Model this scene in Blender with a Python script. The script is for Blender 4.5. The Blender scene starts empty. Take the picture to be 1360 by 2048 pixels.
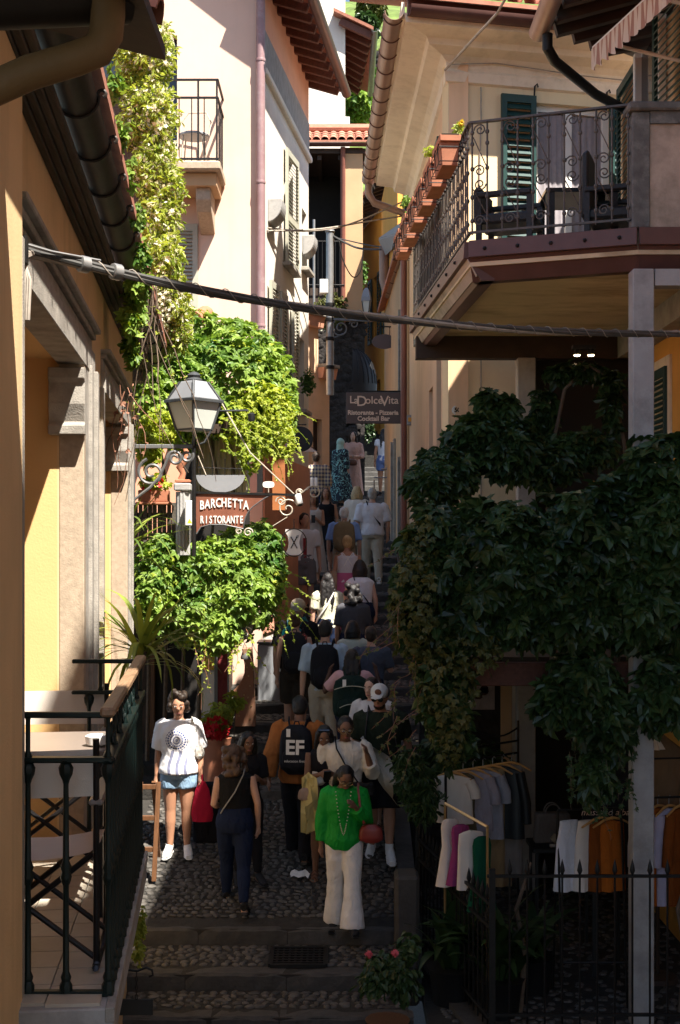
import bpy, bmesh, math, random
import numpy as np
from mathutils import Vector, Matrix, Euler, Quaternion
V = Vector
PI = math.pi
random.seed(7)
rng = np.random.default_rng(7)
S = bpy.context.scene
COL = S.collection

# ------------------------------------------------------------------ camera, world, sun, exposure
F = 2600.0
camd = bpy.data.cameras.new('camera')
cam = bpy.data.objects.new('camera', camd)
COL.objects.link(cam)
cam.location = (0, 0, 0)
cam.rotation_euler = (PI / 2, 0, 0)
camd.sensor_width = 36.0
camd.lens = F / 2048 * 36.0
camd.shift_y = 61 / 2048
camd.clip_start = 0.05
camd.clip_end = 1000
S.camera = cam

SUNV = V((0.9, -1.1, 2.4)).normalized()
EL = math.asin(SUNV.z)
AZ = math.atan2(SUNV.x, SUNV.y)
world = bpy.data.worlds.new('World')
S.world = world
world.use_nodes = True
wn = world.node_tree
bgn = wn.nodes['Background']
sky = wn.nodes.new('ShaderNodeTexSky')
sky.sky_type = 'NISHITA'
sky.sun_disc = False
sky.sun_elevation = EL
sky.sun_rotation = AZ
sky.altitude = 200
wn.links.new(sky.outputs[0], bgn.inputs['Color'])
bgn.inputs['Strength'].default_value = 0.068
sund = bpy.data.lights.new('sun', 'SUN')
sund.energy = 5.0
sund.angle = math.radians(0.53)
sund.color = (1.0, 0.93, 0.82)
sun = bpy.data.objects.new('sun', sund)
COL.objects.link(sun)
sun.location = (8, -9, 16)
sun.rotation_euler = (-SUNV).to_track_quat('-Z', 'Y').to_euler()
S.view_settings.view_transform = 'Standard'
S.view_settings.look = 'None'
S.view_settings.gamma = 1.0
S.view_settings.use_curve_mapping = False
S.view_settings.exposure = 1.7
S.render.engine = 'CYCLES'
S.cycles.use_denoising = True
S.cycles.max_bounces = 7
S.cycles.diffuse_bounces = 4
S.cycles.glossy_bounces = 2
S.cycles.transmission_bounces = 3
S.cycles.transparent_max_bounces = 6
S.cycles.caustics_reflective = False
S.cycles.caustics_refractive = False
S.cycles.sample_clamp_indirect = 6.0

def at(px, py, Y):
    """a point of the photograph (1360 x 2048 frame) at depth Y metres in front of the camera"""
    return V(((px - 680) * Y / F, Y, (1085 - py) * Y / F))

# ------------------------------------------------------------------ materials
def _nt(name):
    m = bpy.data.materials.new(name)
    m.use_nodes = True
    nt = m.node_tree
    return m, nt, nt.nodes['Principled BSDF']

def N(nt, t, **kw):
    n = nt.nodes.new(t)
    for k, v in kw.items():
        if k in n.inputs:
            n.inputs[k].default_value = v
        else:
            setattr(n, k, v)
    return n

def scl(c, f):
    return (min(c[0] * f, 1), min(c[1] * f, 1), min(c[2] * f, 1), 1)

def mat(name, col, rough=0.75, metal=0.0, var=0.18, scale=3.0, bump=0.15, bscale=60.0, streak=0.0, dirt=None, dirtamt=0.5,
        dscale=1.3, spec=0.4, rnd=0.0, stretch=None, dist=0.004):
    """a plain surface: base colour with cloudy variation, optional vertical streaks, blotches of another colour, fine bump"""
    m, nt, b = _nt(name)
    L = nt.links.new
    tc = N(nt, 'ShaderNodeTexCoord')
    src = tc.outputs['Object']
    if stretch:
        mp = N(nt, 'ShaderNodeMapping')
        mp.inputs['Scale'].default_value = stretch
        L(src, mp.inputs['Vector'])
        src = mp.outputs[0]
    n1 = N(nt, 'ShaderNodeTexNoise', Scale=scale, Detail=6.0, Roughness=0.6)
    L(src, n1.inputs['Vector'])
    r = N(nt, 'ShaderNodeValToRGB')
    r.color_ramp.elements[0].position = 0.3
    r.color_ramp.elements[1].position = 0.7
    r.color_ramp.elements[0].color = scl(col, 1 - var)
    r.color_ramp.elements[1].color = scl(col, 1 + var * 0.6)
    L(n1.outputs['Fac'], r.inputs['Fac'])
    out = r.outputs['Color']
    if rnd > 0:
        g = N(nt, 'ShaderNodeNewGeometry')
        oi = N(nt, 'ShaderNodeObjectInfo')
        ad = N(nt, 'ShaderNodeMath', operation='ADD')
        L(g.outputs['Random Per Island'], ad.inputs[0])
        L(oi.outputs['Random'], ad.inputs[1])
        fr = N(nt, 'ShaderNodeMath', operation='FRACT')
        L(ad.outputs[0], fr.inputs[0])
        mr = N(nt, 'ShaderNodeMapRange')
        mr.inputs['To Min'].default_value = 1 - rnd
        mr.inputs['To Max'].default_value = 1 + rnd
        L(fr.outputs[0], mr.inputs['Value'])
        hs = N(nt, 'ShaderNodeHueSaturation')
        L(mr.outputs[0], hs.inputs['Value'])
        L(out, hs.inputs['Color'])
        out = hs.outputs[0]
    if streak > 0:
        mp = N(nt, 'ShaderNodeMapping')
        mp.inputs['Scale'].default_value = (5, 5, 0.35)
        L(tc.outputs['Object'], mp.inputs['Vector'])
        n2 = N(nt, 'ShaderNodeTexNoise', Scale=1.6, Detail=5.0)
        L(mp.outputs[0], n2.inputs['Vector'])
        rr = N(nt, 'ShaderNodeMapRange')
        rr.inputs['From Min'].default_value = 0.5
        rr.inputs['From Max'].default_value = 0.8
        rr.inputs['To Max'].default_value = streak
        L(n2.outputs['Fac'], rr.inputs['Value'])
        mx = N(nt, 'ShaderNodeMix', data_type='RGBA')
        L(rr.outputs[0], mx.inputs['Factor'])
        L(out, mx.inputs['A'])
        mx.inputs['B'].default_value = scl(col, 0.45)
        out = mx.outputs['Result']
    if dirt:
        n3 = N(nt, 'ShaderNodeTexNoise', Scale=dscale, Detail=8.0, Roughness=0.7)
        L(src, n3.inputs['Vector'])
        rr = N(nt, 'ShaderNodeMapRange')
        rr.inputs['From Min'].default_value = 0.48
        rr.inputs['From Max'].default_value = 0.68
        rr.inputs['To Max'].default_value = dirtamt
        L(n3.outputs['Fac'], rr.inputs['Value'])
        mx = N(nt, 'ShaderNodeMix', data_type='RGBA')
        L(rr.outputs[0], mx.inputs['Factor'])
        L(out, mx.inputs['A'])
        mx.inputs['B'].default_value = (*dirt, 1)
        out = mx.outputs['Result']
    L(out, b.inputs['Base Color'])
    b.inputs['Roughness'].default_value = rough
    b.inputs['Metallic'].default_value = metal
    b.inputs['Specular IOR Level'].default_value = spec
    if bump > 0:
        nb = N(nt, 'ShaderNodeTexNoise', Scale=bscale, Detail=4.0)
        L(src, nb.inputs['Vector'])
        bp = N(nt, 'ShaderNodeBump', Strength=min(bump * 3, 1.0), Distance=dist)
        L(nb.outputs['Fac'], bp.inputs['Height'])
        L(bp.outputs[0], b.inputs['Normal'])
    return m

def leafmat(name, dark, light, trans=0.3, rough=0.45, patch=1.2):
    """leaf: colour differs leaf by leaf and in patches, light passes through"""
    m, nt, b = _nt(name)
    L = nt.links.new
    g = N(nt, 'ShaderNodeNewGeometry')
    oi = N(nt, 'ShaderNodeObjectInfo')
    ad = N(nt, 'ShaderNodeMath', operation='ADD')
    L(g.outputs['Random Per Island'], ad.inputs[0])
    L(oi.outputs['Random'], ad.inputs[1])
    fr = N(nt, 'ShaderNodeMath', operation='FRACT')
    L(ad.outputs[0], fr.inputs[0])
    nz = N(nt, 'ShaderNodeTexNoise', Scale=patch, Detail=3.0)
    L(g.outputs['Position'], nz.inputs['Vector'])
    mm = N(nt, 'ShaderNodeMath', operation='MULTIPLY_ADD')
    L(fr.outputs[0], mm.inputs[0])
    mm.inputs[1].default_value = 0.55
    L(nz.outputs['Fac'], mm.inputs[2])
    rp = N(nt, 'ShaderNodeValToRGB')
    rp.color_ramp.elements[0].position = 0.35
    rp.color_ramp.elements[1].position = 1.1 if False else 1.0
    rp.color_ramp.elements[0].color = (*dark, 1)
    rp.color_ramp.elements[1].color = (*light, 1)
    L(mm.outputs[0], rp.inputs['Fac'])
    L(rp.outputs[0], b.inputs['Base Color'])
    b.inputs['Roughness'].default_value = rough
    b.inputs['Specular IOR Level'].default_value = 0.35
    tr = N(nt, 'ShaderNodeBsdfTranslucent')
    hs = N(nt, 'ShaderNodeHueSaturation', Saturation=1.1, Value=1.5)
    L(rp.outputs[0], hs.inputs['Color'])
    L(hs.outputs[0], tr.inputs['Color'])
    mix = N(nt, 'ShaderNodeMixShader')
    mix.inputs[0].default_value = trans
    L(b.outputs[0], mix.inputs[1])
    L(tr.outputs[0], mix.inputs[2])
    L(mix.outputs[0], nt.nodes['Material Output'].inputs['Surface'])
    return m

def glassmat(name, col=(0.02, 0.025, 0.03), rough=0.06, alpha=1.0):
    m, nt, b = _nt(name)
    b.inputs['Base Color'].default_value = (*col, 1)
    b.inputs['Roughness'].default_value = rough
    b.inputs['Specular IOR Level'].default_value = 0.6
    return m

M = {}
M['ochre'] = mat('ochre_plaster', (0.74, 0.52, 0.28), 0.9, var=0.12, scale=1.5, bump=0.12, bscale=90, streak=0.3, dirt=(0.5, 0.34, 0.17), dirtamt=0.4, dscale=0.9)
M['niche'] = mat('orange_plaster', (0.68, 0.43, 0.19), 0.9, var=0.1, scale=1.2, bump=0.1, bscale=80)
M['stone'] = mat('grey_stone', (0.36, 0.33, 0.29), 0.9, var=0.25, scale=9, bump=0.3, bscale=120, dirt=(0.09, 0.08, 0.07), dirtamt=0.45, dscale=2.5)
M['roughcast'] = mat('brown_roughcast', (0.43, 0.34, 0.25), 0.95, var=0.2, scale=30, bump=0.15, bscale=110)
M['old_wood'] = mat('weathered_grey_wood', (0.1, 0.085, 0.068), 0.85, var=0.35, scale=4, bump=0.3, bscale=14, stretch=(9, 0.8, 9), dirt=(0.03, 0.025, 0.02), dirtamt=0.6)
M['gutter_old'] = mat('aged_brown_gutter', (0.03, 0.022, 0.017), 0.55, 0.3, var=0.3, scale=6, bump=0.12, bscale=14, dirt=(0.05, 0.04, 0.03), dirtamt=0.4)
M['gutter'] = mat('copper_brown_gutter', (0.34, 0.215, 0.165), 0.45, 0.35, var=0.16, scale=3, bump=0.05, bscale=20)
M['pipe'] = mat('red_brown_pipe', (0.23, 0.085, 0.06), 0.45, 0.1, var=0.15, scale=4, bump=0.03)
M['mauve_pipe'] = mat('mauve_painted_pipe', (0.3, 0.185, 0.19), 0.45, 0.1, var=0.12, scale=5, bump=0.03, dirt=(0.5, 0.45, 0.42), dirtamt=0.25, dscale=9)
M['brown_trim'] = mat('dark_brown_sheet', (0.115, 0.052, 0.042), 0.45, 0.15, var=0.2, scale=4, bump=0.05)
M['pink'] = mat('pale_pink_plaster', (0.73, 0.52, 0.41), 0.9, var=0.06, scale=0.9, bump=0.1, bscale=80, streak=0.14, dirt=(0.6, 0.42, 0.32), dirtamt=0.4, dscale=0.7)
M['salmon'] = mat('salmon_plaster', (0.72, 0.36, 0.235), 0.9, var=0.1, scale=2, bump=0.1, bscale=80)
M['white'] = mat('white_plaster', (0.74, 0.69, 0.61), 0.9, var=0.06, scale=1.2, bump=0.1, bscale=80, streak=0.2, dirt=(0.55, 0.5, 0.42), dirtamt=0.4, dscale=0.8)
M['sgraffito'] = mat('grey_scratched_plaster', (0.3, 0.29, 0.28), 0.9, var=0.35, scale=14, bump=0.4, bscale=22, stretch=(2, 2, 0.5))
M['beige'] = mat('beige_plaster', (0.8, 0.64, 0.4), 0.9, var=0.07, scale=1.1, bump=0.1, bscale=90, streak=0.22, dirt=(0.6, 0.46, 0.28), dirtamt=0.4, dscale=1.1)
M['peach'] = mat('peach_plaster', (0.79, 0.53, 0.33), 0.9, var=0.08, scale=1.4, bump=0.1, bscale=80, streak=0.22, dirt=(0.55, 0.38, 0.24), dirtamt=0.4, dscale=1.1)
M['soffit'] = mat('cream_soffit_plaster', (0.83, 0.71, 0.56), 0.9, var=0.07, scale=2, bump=0.12, bscale=50, dirt=(0.42, 0.31, 0.2), dirtamt=0.3, dscale=5)
M['cornice'] = mat('pale_cornice_plaster', (0.72, 0.64, 0.54), 0.9, var=0.08, scale=2, bump=0.1, bscale=50, dirt=(0.3, 0.25, 0.2), dirtamt=0.35, dscale=4)
M['slabunder'] = mat('stained_slab_plaster', (0.68, 0.54, 0.36), 0.9, var=0.12, scale=1.5, bump=0.1, bscale=50, dirt=(0.25, 0.165, 0.09), dirtamt=0.75, dscale=1.2, stretch=(0.5, 1.4, 1))
M['orange_wall'] = mat('orange_yellow_plaster', (0.74, 0.38, 0.08), 0.9, var=0.1, scale=1.2, bump=0.1, bscale=70, streak=0.08)
M['yellow_wall'] = mat('deep_yellow_plaster', (0.74, 0.47, 0.12), 0.9, var=0.1, scale=1.2, bump=0.1, bscale=70)
M['tan'] = mat('tan_plaster', (0.52, 0.34, 0.19), 0.9, var=0.12, scale=1.5, bump=0.1, bscale=70)
M['concrete'] = mat('grey_concrete', (0.37, 0.36, 0.35), 0.85, var=0.14, scale=5, bump=0.2, bscale=45, dirt=(0.16, 0.15, 0.14), dirtamt=0.5, dscale=3)
M['parapet'] = mat('rough_pinkish_render', (0.47, 0.38, 0.31), 0.95, var=0.15, scale=4, bump=0.35, bscale=50, dirt=(0.1, 0.09, 0.06), dirtamt=0.6, dscale=1.5)
M['dark_stone'] = mat('dark_moss_stone', (0.12, 0.12, 0.115), 0.85, var=0.4, scale=7, bump=0.25, bscale=40, dirt=(0.3, 0.3, 0.28), dirtamt=0.5, dscale=6)
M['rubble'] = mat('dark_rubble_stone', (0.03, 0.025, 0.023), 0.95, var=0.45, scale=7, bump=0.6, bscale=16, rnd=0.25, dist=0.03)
M['tile_clay'] = mat('clay_roof_tile', (0.42, 0.17, 0.11), 0.85, var=0.3, scale=7, bump=0.2, bscale=40, rnd=0.25)
M['rafter'] = mat('dark_red_wood', (0.13, 0.048, 0.032), 0.7, var=0.3, scale=5, bump=0.15, bscale=30, stretch=(6, 1, 6))
M['dark_wood'] = mat('dark_brown_wood', (0.05, 0.03, 0.02), 0.7, var=0.3, scale=5, bump=0.15, bscale=30)
M['wood'] = mat('varnished_brown_wood', (0.13, 0.058, 0.025), 0.5, var=0.3, scale=5, bump=0.1, bscale=20, stretch=(8, 8, 0.8))
M['rail_wood'] = mat('brown_handrail_wood', (0.27, 0.165, 0.095), 0.5, var=0.4, scale=5, bump=0.1, bscale=30, stretch=(12, 0.8, 12))
M['hanger'] = mat('light_hanger_wood', (0.52, 0.28, 0.09), 0.4, var=0.15, bump=0)
M['green_shutter'] = mat('dark_green_paint', (0.013, 0.05, 0.045), 0.45, var=0.2, scale=8, bump=0.04)
M['sage_shutter'] = mat('sage_grey_paint', (0.42, 0.41, 0.33), 0.55, var=0.08, scale=6, bump=0.04)
M['iron'] = mat('black_iron', (0.018, 0.017, 0.017), 0.5, 0.5, var=0.3, scale=20, bump=0.1, bscale=60)
M['rail_iron'] = mat('sun_paled_dusty_iron', (0.085, 0.072, 0.064), 0.45, 0.3, var=0.3, scale=20, bump=0.08)  # paler base colour stands in for strong sun on the dusty iron
M['green_iron'] = mat('green_black_iron', (0.005, 0.015, 0.014), 0.4, 0.2, var=0.3, scale=16, bump=0.06)
M['grey_iron'] = mat('grey_painted_iron', (0.14, 0.145, 0.15), 0.45, 0.3, var=0.2, scale=12, bump=0.05)
M['dark_steel'] = mat('dark_grey_lamp_paint', (0.075, 0.08, 0.085), 0.4, 0.3, var=0.2, scale=12, bump=0.04)
M['cream_iron'] = mat('cream_worn_iron', (0.45, 0.4, 0.32), 0.6, 0.2, var=0.25, scale=20, bump=0.08)
M['galv'] = mat('galvanised_pole', (0.3, 0.3, 0.3), 0.45, 0.6, var=0.2, scale=8, bump=0.04)
M['lampglass'] = mat('frosted_lamp_glass', (0.62, 0.65, 0.6), 0.35, var=0.08, scale=3, bump=0.03)
M['cable'] = mat('grey_black_cable', (0.06, 0.058, 0.056), 0.6, var=0.3, scale=12, bump=0.05)
M['cable_pale'] = mat('weathered_pale_cable', (0.36, 0.31, 0.26), 0.7, var=0.3, scale=12, bump=0.05)
M['terracotta'] = mat('terracotta', (0.4, 0.155, 0.085), 0.8, var=0.2, scale=8, bump=0.08, rnd=0.12)
M['floor_tile'] = mat('cream_floor_tile', (0.48, 0.42, 0.34), 0.5, var=0.15, scale=5, bump=0.04, rnd=0.08)
M['grout'] = mat('grey_grout', (0.12, 0.11, 0.1), 0.9, bump=0)
M['cobble'] = mat('river_cobble', (0.085, 0.077, 0.068), 0.65, var=0.35, scale=14, bump=0.1, bscale=50, rnd=0.38, spec=0.4)
M['mortar'] = mat('street_mortar', (0.032, 0.029, 0.025), 0.95, var=0.35, scale=12, bump=0.5, bscale=30, dist=0.01)
M['kerb'] = mat('dark_step_stone', (0.06, 0.056, 0.052), 0.8, var=0.3, scale=8, bump=0.3, bscale=35, dirt=(0.045, 0.042, 0.038), dirtamt=0.6, rnd=0.15, dist=0.008)
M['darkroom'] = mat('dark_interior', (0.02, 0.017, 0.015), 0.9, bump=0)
M['black'] = mat('black_paint', (0.012, 0.012, 0.013), 0.5, bump=0)
M['whitepaint'] = mat('white_paint', (0.78, 0.76, 0.72), 0.5, var=0.06, bump=0.03)
M['signgrey'] = mat('mauve_grey_sign', (0.115, 0.085, 0.085), 0.55, var=0.08, bump=0.02)
M['signpink'] = mat('pale_pink_letters', (0.84, 0.66, 0.56), 0.6, bump=0)
M['rust'] = mat('rusty_red_sheet', (0.235, 0.085, 0.05), 0.6, 0.2, var=0.25, scale=5, bump=0.06, dirt=(0.12, 0.05, 0.035), dirtamt=0.5)
M['copper'] = mat('copper_sheet', (0.36, 0.17, 0.1), 0.5, 0.35, var=0.2, scale=5, bump=0.06, dirt=(0.2, 0.32, 0.3), dirtamt=0.35, dscale=2.5)
M['plate_grey'] = mat('grey_sheet_metal', (0.3, 0.31, 0.33), 0.5, 0.3, var=0.08, bump=0.03)
M['curtain'] = mat('cream_cloth', (0.62, 0.52, 0.4), 0.9, var=0.12, scale=6, bump=0.05)
M['canvas'] = mat('white_canvas', (0.7, 0.63, 0.56), 0.85, var=0.06, scale=5, bump=0.1, bscale=300)
M['tabletop'] = mat('taupe_table_top', (0.21, 0.17, 0.145), 0.35, var=0.1, bump=0.02)
M['tube_dark'] = mat('dark_metal_tube', (0.03, 0.028, 0.03), 0.3, 0.6, bump=0)
M['arm_grey'] = mat('grey_arm_rest', (0.28, 0.25, 0.24), 0.4, bump=0.02)
M['wicker'] = mat('black_wicker', (0.018, 0.018, 0.02), 0.5, var=0.5, scale=30, bump=0.6, bscale=60)
M['lace'] = mat('lace_curtain', (0.32, 0.29, 0.31), 0.9, var=0.15, scale=14, bump=0.03)
M['lace_white'] = mat('white_lace', (0.78, 0.76, 0.76), 0.9, bump=0)
M['awning'] = mat('striped_awning_cloth', (0.62, 0.5, 0.42), 0.9, var=0.1, bump=0.05)
M['ceramic'] = mat('white_ceramic', (0.72, 0.72, 0.7), 0.2, bump=0)
M['gold'] = mat('brass_tube', (0.55, 0.4, 0.2), 0.3, 0.8, bump=0)
M['glass'] = glassmat('window_glass')
M['soil'] = mat('potting_soil', (0.04, 0.03, 0.02), 0.95, bump=0.4)
M['bark'] = mat('vine_stem_bark', (0.14, 0.1, 0.07), 0.9, var=0.3, scale=20, bump=0.3)
M['redtwig'] = mat('reddish_twig', (0.28, 0.13, 0.08), 0.7, var=0.3, scale=20, bump=0)
M['hill'] = mat('grassy_terrain', (0.11, 0.16, 0.035), 0.95, var=0.5, scale=0.8, bump=0.5, bscale=3)
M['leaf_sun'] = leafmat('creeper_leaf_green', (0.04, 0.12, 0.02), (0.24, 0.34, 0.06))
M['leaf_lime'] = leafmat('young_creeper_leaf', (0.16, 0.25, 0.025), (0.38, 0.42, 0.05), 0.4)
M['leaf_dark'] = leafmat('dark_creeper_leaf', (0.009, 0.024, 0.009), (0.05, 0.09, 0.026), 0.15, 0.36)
M['leaf_olive'] = leafmat('olive_creeper_leaf', (0.04, 0.06, 0.014), (0.12, 0.12, 0.035), 0.25)
M['leaf_jas'] = leafmat('jasmine_leaf', (0.14, 0.21, 0.03), (0.4, 0.44, 0.08), 0.4)
M['petal_cream'] = leafmat('cream_blossom', (0.62, 0.56, 0.34), (0.8, 0.77, 0.6), 0.3)
M['leaf_dracaena'] = leafmat('sword_leaf', (0.06, 0.12, 0.025), (0.25, 0.3, 0.055), 0.25)
M['leaf_garden'] = leafmat('garden_shrub_leaf', (0.035, 0.09, 0.018), (0.1, 0.19, 0.03))
M['leaf_topiary'] = leafmat('lime_topiary_leaf', (0.16, 0.24, 0.02), (0.33, 0.38, 0.03))
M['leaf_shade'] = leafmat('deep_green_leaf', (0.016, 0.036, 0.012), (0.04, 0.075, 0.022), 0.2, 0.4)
M['petal_red'] = leafmat('red_petal', (0.42, 0.008, 0.015), (0.6, 0.02, 0.03), 0.2)
M['petal_pink'] = leafmat('pink_petal', (0.6, 0.08, 0.12), (0.72, 0.17, 0.2), 0.2)
M['petal_yellow'] = leafmat('yellow_petal', (0.6, 0.42, 0.02), (0.8, 0.6, 0.05), 0.2)

# ------------------------------------------------------------------ mesh helpers
WL = {}          # world location of every object made here

def setp(o, label=None, cat=None, group=None, kind=None):
    if label: o['label'] = label
    if cat: o['category'] = cat
    if group: o['group'] = group
    if kind: o['kind'] = kind
    return o

def thing(name, label, cat, loc, group=None):
    o = bpy.data.objects.new(name, None)
    COL.objects.link(o)
    o.empty_display_size = 0.1
    o.location = loc
    WL[o] = V(loc)
    return setp(o, label, cat, group)

def piece(name, mesh, parent, loc, rot=None, sc=None):
    """a small object sharing a mesh, placed at a world point under its parent"""
    o = bpy.data.objects.new(name, mesh)
    COL.objects.link(o)
    w = V(loc)
    if parent is not None:
        o.parent = parent
        o.location = w - WL[parent]
    else:
        o.location = w
    if rot is not None:
        o.rotation_mode = 'XYZ'
        o.rotation_euler = rot if not isinstance(rot, (Matrix, Quaternion)) else rot.to_euler()
    if sc is not None:
        o.scale = (sc, sc, sc) if isinstance(sc, (int, float)) else sc
    WL[o] = w
    return o

def fast_mesh(name, verts, faces, mats, smooth=False, mi=None):
    """verts (n,3) array, faces (m,k) array of equal-sided polygons"""
    me = bpy.data.meshes.new(name)
    verts = np.asarray(verts, np.float32)
    faces = np.asarray(faces, np.int32)
    n, k = faces.shape
    me.vertices.add(len(verts))
    me.vertices.foreach_set('co', verts.ravel())
    me.loops.add(n * k)
    me.loops.foreach_set('vertex_index', faces.ravel())
    me.polygons.add(n)
    me.polygons.foreach_set('loop_start', np.arange(0, n * k, k, dtype=np.int32))
    if mi is not None:
        me.polygons.foreach_set('material_index', np.asarray(mi, np.int32))
    me.polygons.foreach_set('use_smooth', np.full(n, smooth))
    for m in (mats if isinstance(mats, (list, tuple)) else [mats]):
        me.materials.append(m)
    me.update(calc_edges=True)
    return me

class MB:
    def __init__(s):
        s.v, s.f, s.mi, s.sm = [], [], [], []
    def add(s, vs, fs, mi=0, smooth=False):
        o = len(s.v)
        s.v.extend([V(p) for p in vs])
        for f in fs:
            s.f.append([i + o for i in f])
            s.mi.append(mi)
            s.sm.append(smooth)
        return s
    def obox(s, c, a, b, d, mi=0):
        """box from its centre and three half-axis vectors"""
        c, a, b, d = V(c), V(a), V(b), V(d)
        vs = [c - a - b - d, c + a - b - d, c + a + b - d, c - a + b - d, c - a - b + d, c + a - b + d, c + a + b + d, c - a + b + d]
        fs = [(0, 3, 2, 1), (4, 5, 6, 7), (0, 1, 5, 4), (1, 2, 6, 5), (2, 3, 7, 6), (3, 0, 4, 7)]
        if a.cross(b).dot(d) < 0:
            fs = [f[::-1] for f in fs]
        return s.add(vs, fs, mi)
    def box(s, lo, hi, mi=0):
        lo, hi = V(lo), V(hi)
        c, h = (lo + hi) / 2, (hi - lo) / 2
        return s.obox(c, (h.x, 0, 0), (0, h.y, 0), (0, 0, h.z), mi)
    def beam(s, p, q, w, h, up=(0, 0, 1), mi=0):
        """bar from p to q: w across, h along up"""
        p, q = V(p), V(q)
        d = q - p
        up = V(up)
        side = d.cross(up).normalized()
        u2 = side.cross(d).normalized()
        return s.obox((p + q) / 2, d / 2, side * (w / 2), u2 * (h / 2), mi)
    def rings(s, rs, closed=True, caps=True, mi=0, smooth=True):
        o = len(s.v)
        n = len(rs[0])
        for r in rs:
            s.v.extend([V(p) for p in r])
        for i in range(len(rs) - 1):
            for j in range(n if closed else n - 1):
                k = (j + 1) % n
                s.f.append([o + i * n + j, o + i * n + k, o + (i + 1) * n + k, o + (i + 1) * n + j])
                s.mi.append(mi)
                s.sm.append(smooth)
        if caps and closed:
            s.f.append([o + j for j in range(n)][::-1])
            s.f.append([o + (len(rs) - 1) * n + j for j in range(n)])
            s.mi += [mi, mi]
            s.sm += [False, False]
        return s
    def tube(s, pts, r, n=8, caps=True, mi=0, smooth=True, closed=False):
        pts = [V(p) for p in pts]
        if not hasattr(r, '__len__'):
            r = [r] * len(pts)
        rs = []
        t0 = (pts[1] - pts[0]).normalized()
        ref = V((0, 0, 1)) if abs(t0.z) < 0.9 else V((1, 0, 0))
        u = t0.cross(ref).normalized()
        for i, p in enumerate(pts):
            a = pts[max(i - 1, 0)]
            b = pts[min(i + 1, len(pts) - 1)]
            t = (b - a)
            t = t.normalized() if t.length > 1e-9 else t0
            u = (u - t * u.dot(t))
            u = u.normalized() if u.length > 1e-6 else t.orthogonal().normalized()
            w = t.cross(u)
            rr = r[i]
            rx, ry = rr if hasattr(rr, '__len__') else (rr, rr)
            rs.append([p + u * (math.cos(2 * PI * k / n) * rx) + w * (math.sin(2 * PI * k / n) * ry) for k in range(n)])
        return s.rings(rs, True, caps, mi, smooth)
    def lathe(s, prof, c, n=12, mi=0, smooth=True, axis=(0, 0, 1)):
        c = V(c)
        ax = V(axis).normalized()
        u = ax.orthogonal().normalized()
        w = ax.cross(u)
        rs = [[c + ax * z + u * (math.cos(2 * PI * k / n) * r) + w * (math.sin(2 * PI * k / n) * r) for k in range(n)] for r, z in prof]
        return s.rings(rs, True, True, mi, smooth)
    def prism(s, poly, o, u, v, w, mi=0, mi_side=None):
        """poly in (u, v) coordinates pushed along w"""
        o, u, v, w = V(o), V(u), V(v), V(w)
        area = sum(poly[i][0] * poly[(i + 1) % len(poly)][1] - poly[(i + 1) % len(poly)][0] * poly[i][1] for i in range(len(poly)))
        if area < 0:
            poly = poly[::-1]
        if u.cross(v).dot(w) < 0:
            o, w = o + w, -w
        n = len(poly)
        a = [o + u * p[0] + v * p[1] for p in poly]
        b = [p + w for p in a]
        s.add(a + b, [list(range(n))[::-1], list(range(n, 2 * n))], mi)
        k = len(s.v) - 2 * n
        for i in range(n):
            j = (i + 1) % n
            s.f.append([k + i, k + j, k + n + j, k + n + i])
            s.mi.append(mi if mi_side is None else mi_side)
            s.sm.append(False)
        return s
    def ball(s, c, r, n=10, m=6, mi=0, R=None):
        c = V(c)
        r = V(r) if hasattr(r, '__len__') else V((r, r, r))
        rs = []
        for i in range(m + 1):
            th = PI * i / m
            q = max(math.sin(th), 0.03)
            row = []
            for k in range(n):
                p = V((q * math.cos(2 * PI * k / n) * r.x, q * math.sin(2 * PI * k / n) * r.y, -math.cos(th) * r.z))
                row.append(c + (R @ p if R else p))
            rs.append(row)
        return s.rings(rs, True, True, mi, True)
    def sheet(s, grid, mi=0, smooth=True):
        """grid[i][j] of points joined into quads"""
        return s.rings(grid, False, False, mi, smooth)
    def mesh(s, name, mats, loc=(0, 0, 0), bevel=0.0, sharp=40, seg=1):
        me = bpy.data.meshes.new(name)
        loc = V(loc)
        me.from_pydata([(p - loc)[:] for p in s.v], [], s.f)
        for m in (mats if isinstance(mats, (list, tuple)) else [mats]):
            me.materials.append(m)
        me.polygons.foreach_set('material_index', s.mi)
        me.polygons.foreach_set('use_smooth', s.sm)
        if bevel > 0:
            bm = bmesh.new()
            bm.from_mesh(me)
            bmesh.ops.remove_doubles(bm, verts=bm.verts, dist=1e-5)
            es = [e for e in bm.edges if len(e.link_faces) == 2 and e.calc_face_angle(0) > 0.6]
            bmesh.ops.bevel(bm, geom=es, offset=bevel, segments=seg, affect='EDGES', profile=0.6, clamp_overlap=True)
            bm.to_mesh(me)
            bm.free()
        if any(s.sm):
            try:
                me.set_sharp_from_angle(angle=math.radians(sharp))
            except Exception:
                pass
        me.update()
        return me
    def build(s, name, mats, parent=None, loc=None, bevel=0.0, seg=1):
        if loc is None:
            if parent is not None:
                loc = WL[parent]
            else:
                xs = [p.x for p in s.v]; ys = [p.y for p in s.v]; zs = [p.z for p in s.v]
                loc = V(((min(xs) + max(xs)) / 2, (min(ys) + max(ys)) / 2, min(zs)))
        return piece(name, s.mesh(name, mats, loc, bevel, seg=seg), parent, loc)

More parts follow.
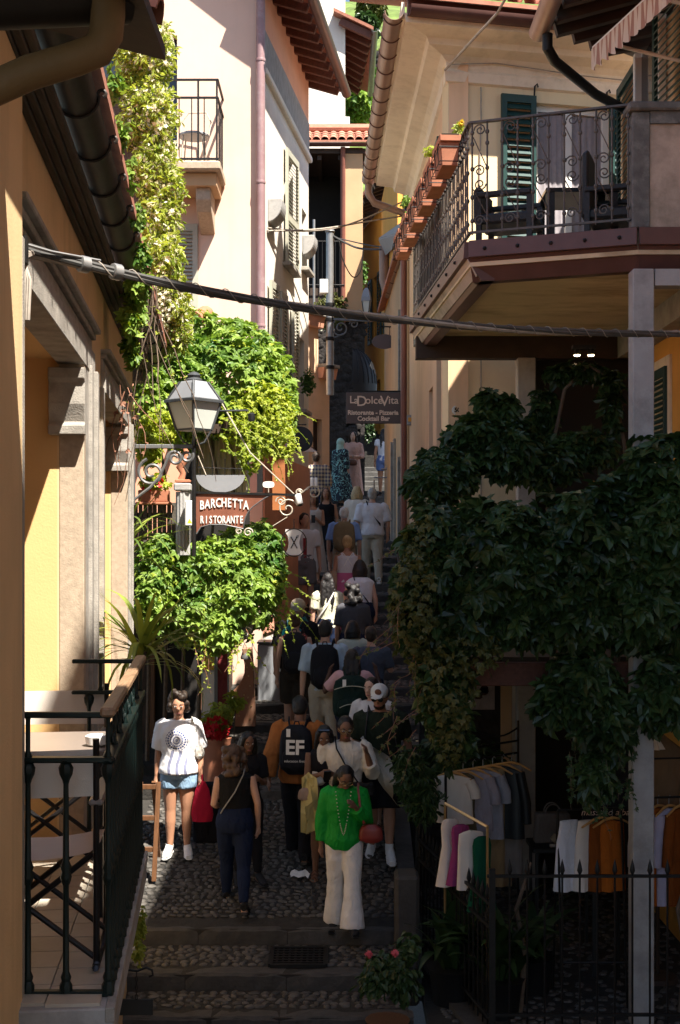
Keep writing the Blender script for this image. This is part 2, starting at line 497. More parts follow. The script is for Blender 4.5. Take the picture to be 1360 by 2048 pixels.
def wall(mb, O, u, length, z0, z1, thick, holes=(), mi=0, top=None):
    """upright wall in the plane through O along unit u, outer face at O, body pushed along vector thick; holes (u0, u1, za, zb).
    top = function u -> z for a sloping top edge"""
    O, u, thick = V(O), V(u), V(thick)
    us = sorted({0.0, length, *[h[0] for h in holes], *[h[1] for h in holes]})
    zs = sorted({z0, z1, *[h[2] for h in holes], *[h[3] for h in holes]})
    def P(a, z, d=0):
        if top and abs(z - z1) < 1e-9:
            z = top(a)
        return O + u * a + V((0, 0, z - O.z)) + thick * d
    def inhole(a, b, c, d):
        m, k = (a + b) / 2, (c + d) / 2
        return any(h[0] < m < h[1] and h[2] < k < h[3] for h in holes)
    flip = u.cross(V((0, 0, 1))).dot(thick) > 0
    def q(*p):
        mb.add(p, [(0, 1, 2, 3) if flip else (3, 2, 1, 0)], mi)
    for a, b in zip(us, us[1:]):
        for c, d in zip(zs, zs[1:]):
            if inhole(a, b, c, d):
                continue
            q(P(a, c), P(b, c), P(b, d), P(a, d))
            q(P(b, c, 1), P(a, c, 1), P(a, d, 1), P(b, d, 1))
    def side(pts):
        mb.add(pts, [(0, 1, 2, 3)], mi)
    side([P(0, z0), P(0, z1), P(0, z1, 1), P(0, z0, 1)])
    side([P(length, z0), P(length, z0, 1), P(length, z1, 1), P(length, z1)])
    side([P(0, z1), P(length, z1), P(length, z1, 1), P(0, z1, 1)])
    side([P(0, z0), P(0, z0, 1), P(length, z0, 1), P(length, z0)])
    for h in holes:
        a, b, c, d = h[:4]
        side([P(a, c), P(a, c, 1), P(a, d, 1), P(a, d)])
        side([P(b, c), P(b, d), P(b, d, 1), P(b, c, 1)])
        side([P(a, d), P(a, d, 1), P(b, d, 1), P(b, d)])
        side([P(a, c), P(b, c), P(b, c, 1), P(a, c, 1)])

def spiral(c, u, v, r0, r1, a0, turns, n=22):
    c, u, v = V(c), V(u), V(v)
    out = []
    for i in range(n + 1):
        t = i / n
        r = r0 + (r1 - r0) * t
        a = a0 + turns * 2 * PI * t
        out.append(c + u * (r * math.cos(a)) + v * (r * math.sin(a)))
    return out

def text_mesh(s, size, align='CENTER', extrude=0.004, bold=0.0, shear=0.0):
    cu = bpy.data.curves.new('lettering', 'FONT')
    cu.body = s
    cu.size = size
    cu.align_x = align
    cu.align_y = 'CENTER'
    cu.extrude = extrude
    cu.offset = bold
    cu.shear = shear
    cu.resolution_u = 3
    o = bpy.data.objects.new('lettering', cu)
    COL.objects.link(o)
    dg = bpy.context.evaluated_depsgraph_get()
    me = bpy.data.meshes.new_from_object(o.evaluated_get(dg))
    bpy.data.objects.remove(o)
    bpy.data.curves.remove(cu)
    return me

def lettering(s, size, parent, loc, u, v, m, name='lettering', sx=1.0, **kw):
    """text lying in the plane u (reading direction), v (up)"""
    me = text_mesh(s, size, **kw)
    me.materials.clear()
    me.materials.append(m)
    u, v = V(u).normalized(), V(v).normalized()
    w = u.cross(v)
    R = Matrix((u, v, w)).transposed()
    o = piece(name, me, parent, loc, R)
    o.scale = (sx, 1, 1)
    return o

def shutter(parent, base, u, w, h, nrm, m, pitch=0.04, single=False, mid=0.42, th=0.04, name='shutter', slatmat=None):
    """louvred shutter leaf: base = lower corner, u = unit along its width, nrm = unit facing outward"""
    base, u, nrm = V(base), V(u).normalized(), V(nrm).normalized()
    z = V((0, 0, 1))
    sw = min(0.07, w * 0.16)
    mb = MB()
    for a in (sw / 2, w - sw / 2):
        mb.obox(base + u * a + z * (h / 2), u * (sw / 2), nrm * (th / 2), z * (h / 2))
    rails = [sw * 0.7, h - sw * 0.7] + ([h * mid] if mid else [])
    for zz in rails:
        mb.obox(base + u * (w / 2) + z * zz, u * (w / 2 - sw + 0.001), nrm * (th / 2 - 0.002), z * (sw * 0.7))
    fr = mb.build(name, m, parent, loc=base)
    def slat_mb(zc):
        q = MB()
        d = (nrm * 0.6 - z * 0.8).normalized()
        n2 = d.cross(u).normalized()
        q.obox(base + u * (w / 2) + z * zc, u * (w / 2 - sw - 0.002), d * (pitch * 0.56), n2 * 0.005)
        return q
    zs = []
    for a, b in zip(sorted(rails), sorted(rails)[1:]):
        k = int((b - a - sw * 1.4) / pitch)
        zs += [a + sw * 0.7 + (b - a - sw * 1.4) * (i + 0.5) / k for i in range(k)]
    if single:
        me = slat_mb(0).mesh('slat', slatmat or m, base)
        for zc in zs:
            piece('slat', me, fr, base + z * zc)
    else:
        q = MB()
        for zc in zs:
            t = slat_mb(zc)
            q.add(t.v, t.f)
        setp(q.build('slats', slatmat or m, fr, loc=base), kind='stuff')
    # dark room behind is not needed: boards overlap
    return fr

def half_pipe(mb, p, q, r, n=8, up=(0, 0, 1), th=0.006, mi=0, full=False):
    """open gutter channel from p to q"""
    p, q = V(p), V(q)
    d = (q - p).normalized()
    up = V(up)
    side = d.cross(up).normalized()
    u2 = side.cross(d).normalized()
    rs = []
    for e in (p, q):
        out = [e + side * (-math.cos(PI * k / n) * r) - u2 * (math.sin(PI * k / n) * r) for k in range(n + 1)]
        inn = [e + side * (-math.cos(PI * k / n) * (r - th)) - u2 * (math.sin(PI * k / n) * (r - th)) for k in range(n, -1, -1)]
        rs.append(out + inn)
    mb.rings(rs, True, True, mi, True)
# ================================================================== STREET
LOW = [(12.1, -3.6), (11.4, -3.79), (10.85, -3.97), (10.2, -4.16), (9.5, -4.35), (8.8, -4.54), (8.0, -4.73), (7.0, -4.95)]
RISE, TREAD, Y0S, E0S = 0.155, 0.66, 14.64, -2.9
NST = 46
def street_E(Y):
    if Y < 12.1:
        for (ya, ea), (yb, eb) in zip(LOW, LOW[1:]):
            if yb <= Y < ya:
                t = (Y - yb) / (ya - yb)
                return eb + (ea - 0.14 - eb) * t
        return LOW[-1][1]
    if Y < Y0S:
        return -3.6 + 0.7 * (Y - 12.1) / (Y0S - 12.1)
    k = min(math.floor((Y - Y0S) / TREAD), NST)
    f = (Y - Y0S) / TREAD - k
    return E0S + RISE * k + 0.12 + 0.035 * min(f, 1)

prof = [(5.0, -5.1)]
for (ya, ea) in reversed(LOW[1:]):
    prof += [(ya, ea - 0.14), (ya, ea)]
prof += [(12.1, -3.74), (12.1, -3.6), (Y0S, -2.9)]
for k in range(NST):
    y = Y0S + k * TREAD
    prof += [(y, E0S + RISE * k + 0.12), (y + TREAD, E0S + RISE * (k + 1))]
ye, ee = prof[-1]
prof += [(ye + 25, ee + 9)]
mb = MB()
XL0, XR0 = -2.9, 2.3
rsx = []
for x in (XL0, -1.6, -0.9, 0.0, 0.58, XR0):
    rsx.append([V((x, y, e)) for y, e in prof])
# right of x = .58 the street only exists above the courtyard (Y > 16)
mb.sheet(rsx[:5], smooth=False)
cut = [i for i, p in enumerate(prof) if p[0] >= 16.0]
mb.sheet([[r[i] for i in cut] for r in rsx[4:]], smooth=False)
street = setp(mb.build('street', M['mortar'], loc=(0, 13, -3.4)), kind='structure', label='narrow cobbled stepped street climbing between the houses', cat='street')
gm = MB()
gm.box((-60, -20, -7.2), (60, 160, -6.9))
ground = setp(gm.build('ground', M['mortar'], loc=(0, 30, -7)), kind='structure')

# kerb stones of every step
def kerbstones(y, e, xs, d=0.17, h=0.145):
    for a, b in zip(xs, xs[1:]):
        q = MB()
        rr_ = []
        j = lambda s: random.uniform(-s, s)
        for i in range(9):
            x = a + .004 + (b - a - .008) * i / 8
            f = .012 if i in (0, 8) else 0
            rr_.append([V((x, y - .012 + j(.006), e - h)), V((x, y - .012 + f + j(.008), e - .012 - f + j(.006))), V((x, y + .012 + f + j(.008), e + .012 - f + j(.005))), V((x, y + d + j(.012), e + .01 + j(.005))), V((x, y + d, e - h))])
        q.rings(rr_, True, True, 0, False)
        q.build('kerb_stone', M['kerb'], street, loc=V(((a + b) / 2, y, e - h)))
for (y, e) in LOW[:5]:
    kerbstones(y, e, [-2.1, -1.25 + random.uniform(-.2, .2), -0.35 + random.uniform(-.2, .2), 0.62])
for k in range(32):
    y = Y0S + k * TREAD
    xl = -1.75 + 0.07 * (y - 15) if y < 30 else -0.5
    xs = [xl, xl + 0.9 + random.uniform(-.2, .2), xl + 1.8 + random.uniform(-.2, .2), 1.45]
    if y < 16: xs[-1] = 0.6
    if xs[-2] > xs[-1] - 0.25: xs.pop(-2)
    kerbstones(y, E0S + RISE * k + 0.12, xs, 0.15, 0.13)

# river cobbles: near ones single parts, the rest one piece
def cobble_proto(i):
    q = MB()
    n = 7
    rs = []
    for r, z in ((1.0, -0.35), (0.93, 0.12), (0.6, 0.36)):
        rs.append([V((r * math.cos(2 * PI * k / n + i) * (1 + 0.12 * math.sin(3 * k + i)), r * math.sin(2 * PI * k / n + i), z)) for k in range(n)])
    q.rings(rs, True, True, 0, True)
    return q
protos = [cobble_proto(i) for i in range(6)]
pmesh = [p.mesh('cobblestone', M['cobble'], sharp=180) for p in protos]
spots = []
def cobble_area(x0f, x1f, ya, yb, size):
    y = ya + size * 0.5
    row = 0
    while y < yb:
        x = x0f(y) + (row % 2) * size * 0.6
        while x < x1f(y):
            s = size * random.uniform(0.38, 0.56)
            spots.append((x + random.uniform(-.25, .25) * size, y + random.uniform(-.2, .2) * size, s * random.uniform(1.0, 1.5), s * random.uniform(0.75, 1.0), random.uniform(0, PI)))
            x += size * random.uniform(1.0, 1.25)
        y += size * 0.86
        row += 1
for (ya, ea), (yb, eb) in list(zip(LOW, LOW[1:]))[:4]:
    cobble_area(lambda y: -2.1, lambda y: 0.6, yb + 0.18, ya - 0.02, 0.078)
cobble_area(lambda y: -2.1, lambda y: 0.6, 12.28, Y0S - 0.02, 0.074)
for k in range(24):
    y = Y0S + k * TREAD
    cobble_area(lambda q: max(-1.7 + 0.07 * (q - 15), -1.7), lambda q: 0.6 if q < 16 else 1.3, y + 0.16, y + TREAD - 0.02, 0.09)
GR = (-0.62, -0.13, 11.55, 11.95)
spots = [s for s in spots if not (GR[0] - .05 < s[0] < GR[1] + .05 and GR[2] - .05 < s[1] < GR[3] + .05)]
spots.sort(key=lambda s: abs(s[1] - 12.0) + (3 if s[0] > 0.5 else 0))
def cobble_frame(s):
    x, y, a, b, r = s
    z = street_E(y)
    sl = math.atan2(street_E(y + 0.01) - z, 0.01)
    if abs(sl) > 0.6: sl = 0.1
    return V((x, y, z + 0.002)), Euler((sl, 0, r)), V((a, b, 0.035 * random.uniform(0.7, 1.3)))
for i, s in enumerate(spots[:300]):
    p, r, sc = cobble_frame(s)
    piece('cobblestone', pmesh[i % 6], street, p, r, sc)
vs, fs, mo = [], [], 0
pa = [(np.array([v[:] for v in p.v]), [f for f in p.f]) for p in protos]
cm = MB()
for i, s in enumerate(spots[300:]):
    p, r, sc = cobble_frame(s)
    R = r.to_matrix()
    q = protos[i % 6]
    cm.add([p + R @ V((v.x * sc.x, v.y * sc.y, v.z * sc.z)) for v in q.v], [f for f in q.f[:-2]] + [q.f[-1]], 0, True)
setp(cm.build('cobbles', M['cobble'], street), kind='stuff')

# drain grate
gr = thing('drain_grate', 'square cast iron drain grate set in the cobbles of a lower step', 'drain', (-0.38, 11.75, street_E(11.75)))
gx0, gx1, gy0, gy1 = GR
sl = (street_E(gy1) - street_E(gy0)) / (gy1 - gy0)
gz = lambda y: street_E(gy0) + sl * (y - gy0) + 0.02
q = MB()
for a in (gx0, gx1): q.beam((a, gy0, gz(gy0)), (a, gy1, gz(gy1)), 0.04, 0.03)
for y in (gy0, gy1): q.beam((gx0, y, gz(y)), (gx1, y, gz(y)), 0.04, 0.032)
q.build('frame', M['iron'], gr)
for i in range(1, 7):
    y = gy0 + (gy1 - gy0) * i / 7
    MB().beam((gx0, y, gz(y)), (gx1, y, gz(y)), 0.026, 0.024).build('bar', M['iron'], gr)
for i in range(1, 9):
    x = gx0 + (gx1 - gx0) * i / 9
    MB().beam((x, gy0, gz(gy0) - .003), (x, gy1, gz(gy1) - .003), 0.02, 0.02).build('bar', M['iron'], gr)
# paper litter
pp = MB()
random.seed(3)
g = []
for i in range(6):
    row = []
    for j in range(5):
        x, y = -0.49 + i * 0.036, 12.92 + j * 0.03 + 0.012 * math.sin(i * 2.1)
        row.append(V((x + random.uniform(-.01, .01), y + random.uniform(-.008, .008), street_E(y) + 0.045 + random.uniform(-.006, .014))))
    g.append(row)
pp.sheet(g, smooth=False)
setp(pp.build('paper_napkin', M['whitepaint']), 'crumpled white paper napkin lying on the cobbles', 'litter')

# ================================================================== LEFT OCHRE HOUSE
XW = lambda Y, d=0.75: -255 / F * Y - d
UL = V((-255 / F, 1, 0)).normalized()
NL = V((UL.y, -UL.x, 0))             # out of the wall, to the street
def pl(Y, e, d=0.75): return V((XW(Y, d), Y, e))
LL = 1 / UL.y
lh = thing('ochre_house', 'sunlit ochre house with stone framed openings beside the narrow balcony', 'house', pl(8, -5))
def su(Y): return (Y - 4.75) * LL
mb = MB()
wall(mb, pl(4.75, 0), UL, su(12.2), -5.2, 1.75, -NL * 0.12, holes=[(0.02, su(7.3), -1.67, 1.03), (su(8.7), su(11.0), -1.6, 1.03)])
mb.build('wall', M['ochre'], lh)
# end wall of the house towards the restaurant
mb = MB()
mb.obox(pl(12.2, -1.72) - NL * 1.5 - UL * 0.06, NL * 1.5, UL * 0.06, V((0, 0, 3.45)))
mb.build('end_wall', M['ochre'], lh)
# recesses
for (ya, yb, zb, zt, dep) in ((4.77, 7.3, -1.67, 1.03, 1.25), (8.7, 11.0, -1.6, 1.03, 0.5)):
    q = MB()
    a, b = pl(ya, zb), pl(yb, zb)
    I = -NL
    def rq(p1, p2, p3, p4): q.add([p1, p2, p3, p4], [(0, 1, 2, 3)])
    H = V((0, 0, zt - zb))
    q.obox((a + b) / 2 + I * (dep + .05) + H / 2, (b - a) / 2, I * 0.05, H / 2)
    for e, sgn in ((a, -1), (b, 1)):
        q.obox(e + UL * (sgn * 0.05) + I * (dep / 2 + 0.06) + H / 2, UL * 0.05, I * (dep / 2 - 0.06), H / 2)
    q.obox((a + b) / 2 + I * (dep / 2 + .06) + H + V((0, 0, .05)), (b - a) / 2, I * (dep / 2 - .06), V((0, 0, 0.05)))
    q.build('recess', M['niche'], lh)
# stone surrounds
def surround(ya, yb, zb, zt, fw, name='door_surround', near=True):
    r = thing('stone_surround', None, None, pl(ya, zb))
    r.parent = lh
    r.location = pl(ya, zb) - WL[lh]
    for e, sgn in ((ya, 1), (yb, -1)):
        if sgn == 1 and not near: continue
        c = pl(e, (zb + zt) / 2)
        q = MB()      # jamb: reveal strip and moulded face
        q.obox(c - UL * (sgn * 0.045) - NL * 0.04, UL * 0.05, NL * 0.07, V((0, 0, (zt - zb) / 2)))
        q.build('jamb', M['roughcast' if sgn < 0 else 'stone'], r, bevel=0.006)
        if sgn < 0:
            q = MB()
            for w0, w1, d in ((0.005, fw * .42, .03), (fw * .42, fw * .62, .05), (fw * .62, fw * .86, .035), (fw * .86, fw, .06)):
                q.obox(c + UL * ((w0 + w1) / 2) + NL * (d / 2), UL * ((w1 - w0) / 2 - .001), NL * d / 2, V((0, 0, (zt - zb) / 2 + .0)))
            q.build('architrave', M['stone'], r, bevel=0.004)
    # lintel with stepped cornice
    a, b = pl(ya - (0.0 if near else 0), zt), pl(yb + fw, zt)
    c = (a + b) / 2
    hl = (b - a) / 2
    q = MB()
    for z0, z1, d in ((-0.03, 0.12, .035), (0.12, 0.2, .015), (0.2, 0.235, .04), (0.235, 0.265, .07)):
        q.obox(c + V((0, 0, (z0 + z1) / 2)) + NL * (d / 2 - .06), hl, NL * (d / 2 + .06), V((0, 0, (z1 - z0) / 2 - .0005)))
    q.build('lintel', M['stone'], r, bevel=0.005)
    # bracket under the lintel on the far jamb
    q = MB()
    pr = [(0, 0), (0.1, 0), (0.1, -.06), (0.075, -.08), (0.085, -.2), (0.055, -.3), (0.09, -.32), (0.09, -.37), (0, -.37)]
    q.prism(pr, pl(yb, zt - .06) - UL * 0.005 - NL * 0.16, -UL, V((0, 0, 1)), NL * 0.2)
    q.build('corbel', M['stone'], r, bevel=0.004)
    return r
surround(4.78, 7.3, -1.67, 1.03, 0.62)
surround(8.7, 11.0, -1.6, 1.03, 0.4)
# projecting pier at the near end
q = MB()
q.obox(pl(4.3, -1.4) + NL * -0.14, UL * 0.42, NL * 0.2, V((0, 0, 3.6)))
q.build('pier', M['ochre'], lh, bevel=0.01)
q = MB()
q.obox(pl(4.745, -1.6) + NL * 0.03, UL * 0.03, NL * 0.03, V((0, 0, 2.72)))
q.build('edge_stone', M['stone'], lh, bevel=0.006)
# eave: boards, gutter, tiles
ea, eb = 2.3, 13.2
for i in range(4):
    d0 = 0.75 - 0.036 * i
    q = MB()
    q.prism([(0, 0), (0.034, 0.0), (0.034, 0.03), (0, 0.03)], pl(ea, 1.69 + 0.012 * i, d0), NL, V((0, 0, 1)), (pl(eb, 0) - pl(ea, 0)))
    q.build('eave_board', M['old_wood'], lh, bevel=0.004)
q = MB()
half_pipe(q, pl(ea, 1.86, 0.565), pl(eb, 1.86, 0.565), 0.085, 10)
g = q.build('gutter', M['gutter_old'], lh)
for i in range(14):
    y = 4.8 + i * 0.62
    q = MB()
    c = pl(y, 1.86, 0.565)
    q.tube([c + NL * (0.09 * math.cos(t)) + V((0, 0, 0.09 * math.sin(t))) for t in np.linspace(-PI, 0.0, 10)] +
           spiral(c + NL * 0.105 + V((0, 0, .012)), NL, V((0, 0, 1)), 0.02, 0.012, PI, -0.7, 6), 0.008, 6)
    q.build('gutter_hook', M['gutter_old'], g)
q = MB()
q.prism([(0.3, 1.9), (0.3, 1.95), (-3.0, 3.2), (-3.0, 3.12)], pl(ea, 0, 0.75) , NL, V((0, 0, 1)), pl(eb, 0) - pl(ea, 0))
q.build('roof', M['tile_clay'], lh)
# near roof corner with ochre downpipe
nr = thing('roof_corner', 'dark projecting roof corner and bent ochre rain pipe at the upper left', 'roof corner', (-0.9, 3.6, 1.6))
q = MB()
q.tube([at(-40, 190, 3.6), at(60, 145, 3.62), at(150, 118, 3.64), at(196, 100, 3.65), at(212, 70, 3.66), at(216, 30, 3.66), at(216, -60, 3.66)], 0.048, 12)
q.build('rain_pipe', mat('shaded_ochre_pipe', (.2, .115, .045), .6), nr)  # ochre darkened to brown in the colour for the unlit pipe
q = MB()
half_pipe(q, at(-60, 5, 3.55), at(250, -6, 3.75), 0.075, 10)
q.build('gutter', M['gutter_old'], nr)
q = MB(); q.prism([(-2.2, 1.95), (-.55, 1.52), (-.55, 1.56), (-2.2, 2.0)], (0, 2.2, 0), (1, 0, 0), (0, 0, 1), V((0, 1.9, 0)))
q.build('soffit', M['dark_wood'], nr)
tp = MB()
rs = []
for k, y in enumerate((0, 0.42)):
    pass
def roof_tile_mesh(L=0.42, r=0.085, taper=0.8, up=True):
    q = MB()
    n = 6
    rs = []
    for y, rr in ((0, r), (L, r * taper)):
        o = [V((rr * math.cos(PI * k / n) , y, rr * 0.85 * math.sin(PI * k / n))) for k in range(n + 1)]
        i = [V(((rr - .014) * math.cos(PI * k / n), y, (rr - .014) * 0.85 * math.sin(PI * k / n))) for k in range(n, -1, -1)]
        rs.append(o + i)
    q.rings(rs, True, True, 0, True)
    return q.mesh('roof_tile', M['tile_clay'])
TILE = roof_tile_mesh()
for i in range(8):
    piece('roof_tile', TILE, nr, V((-.98 + .02 * (i % 2), 2.5 + i * .21, 1.7 + .01 * (i % 3))), Euler((-.25, 0, PI / 2 + PI)), 1.0)
# ------------------------------------------------------------------ narrow left balcony
lb = thing('balcony', 'narrow tiled balcony with dark green cast iron railing on the ochre house', 'balcony', pl(5.8, -1.9, .5))
DO = 0.385
FLOOR = -1.67
def pb(Y, e, d=DO): return pl(Y, e, d)
q = MB()
q.prism([(0, 0), (0, -.14), (-.03, -.17), (-.06, -.24), (-1.7, -.24), (-1.7, 0)], pb(4.66, FLOOR, DO - .03), NL, V((0, 0, 1)), pb(7.02, 0) - pb(4.66, 0))
slab = q.build('slab', M['concrete'], lb, bevel=0.006)
q = MB()
q.prism([(0.005, 0.004), (0.005, -.05), (-0.03, -.05), (-0.03, .004)], pb(4.655, FLOOR, DO - .03), NL, V((0, 0, 1)), pb(7.03, 0) - pb(4.655, 0))
q.build('edge_strip', M['stone'], lb, bevel=0.003)
for i in range(12):
    for j in range(7):
        y0 = 4.68 + i * 0.2
        d0 = DO + 0.02 + j * 0.2
        if y0 > 6.9: continue
        q = MB()
        q.prism([(0.001, 0), (0.195, 0), (0.195, .012), (0.001, .012)], pl(y0 + .0025, FLOOR, d0), -NL, V((0, 0, 1)), UL * 0.194)
        q.build('tile', M['floor_tile'], slab)
# railing
rl = thing('railing', None, None, pb(5.8, FLOOR, DO))
rl.parent = lb
rl.location = WL[rl] - WL[lb]
TOP, MID, BOT = -0.635, -0.80, -1.66
def cast_baluster():
    q = MB()
    h = MID - BOT
    pr = [(0.013, 0), (0.024, 0.005), (0.024, .03), (0.016, .045), (0.02, .06), (0.012, .08), (0.011, h * .46), (0.018, h * .48), (0.022, h * .5), (0.016, h * .52),
          (0.022, h * .54), (0.012, h * .57), (0.010, h - .09), (0.014, h - .075), (0.024, h - .055), (0.028, h - .03), (0.02, h - .015), (0.03, h)]
    q.lathe(pr, (0, 0, 0), 8)
    return q.mesh('baluster', M['green_iron'])
BAL = cast_baluster()
front = [(4.79, d) for d in (0.68, 0.54, DO)]
side = [(4.79 + 0.135 * i, DO) for i in range(1, 17)]
for (y, d) in front + side:
    piece('baluster', BAL, rl, pl(y, BOT, d))
for (y, d) in [(6.95, 0.52), (6.95, 0.66)]:
    piece('baluster', BAL, rl, pl(y, BOT, d))
def rail(p, q2, w, h, m, nm):
    MB().beam(p, q2, w, h).build(nm, m, rl, bevel=min(w, h) * 0.25)
for e, w, h in ((TOP, .03, .022), (MID, .05, .02), (BOT, .035, .02)):
    rail(pl(4.79, e, 0.82), pl(4.79, e, DO - .02), w, h, M['green_iron'], 'cross_rail')
    if e != TOP:
        rail(pl(4.79, e, DO), pl(6.97, e, DO), w, h, M['green_iron'], 'long_rail')
    rail(pl(6.95, e, 0.75), pl(6.95, e, DO - .02), w, h, M['green_iron'], 'cross_rail')
rail(pl(4.76, TOP + .012, DO), pl(7.0, TOP + .012, DO), .055, .035, M['rail_wood'], 'handrail')
for y, d in [(4.79, .68), (4.79, DO), (6.95, DO), (6.95, .6)] + [(5.1 + .3 * i, DO) for i in range(6)]:
    MB().lathe([(.012, 0), (.016, .01), (.009, .03), (.009, TOP - MID - .02), (.014, TOP - MID)], pl(y, MID, d), 8).build('short_post', M['green_iron'], rl)
for i in range(6):
    c = pl(5.02 + i * .3, (TOP + MID) / 2, DO)
    q = MB()
    for sg in (-1, 1):
        q.tube(spiral(c + UL * (.05 * sg), UL * sg, V((0, 0, 1)), .055, .012, PI, 1.3, 14), .006, 5)
    q.build('scroll', M['green_iron'], rl)

# director chairs and table on the balcony
def director_chair(label, o, face, gp):
    """o = floor point, face = unit vector the sitter looks along"""
    fw = V(face).normalized()
    sd = V((fw.y, -fw.x, 0))
    z = V((0, 0, 1))
    r = thing('director_chair', label, 'chair', o, gp)
    P = lambda a, b, c: V(o) + sd * a + fw * b + z * c
    for s in (-1, 1):
        q = MB()
        q.tube([P(.27 * s, -.23, .03), P(.27 * s, -.25, .02), P(.27 * s, .2, .02), P(.27 * s, .235, .05), P(.27 * s, .24, .6), P(.27 * s, .21, .64), P(.27 * s, -.16, .64)], .014, 8)
        q.build('side_frame', M['tube_dark'], r)
        MB().tube([P(.27 * s, -.22, .02), P(.27 * s, -.24, .9)], .013, 8).build('back_post', M['tube_dark'], r)
        q = MB()
        q.obox(P(.27 * s, 0, .655), sd * .028, fw * .25, z * .012)
        q.build('armrest', M['arm_grey'], r, bevel=.008)
        MB().tube([P(.27 * s, .2, .46), P(-.27 * s, .2, .04)], .012, 8).build('cross_leg', M['tube_dark'], r)
        MB().tube([P(.27 * s, -.2, .46), P(-.27 * s, -.2, .04)], .012, 8).build('cross_leg', M['tube_dark'], r)
    g = [[P(a, b, .46 - .035 * (1 - (a / .27) ** 2)) for b in (-.2, -.07, .07, .2)] for a in (-.27, -.18, -.06, .06, .18, .27)]
    MB().sheet(g).build('seat', M['canvas'], r)
    g = [[P(a, -.24 - .03 * (1 - (a / .27) ** 2), c) for c in (.68, .74, .8, .86)] for a in (-.28, -.18, -.06, .06, .18, .28)]
    MB().sheet(g).build('backrest', M['canvas'], r)
    return r
dc = director_chair('director chair with white canvas at the near end of the balcony', pl(5.22, FLOOR + .014, 0.72), UL, 'director chairs on the balcony')
q = MB(); q.obox(pl(4.965, FLOOR + .8, 0.56), NL * .018, UL * .004, V((0, 0, .018)))
q.build('red_tag', M['petal_red'], dc)
director_chair('director chair with white canvas behind the small table', pl(6.72, FLOOR + .014, 0.84), -UL, 'director chairs on the balcony')
bt = thing('cafe_table', 'small square taupe table between the two canvas chairs', 'table', pl(6.0, FLOOR + .014, .76))
q = MB(); q.obox(pl(6.0, FLOOR + .735, .76), NL * .3, UL * .3, V((0, 0, .018))); q.build('table_top', M['tabletop'], bt, bevel=.005)
for a in (-1, 1):
    for b in (-1, 1):
        q = MB(); q.obox(pl(6.0, FLOOR + .366, .76) + NL * (.265 * a) + UL * (.265 * b), NL * .02, UL * .02, V((0, 0, .352))); q.build('leg', M['tube_dark'], bt)
q = MB(); q.lathe([(.035, 0), (.05, .01), (.055, .045), (.045, .05), (.04, .02), (.0, .018)], pl(5.86, FLOOR + .754, .52), 14)
setp(q.build('ashtray', M['ceramic']), 'small pale ashtray bowl on the taupe balcony table', 'ashtray')
# cable bundle across the street
cs, ce = at(42, 497, 4.95), at(1440, 668, 8.4)
def cab(t, sag=0.16):
    p = cs.lerp(ce, t)
    p.z -= sag * 4 * t * (1 - t) * (0.5 + 0.5 * (1 - t))
    return p
cb = thing('overhead_cable', 'thick twisted bundle of dark cables slung across the street', 'cable', cs)
for j in range(4):
    q = MB(); pts = []
    for i in range(60):
        t = i / 59
        a = 2 * PI * (t * 1.6 + j / 4)
        rr = .0105 * (1 if t > .04 else 1.9 - t * 22)
        pts.append(cab(t) + V((0, rr * math.cos(a), rr * math.sin(a))))
    q.tube(pts, .0115 if j else .009, 7)
    q.build('strand', M['cable_pale' if j == 3 else 'cable'], cb)
MB().tube([cab(.06 + .94 * i / 299) + V((0, .0245 * math.cos(i * .62), .0245 * math.sin(i * .62))) for i in range(300)], .0025, 4).build('binding_wire', M['cable_pale'], cb)
for t in (.055, .085):
    c, d = cab(t), (cab(t + .01) - cab(t)).normalized()
    MB().lathe([(.03, -.02), (.033, -.018), (.033, .018), (.03, .02)], c, 10, axis=d).build('clamp', M['galv'], cb)
MB().tube([at(45, 487, 4.9), at(100, 503, 5.0), cab(.07) + V((0, 0, .03))], .006, 6).build('steel_wire', M['galv'], cb)
for i in range(3):
    MB().tube([at(48 + 4 * i, 640, 4.86), at(50 + 5 * i, 560, 4.85), at(46, 505 + 6 * i, 4.88), cab(.012)], .008, 6).build('feed_wire', M['cable_pale'], cb)
MB().obox(at(44, 500, 4.85), NL * .02, UL * .03, V((0, 0, .05))).build('wall_hook', M['iron'], cb)

# ================================================================== PINK HOUSE
PC = V((-1.085, 18.2, 0))
UP = V((0.127, 1, 0)).normalized()
NP = V((UP.y, -UP.x, 0))
ph = thing('pink_house', 'tall pale pink house in full sun with cream shutters and a small balcony', 'house', (-3, 19, -2.2))
mb = MB()
wall(mb, (-6.0, 18.2, 0), V((1, 0, 0)), 4.915, -2.6, 11, V((0, .25, 0)), holes=[(2.62, 3.72, 4.95, 7.1), (2.5, 3.55, 2.55, 4.42)])
mb.build('gable_wall', M['pink'], ph)
mb = MB()
PL_ = 4.3
wall(mb, PC + UP * 0.001, UP, PL_, -2.6, 6.63, -NP * .25, holes=[(1.75, 2.6, 4.3, 6.05), (3.55, 4.05, 4.6, 5.6), (1.1, 2.2, 1.7, 3.75), (3.3, 3.8, 2.2, 3.4)])
mb.build('street_wall', M['white'], ph)
def pst(a, z, d=0.0): return PC + UP * a + NP * d + V((0, 0, z))
q = MB(); q.obox(pst(PL_ / 2, 6.93, -.115), UP * PL_ / 2, NP * .13, V((0, 0, .298))); q.build('scratched_band', M['sgraffito'], ph)
q = MB(); q.obox(pst(PL_ / 2, 6.6, .03), UP * PL_ / 2, NP * .04, V((0, 0, .05))); q.build('string_moulding', M['white'], ph, bevel=.015)
q = MB(); q.obox(pst(PL_ / 2, 7.95, -.118), UP * PL_ / 2, NP * .12, V((0, 0, .72))); q.build('top_band', M['salmon'], ph)
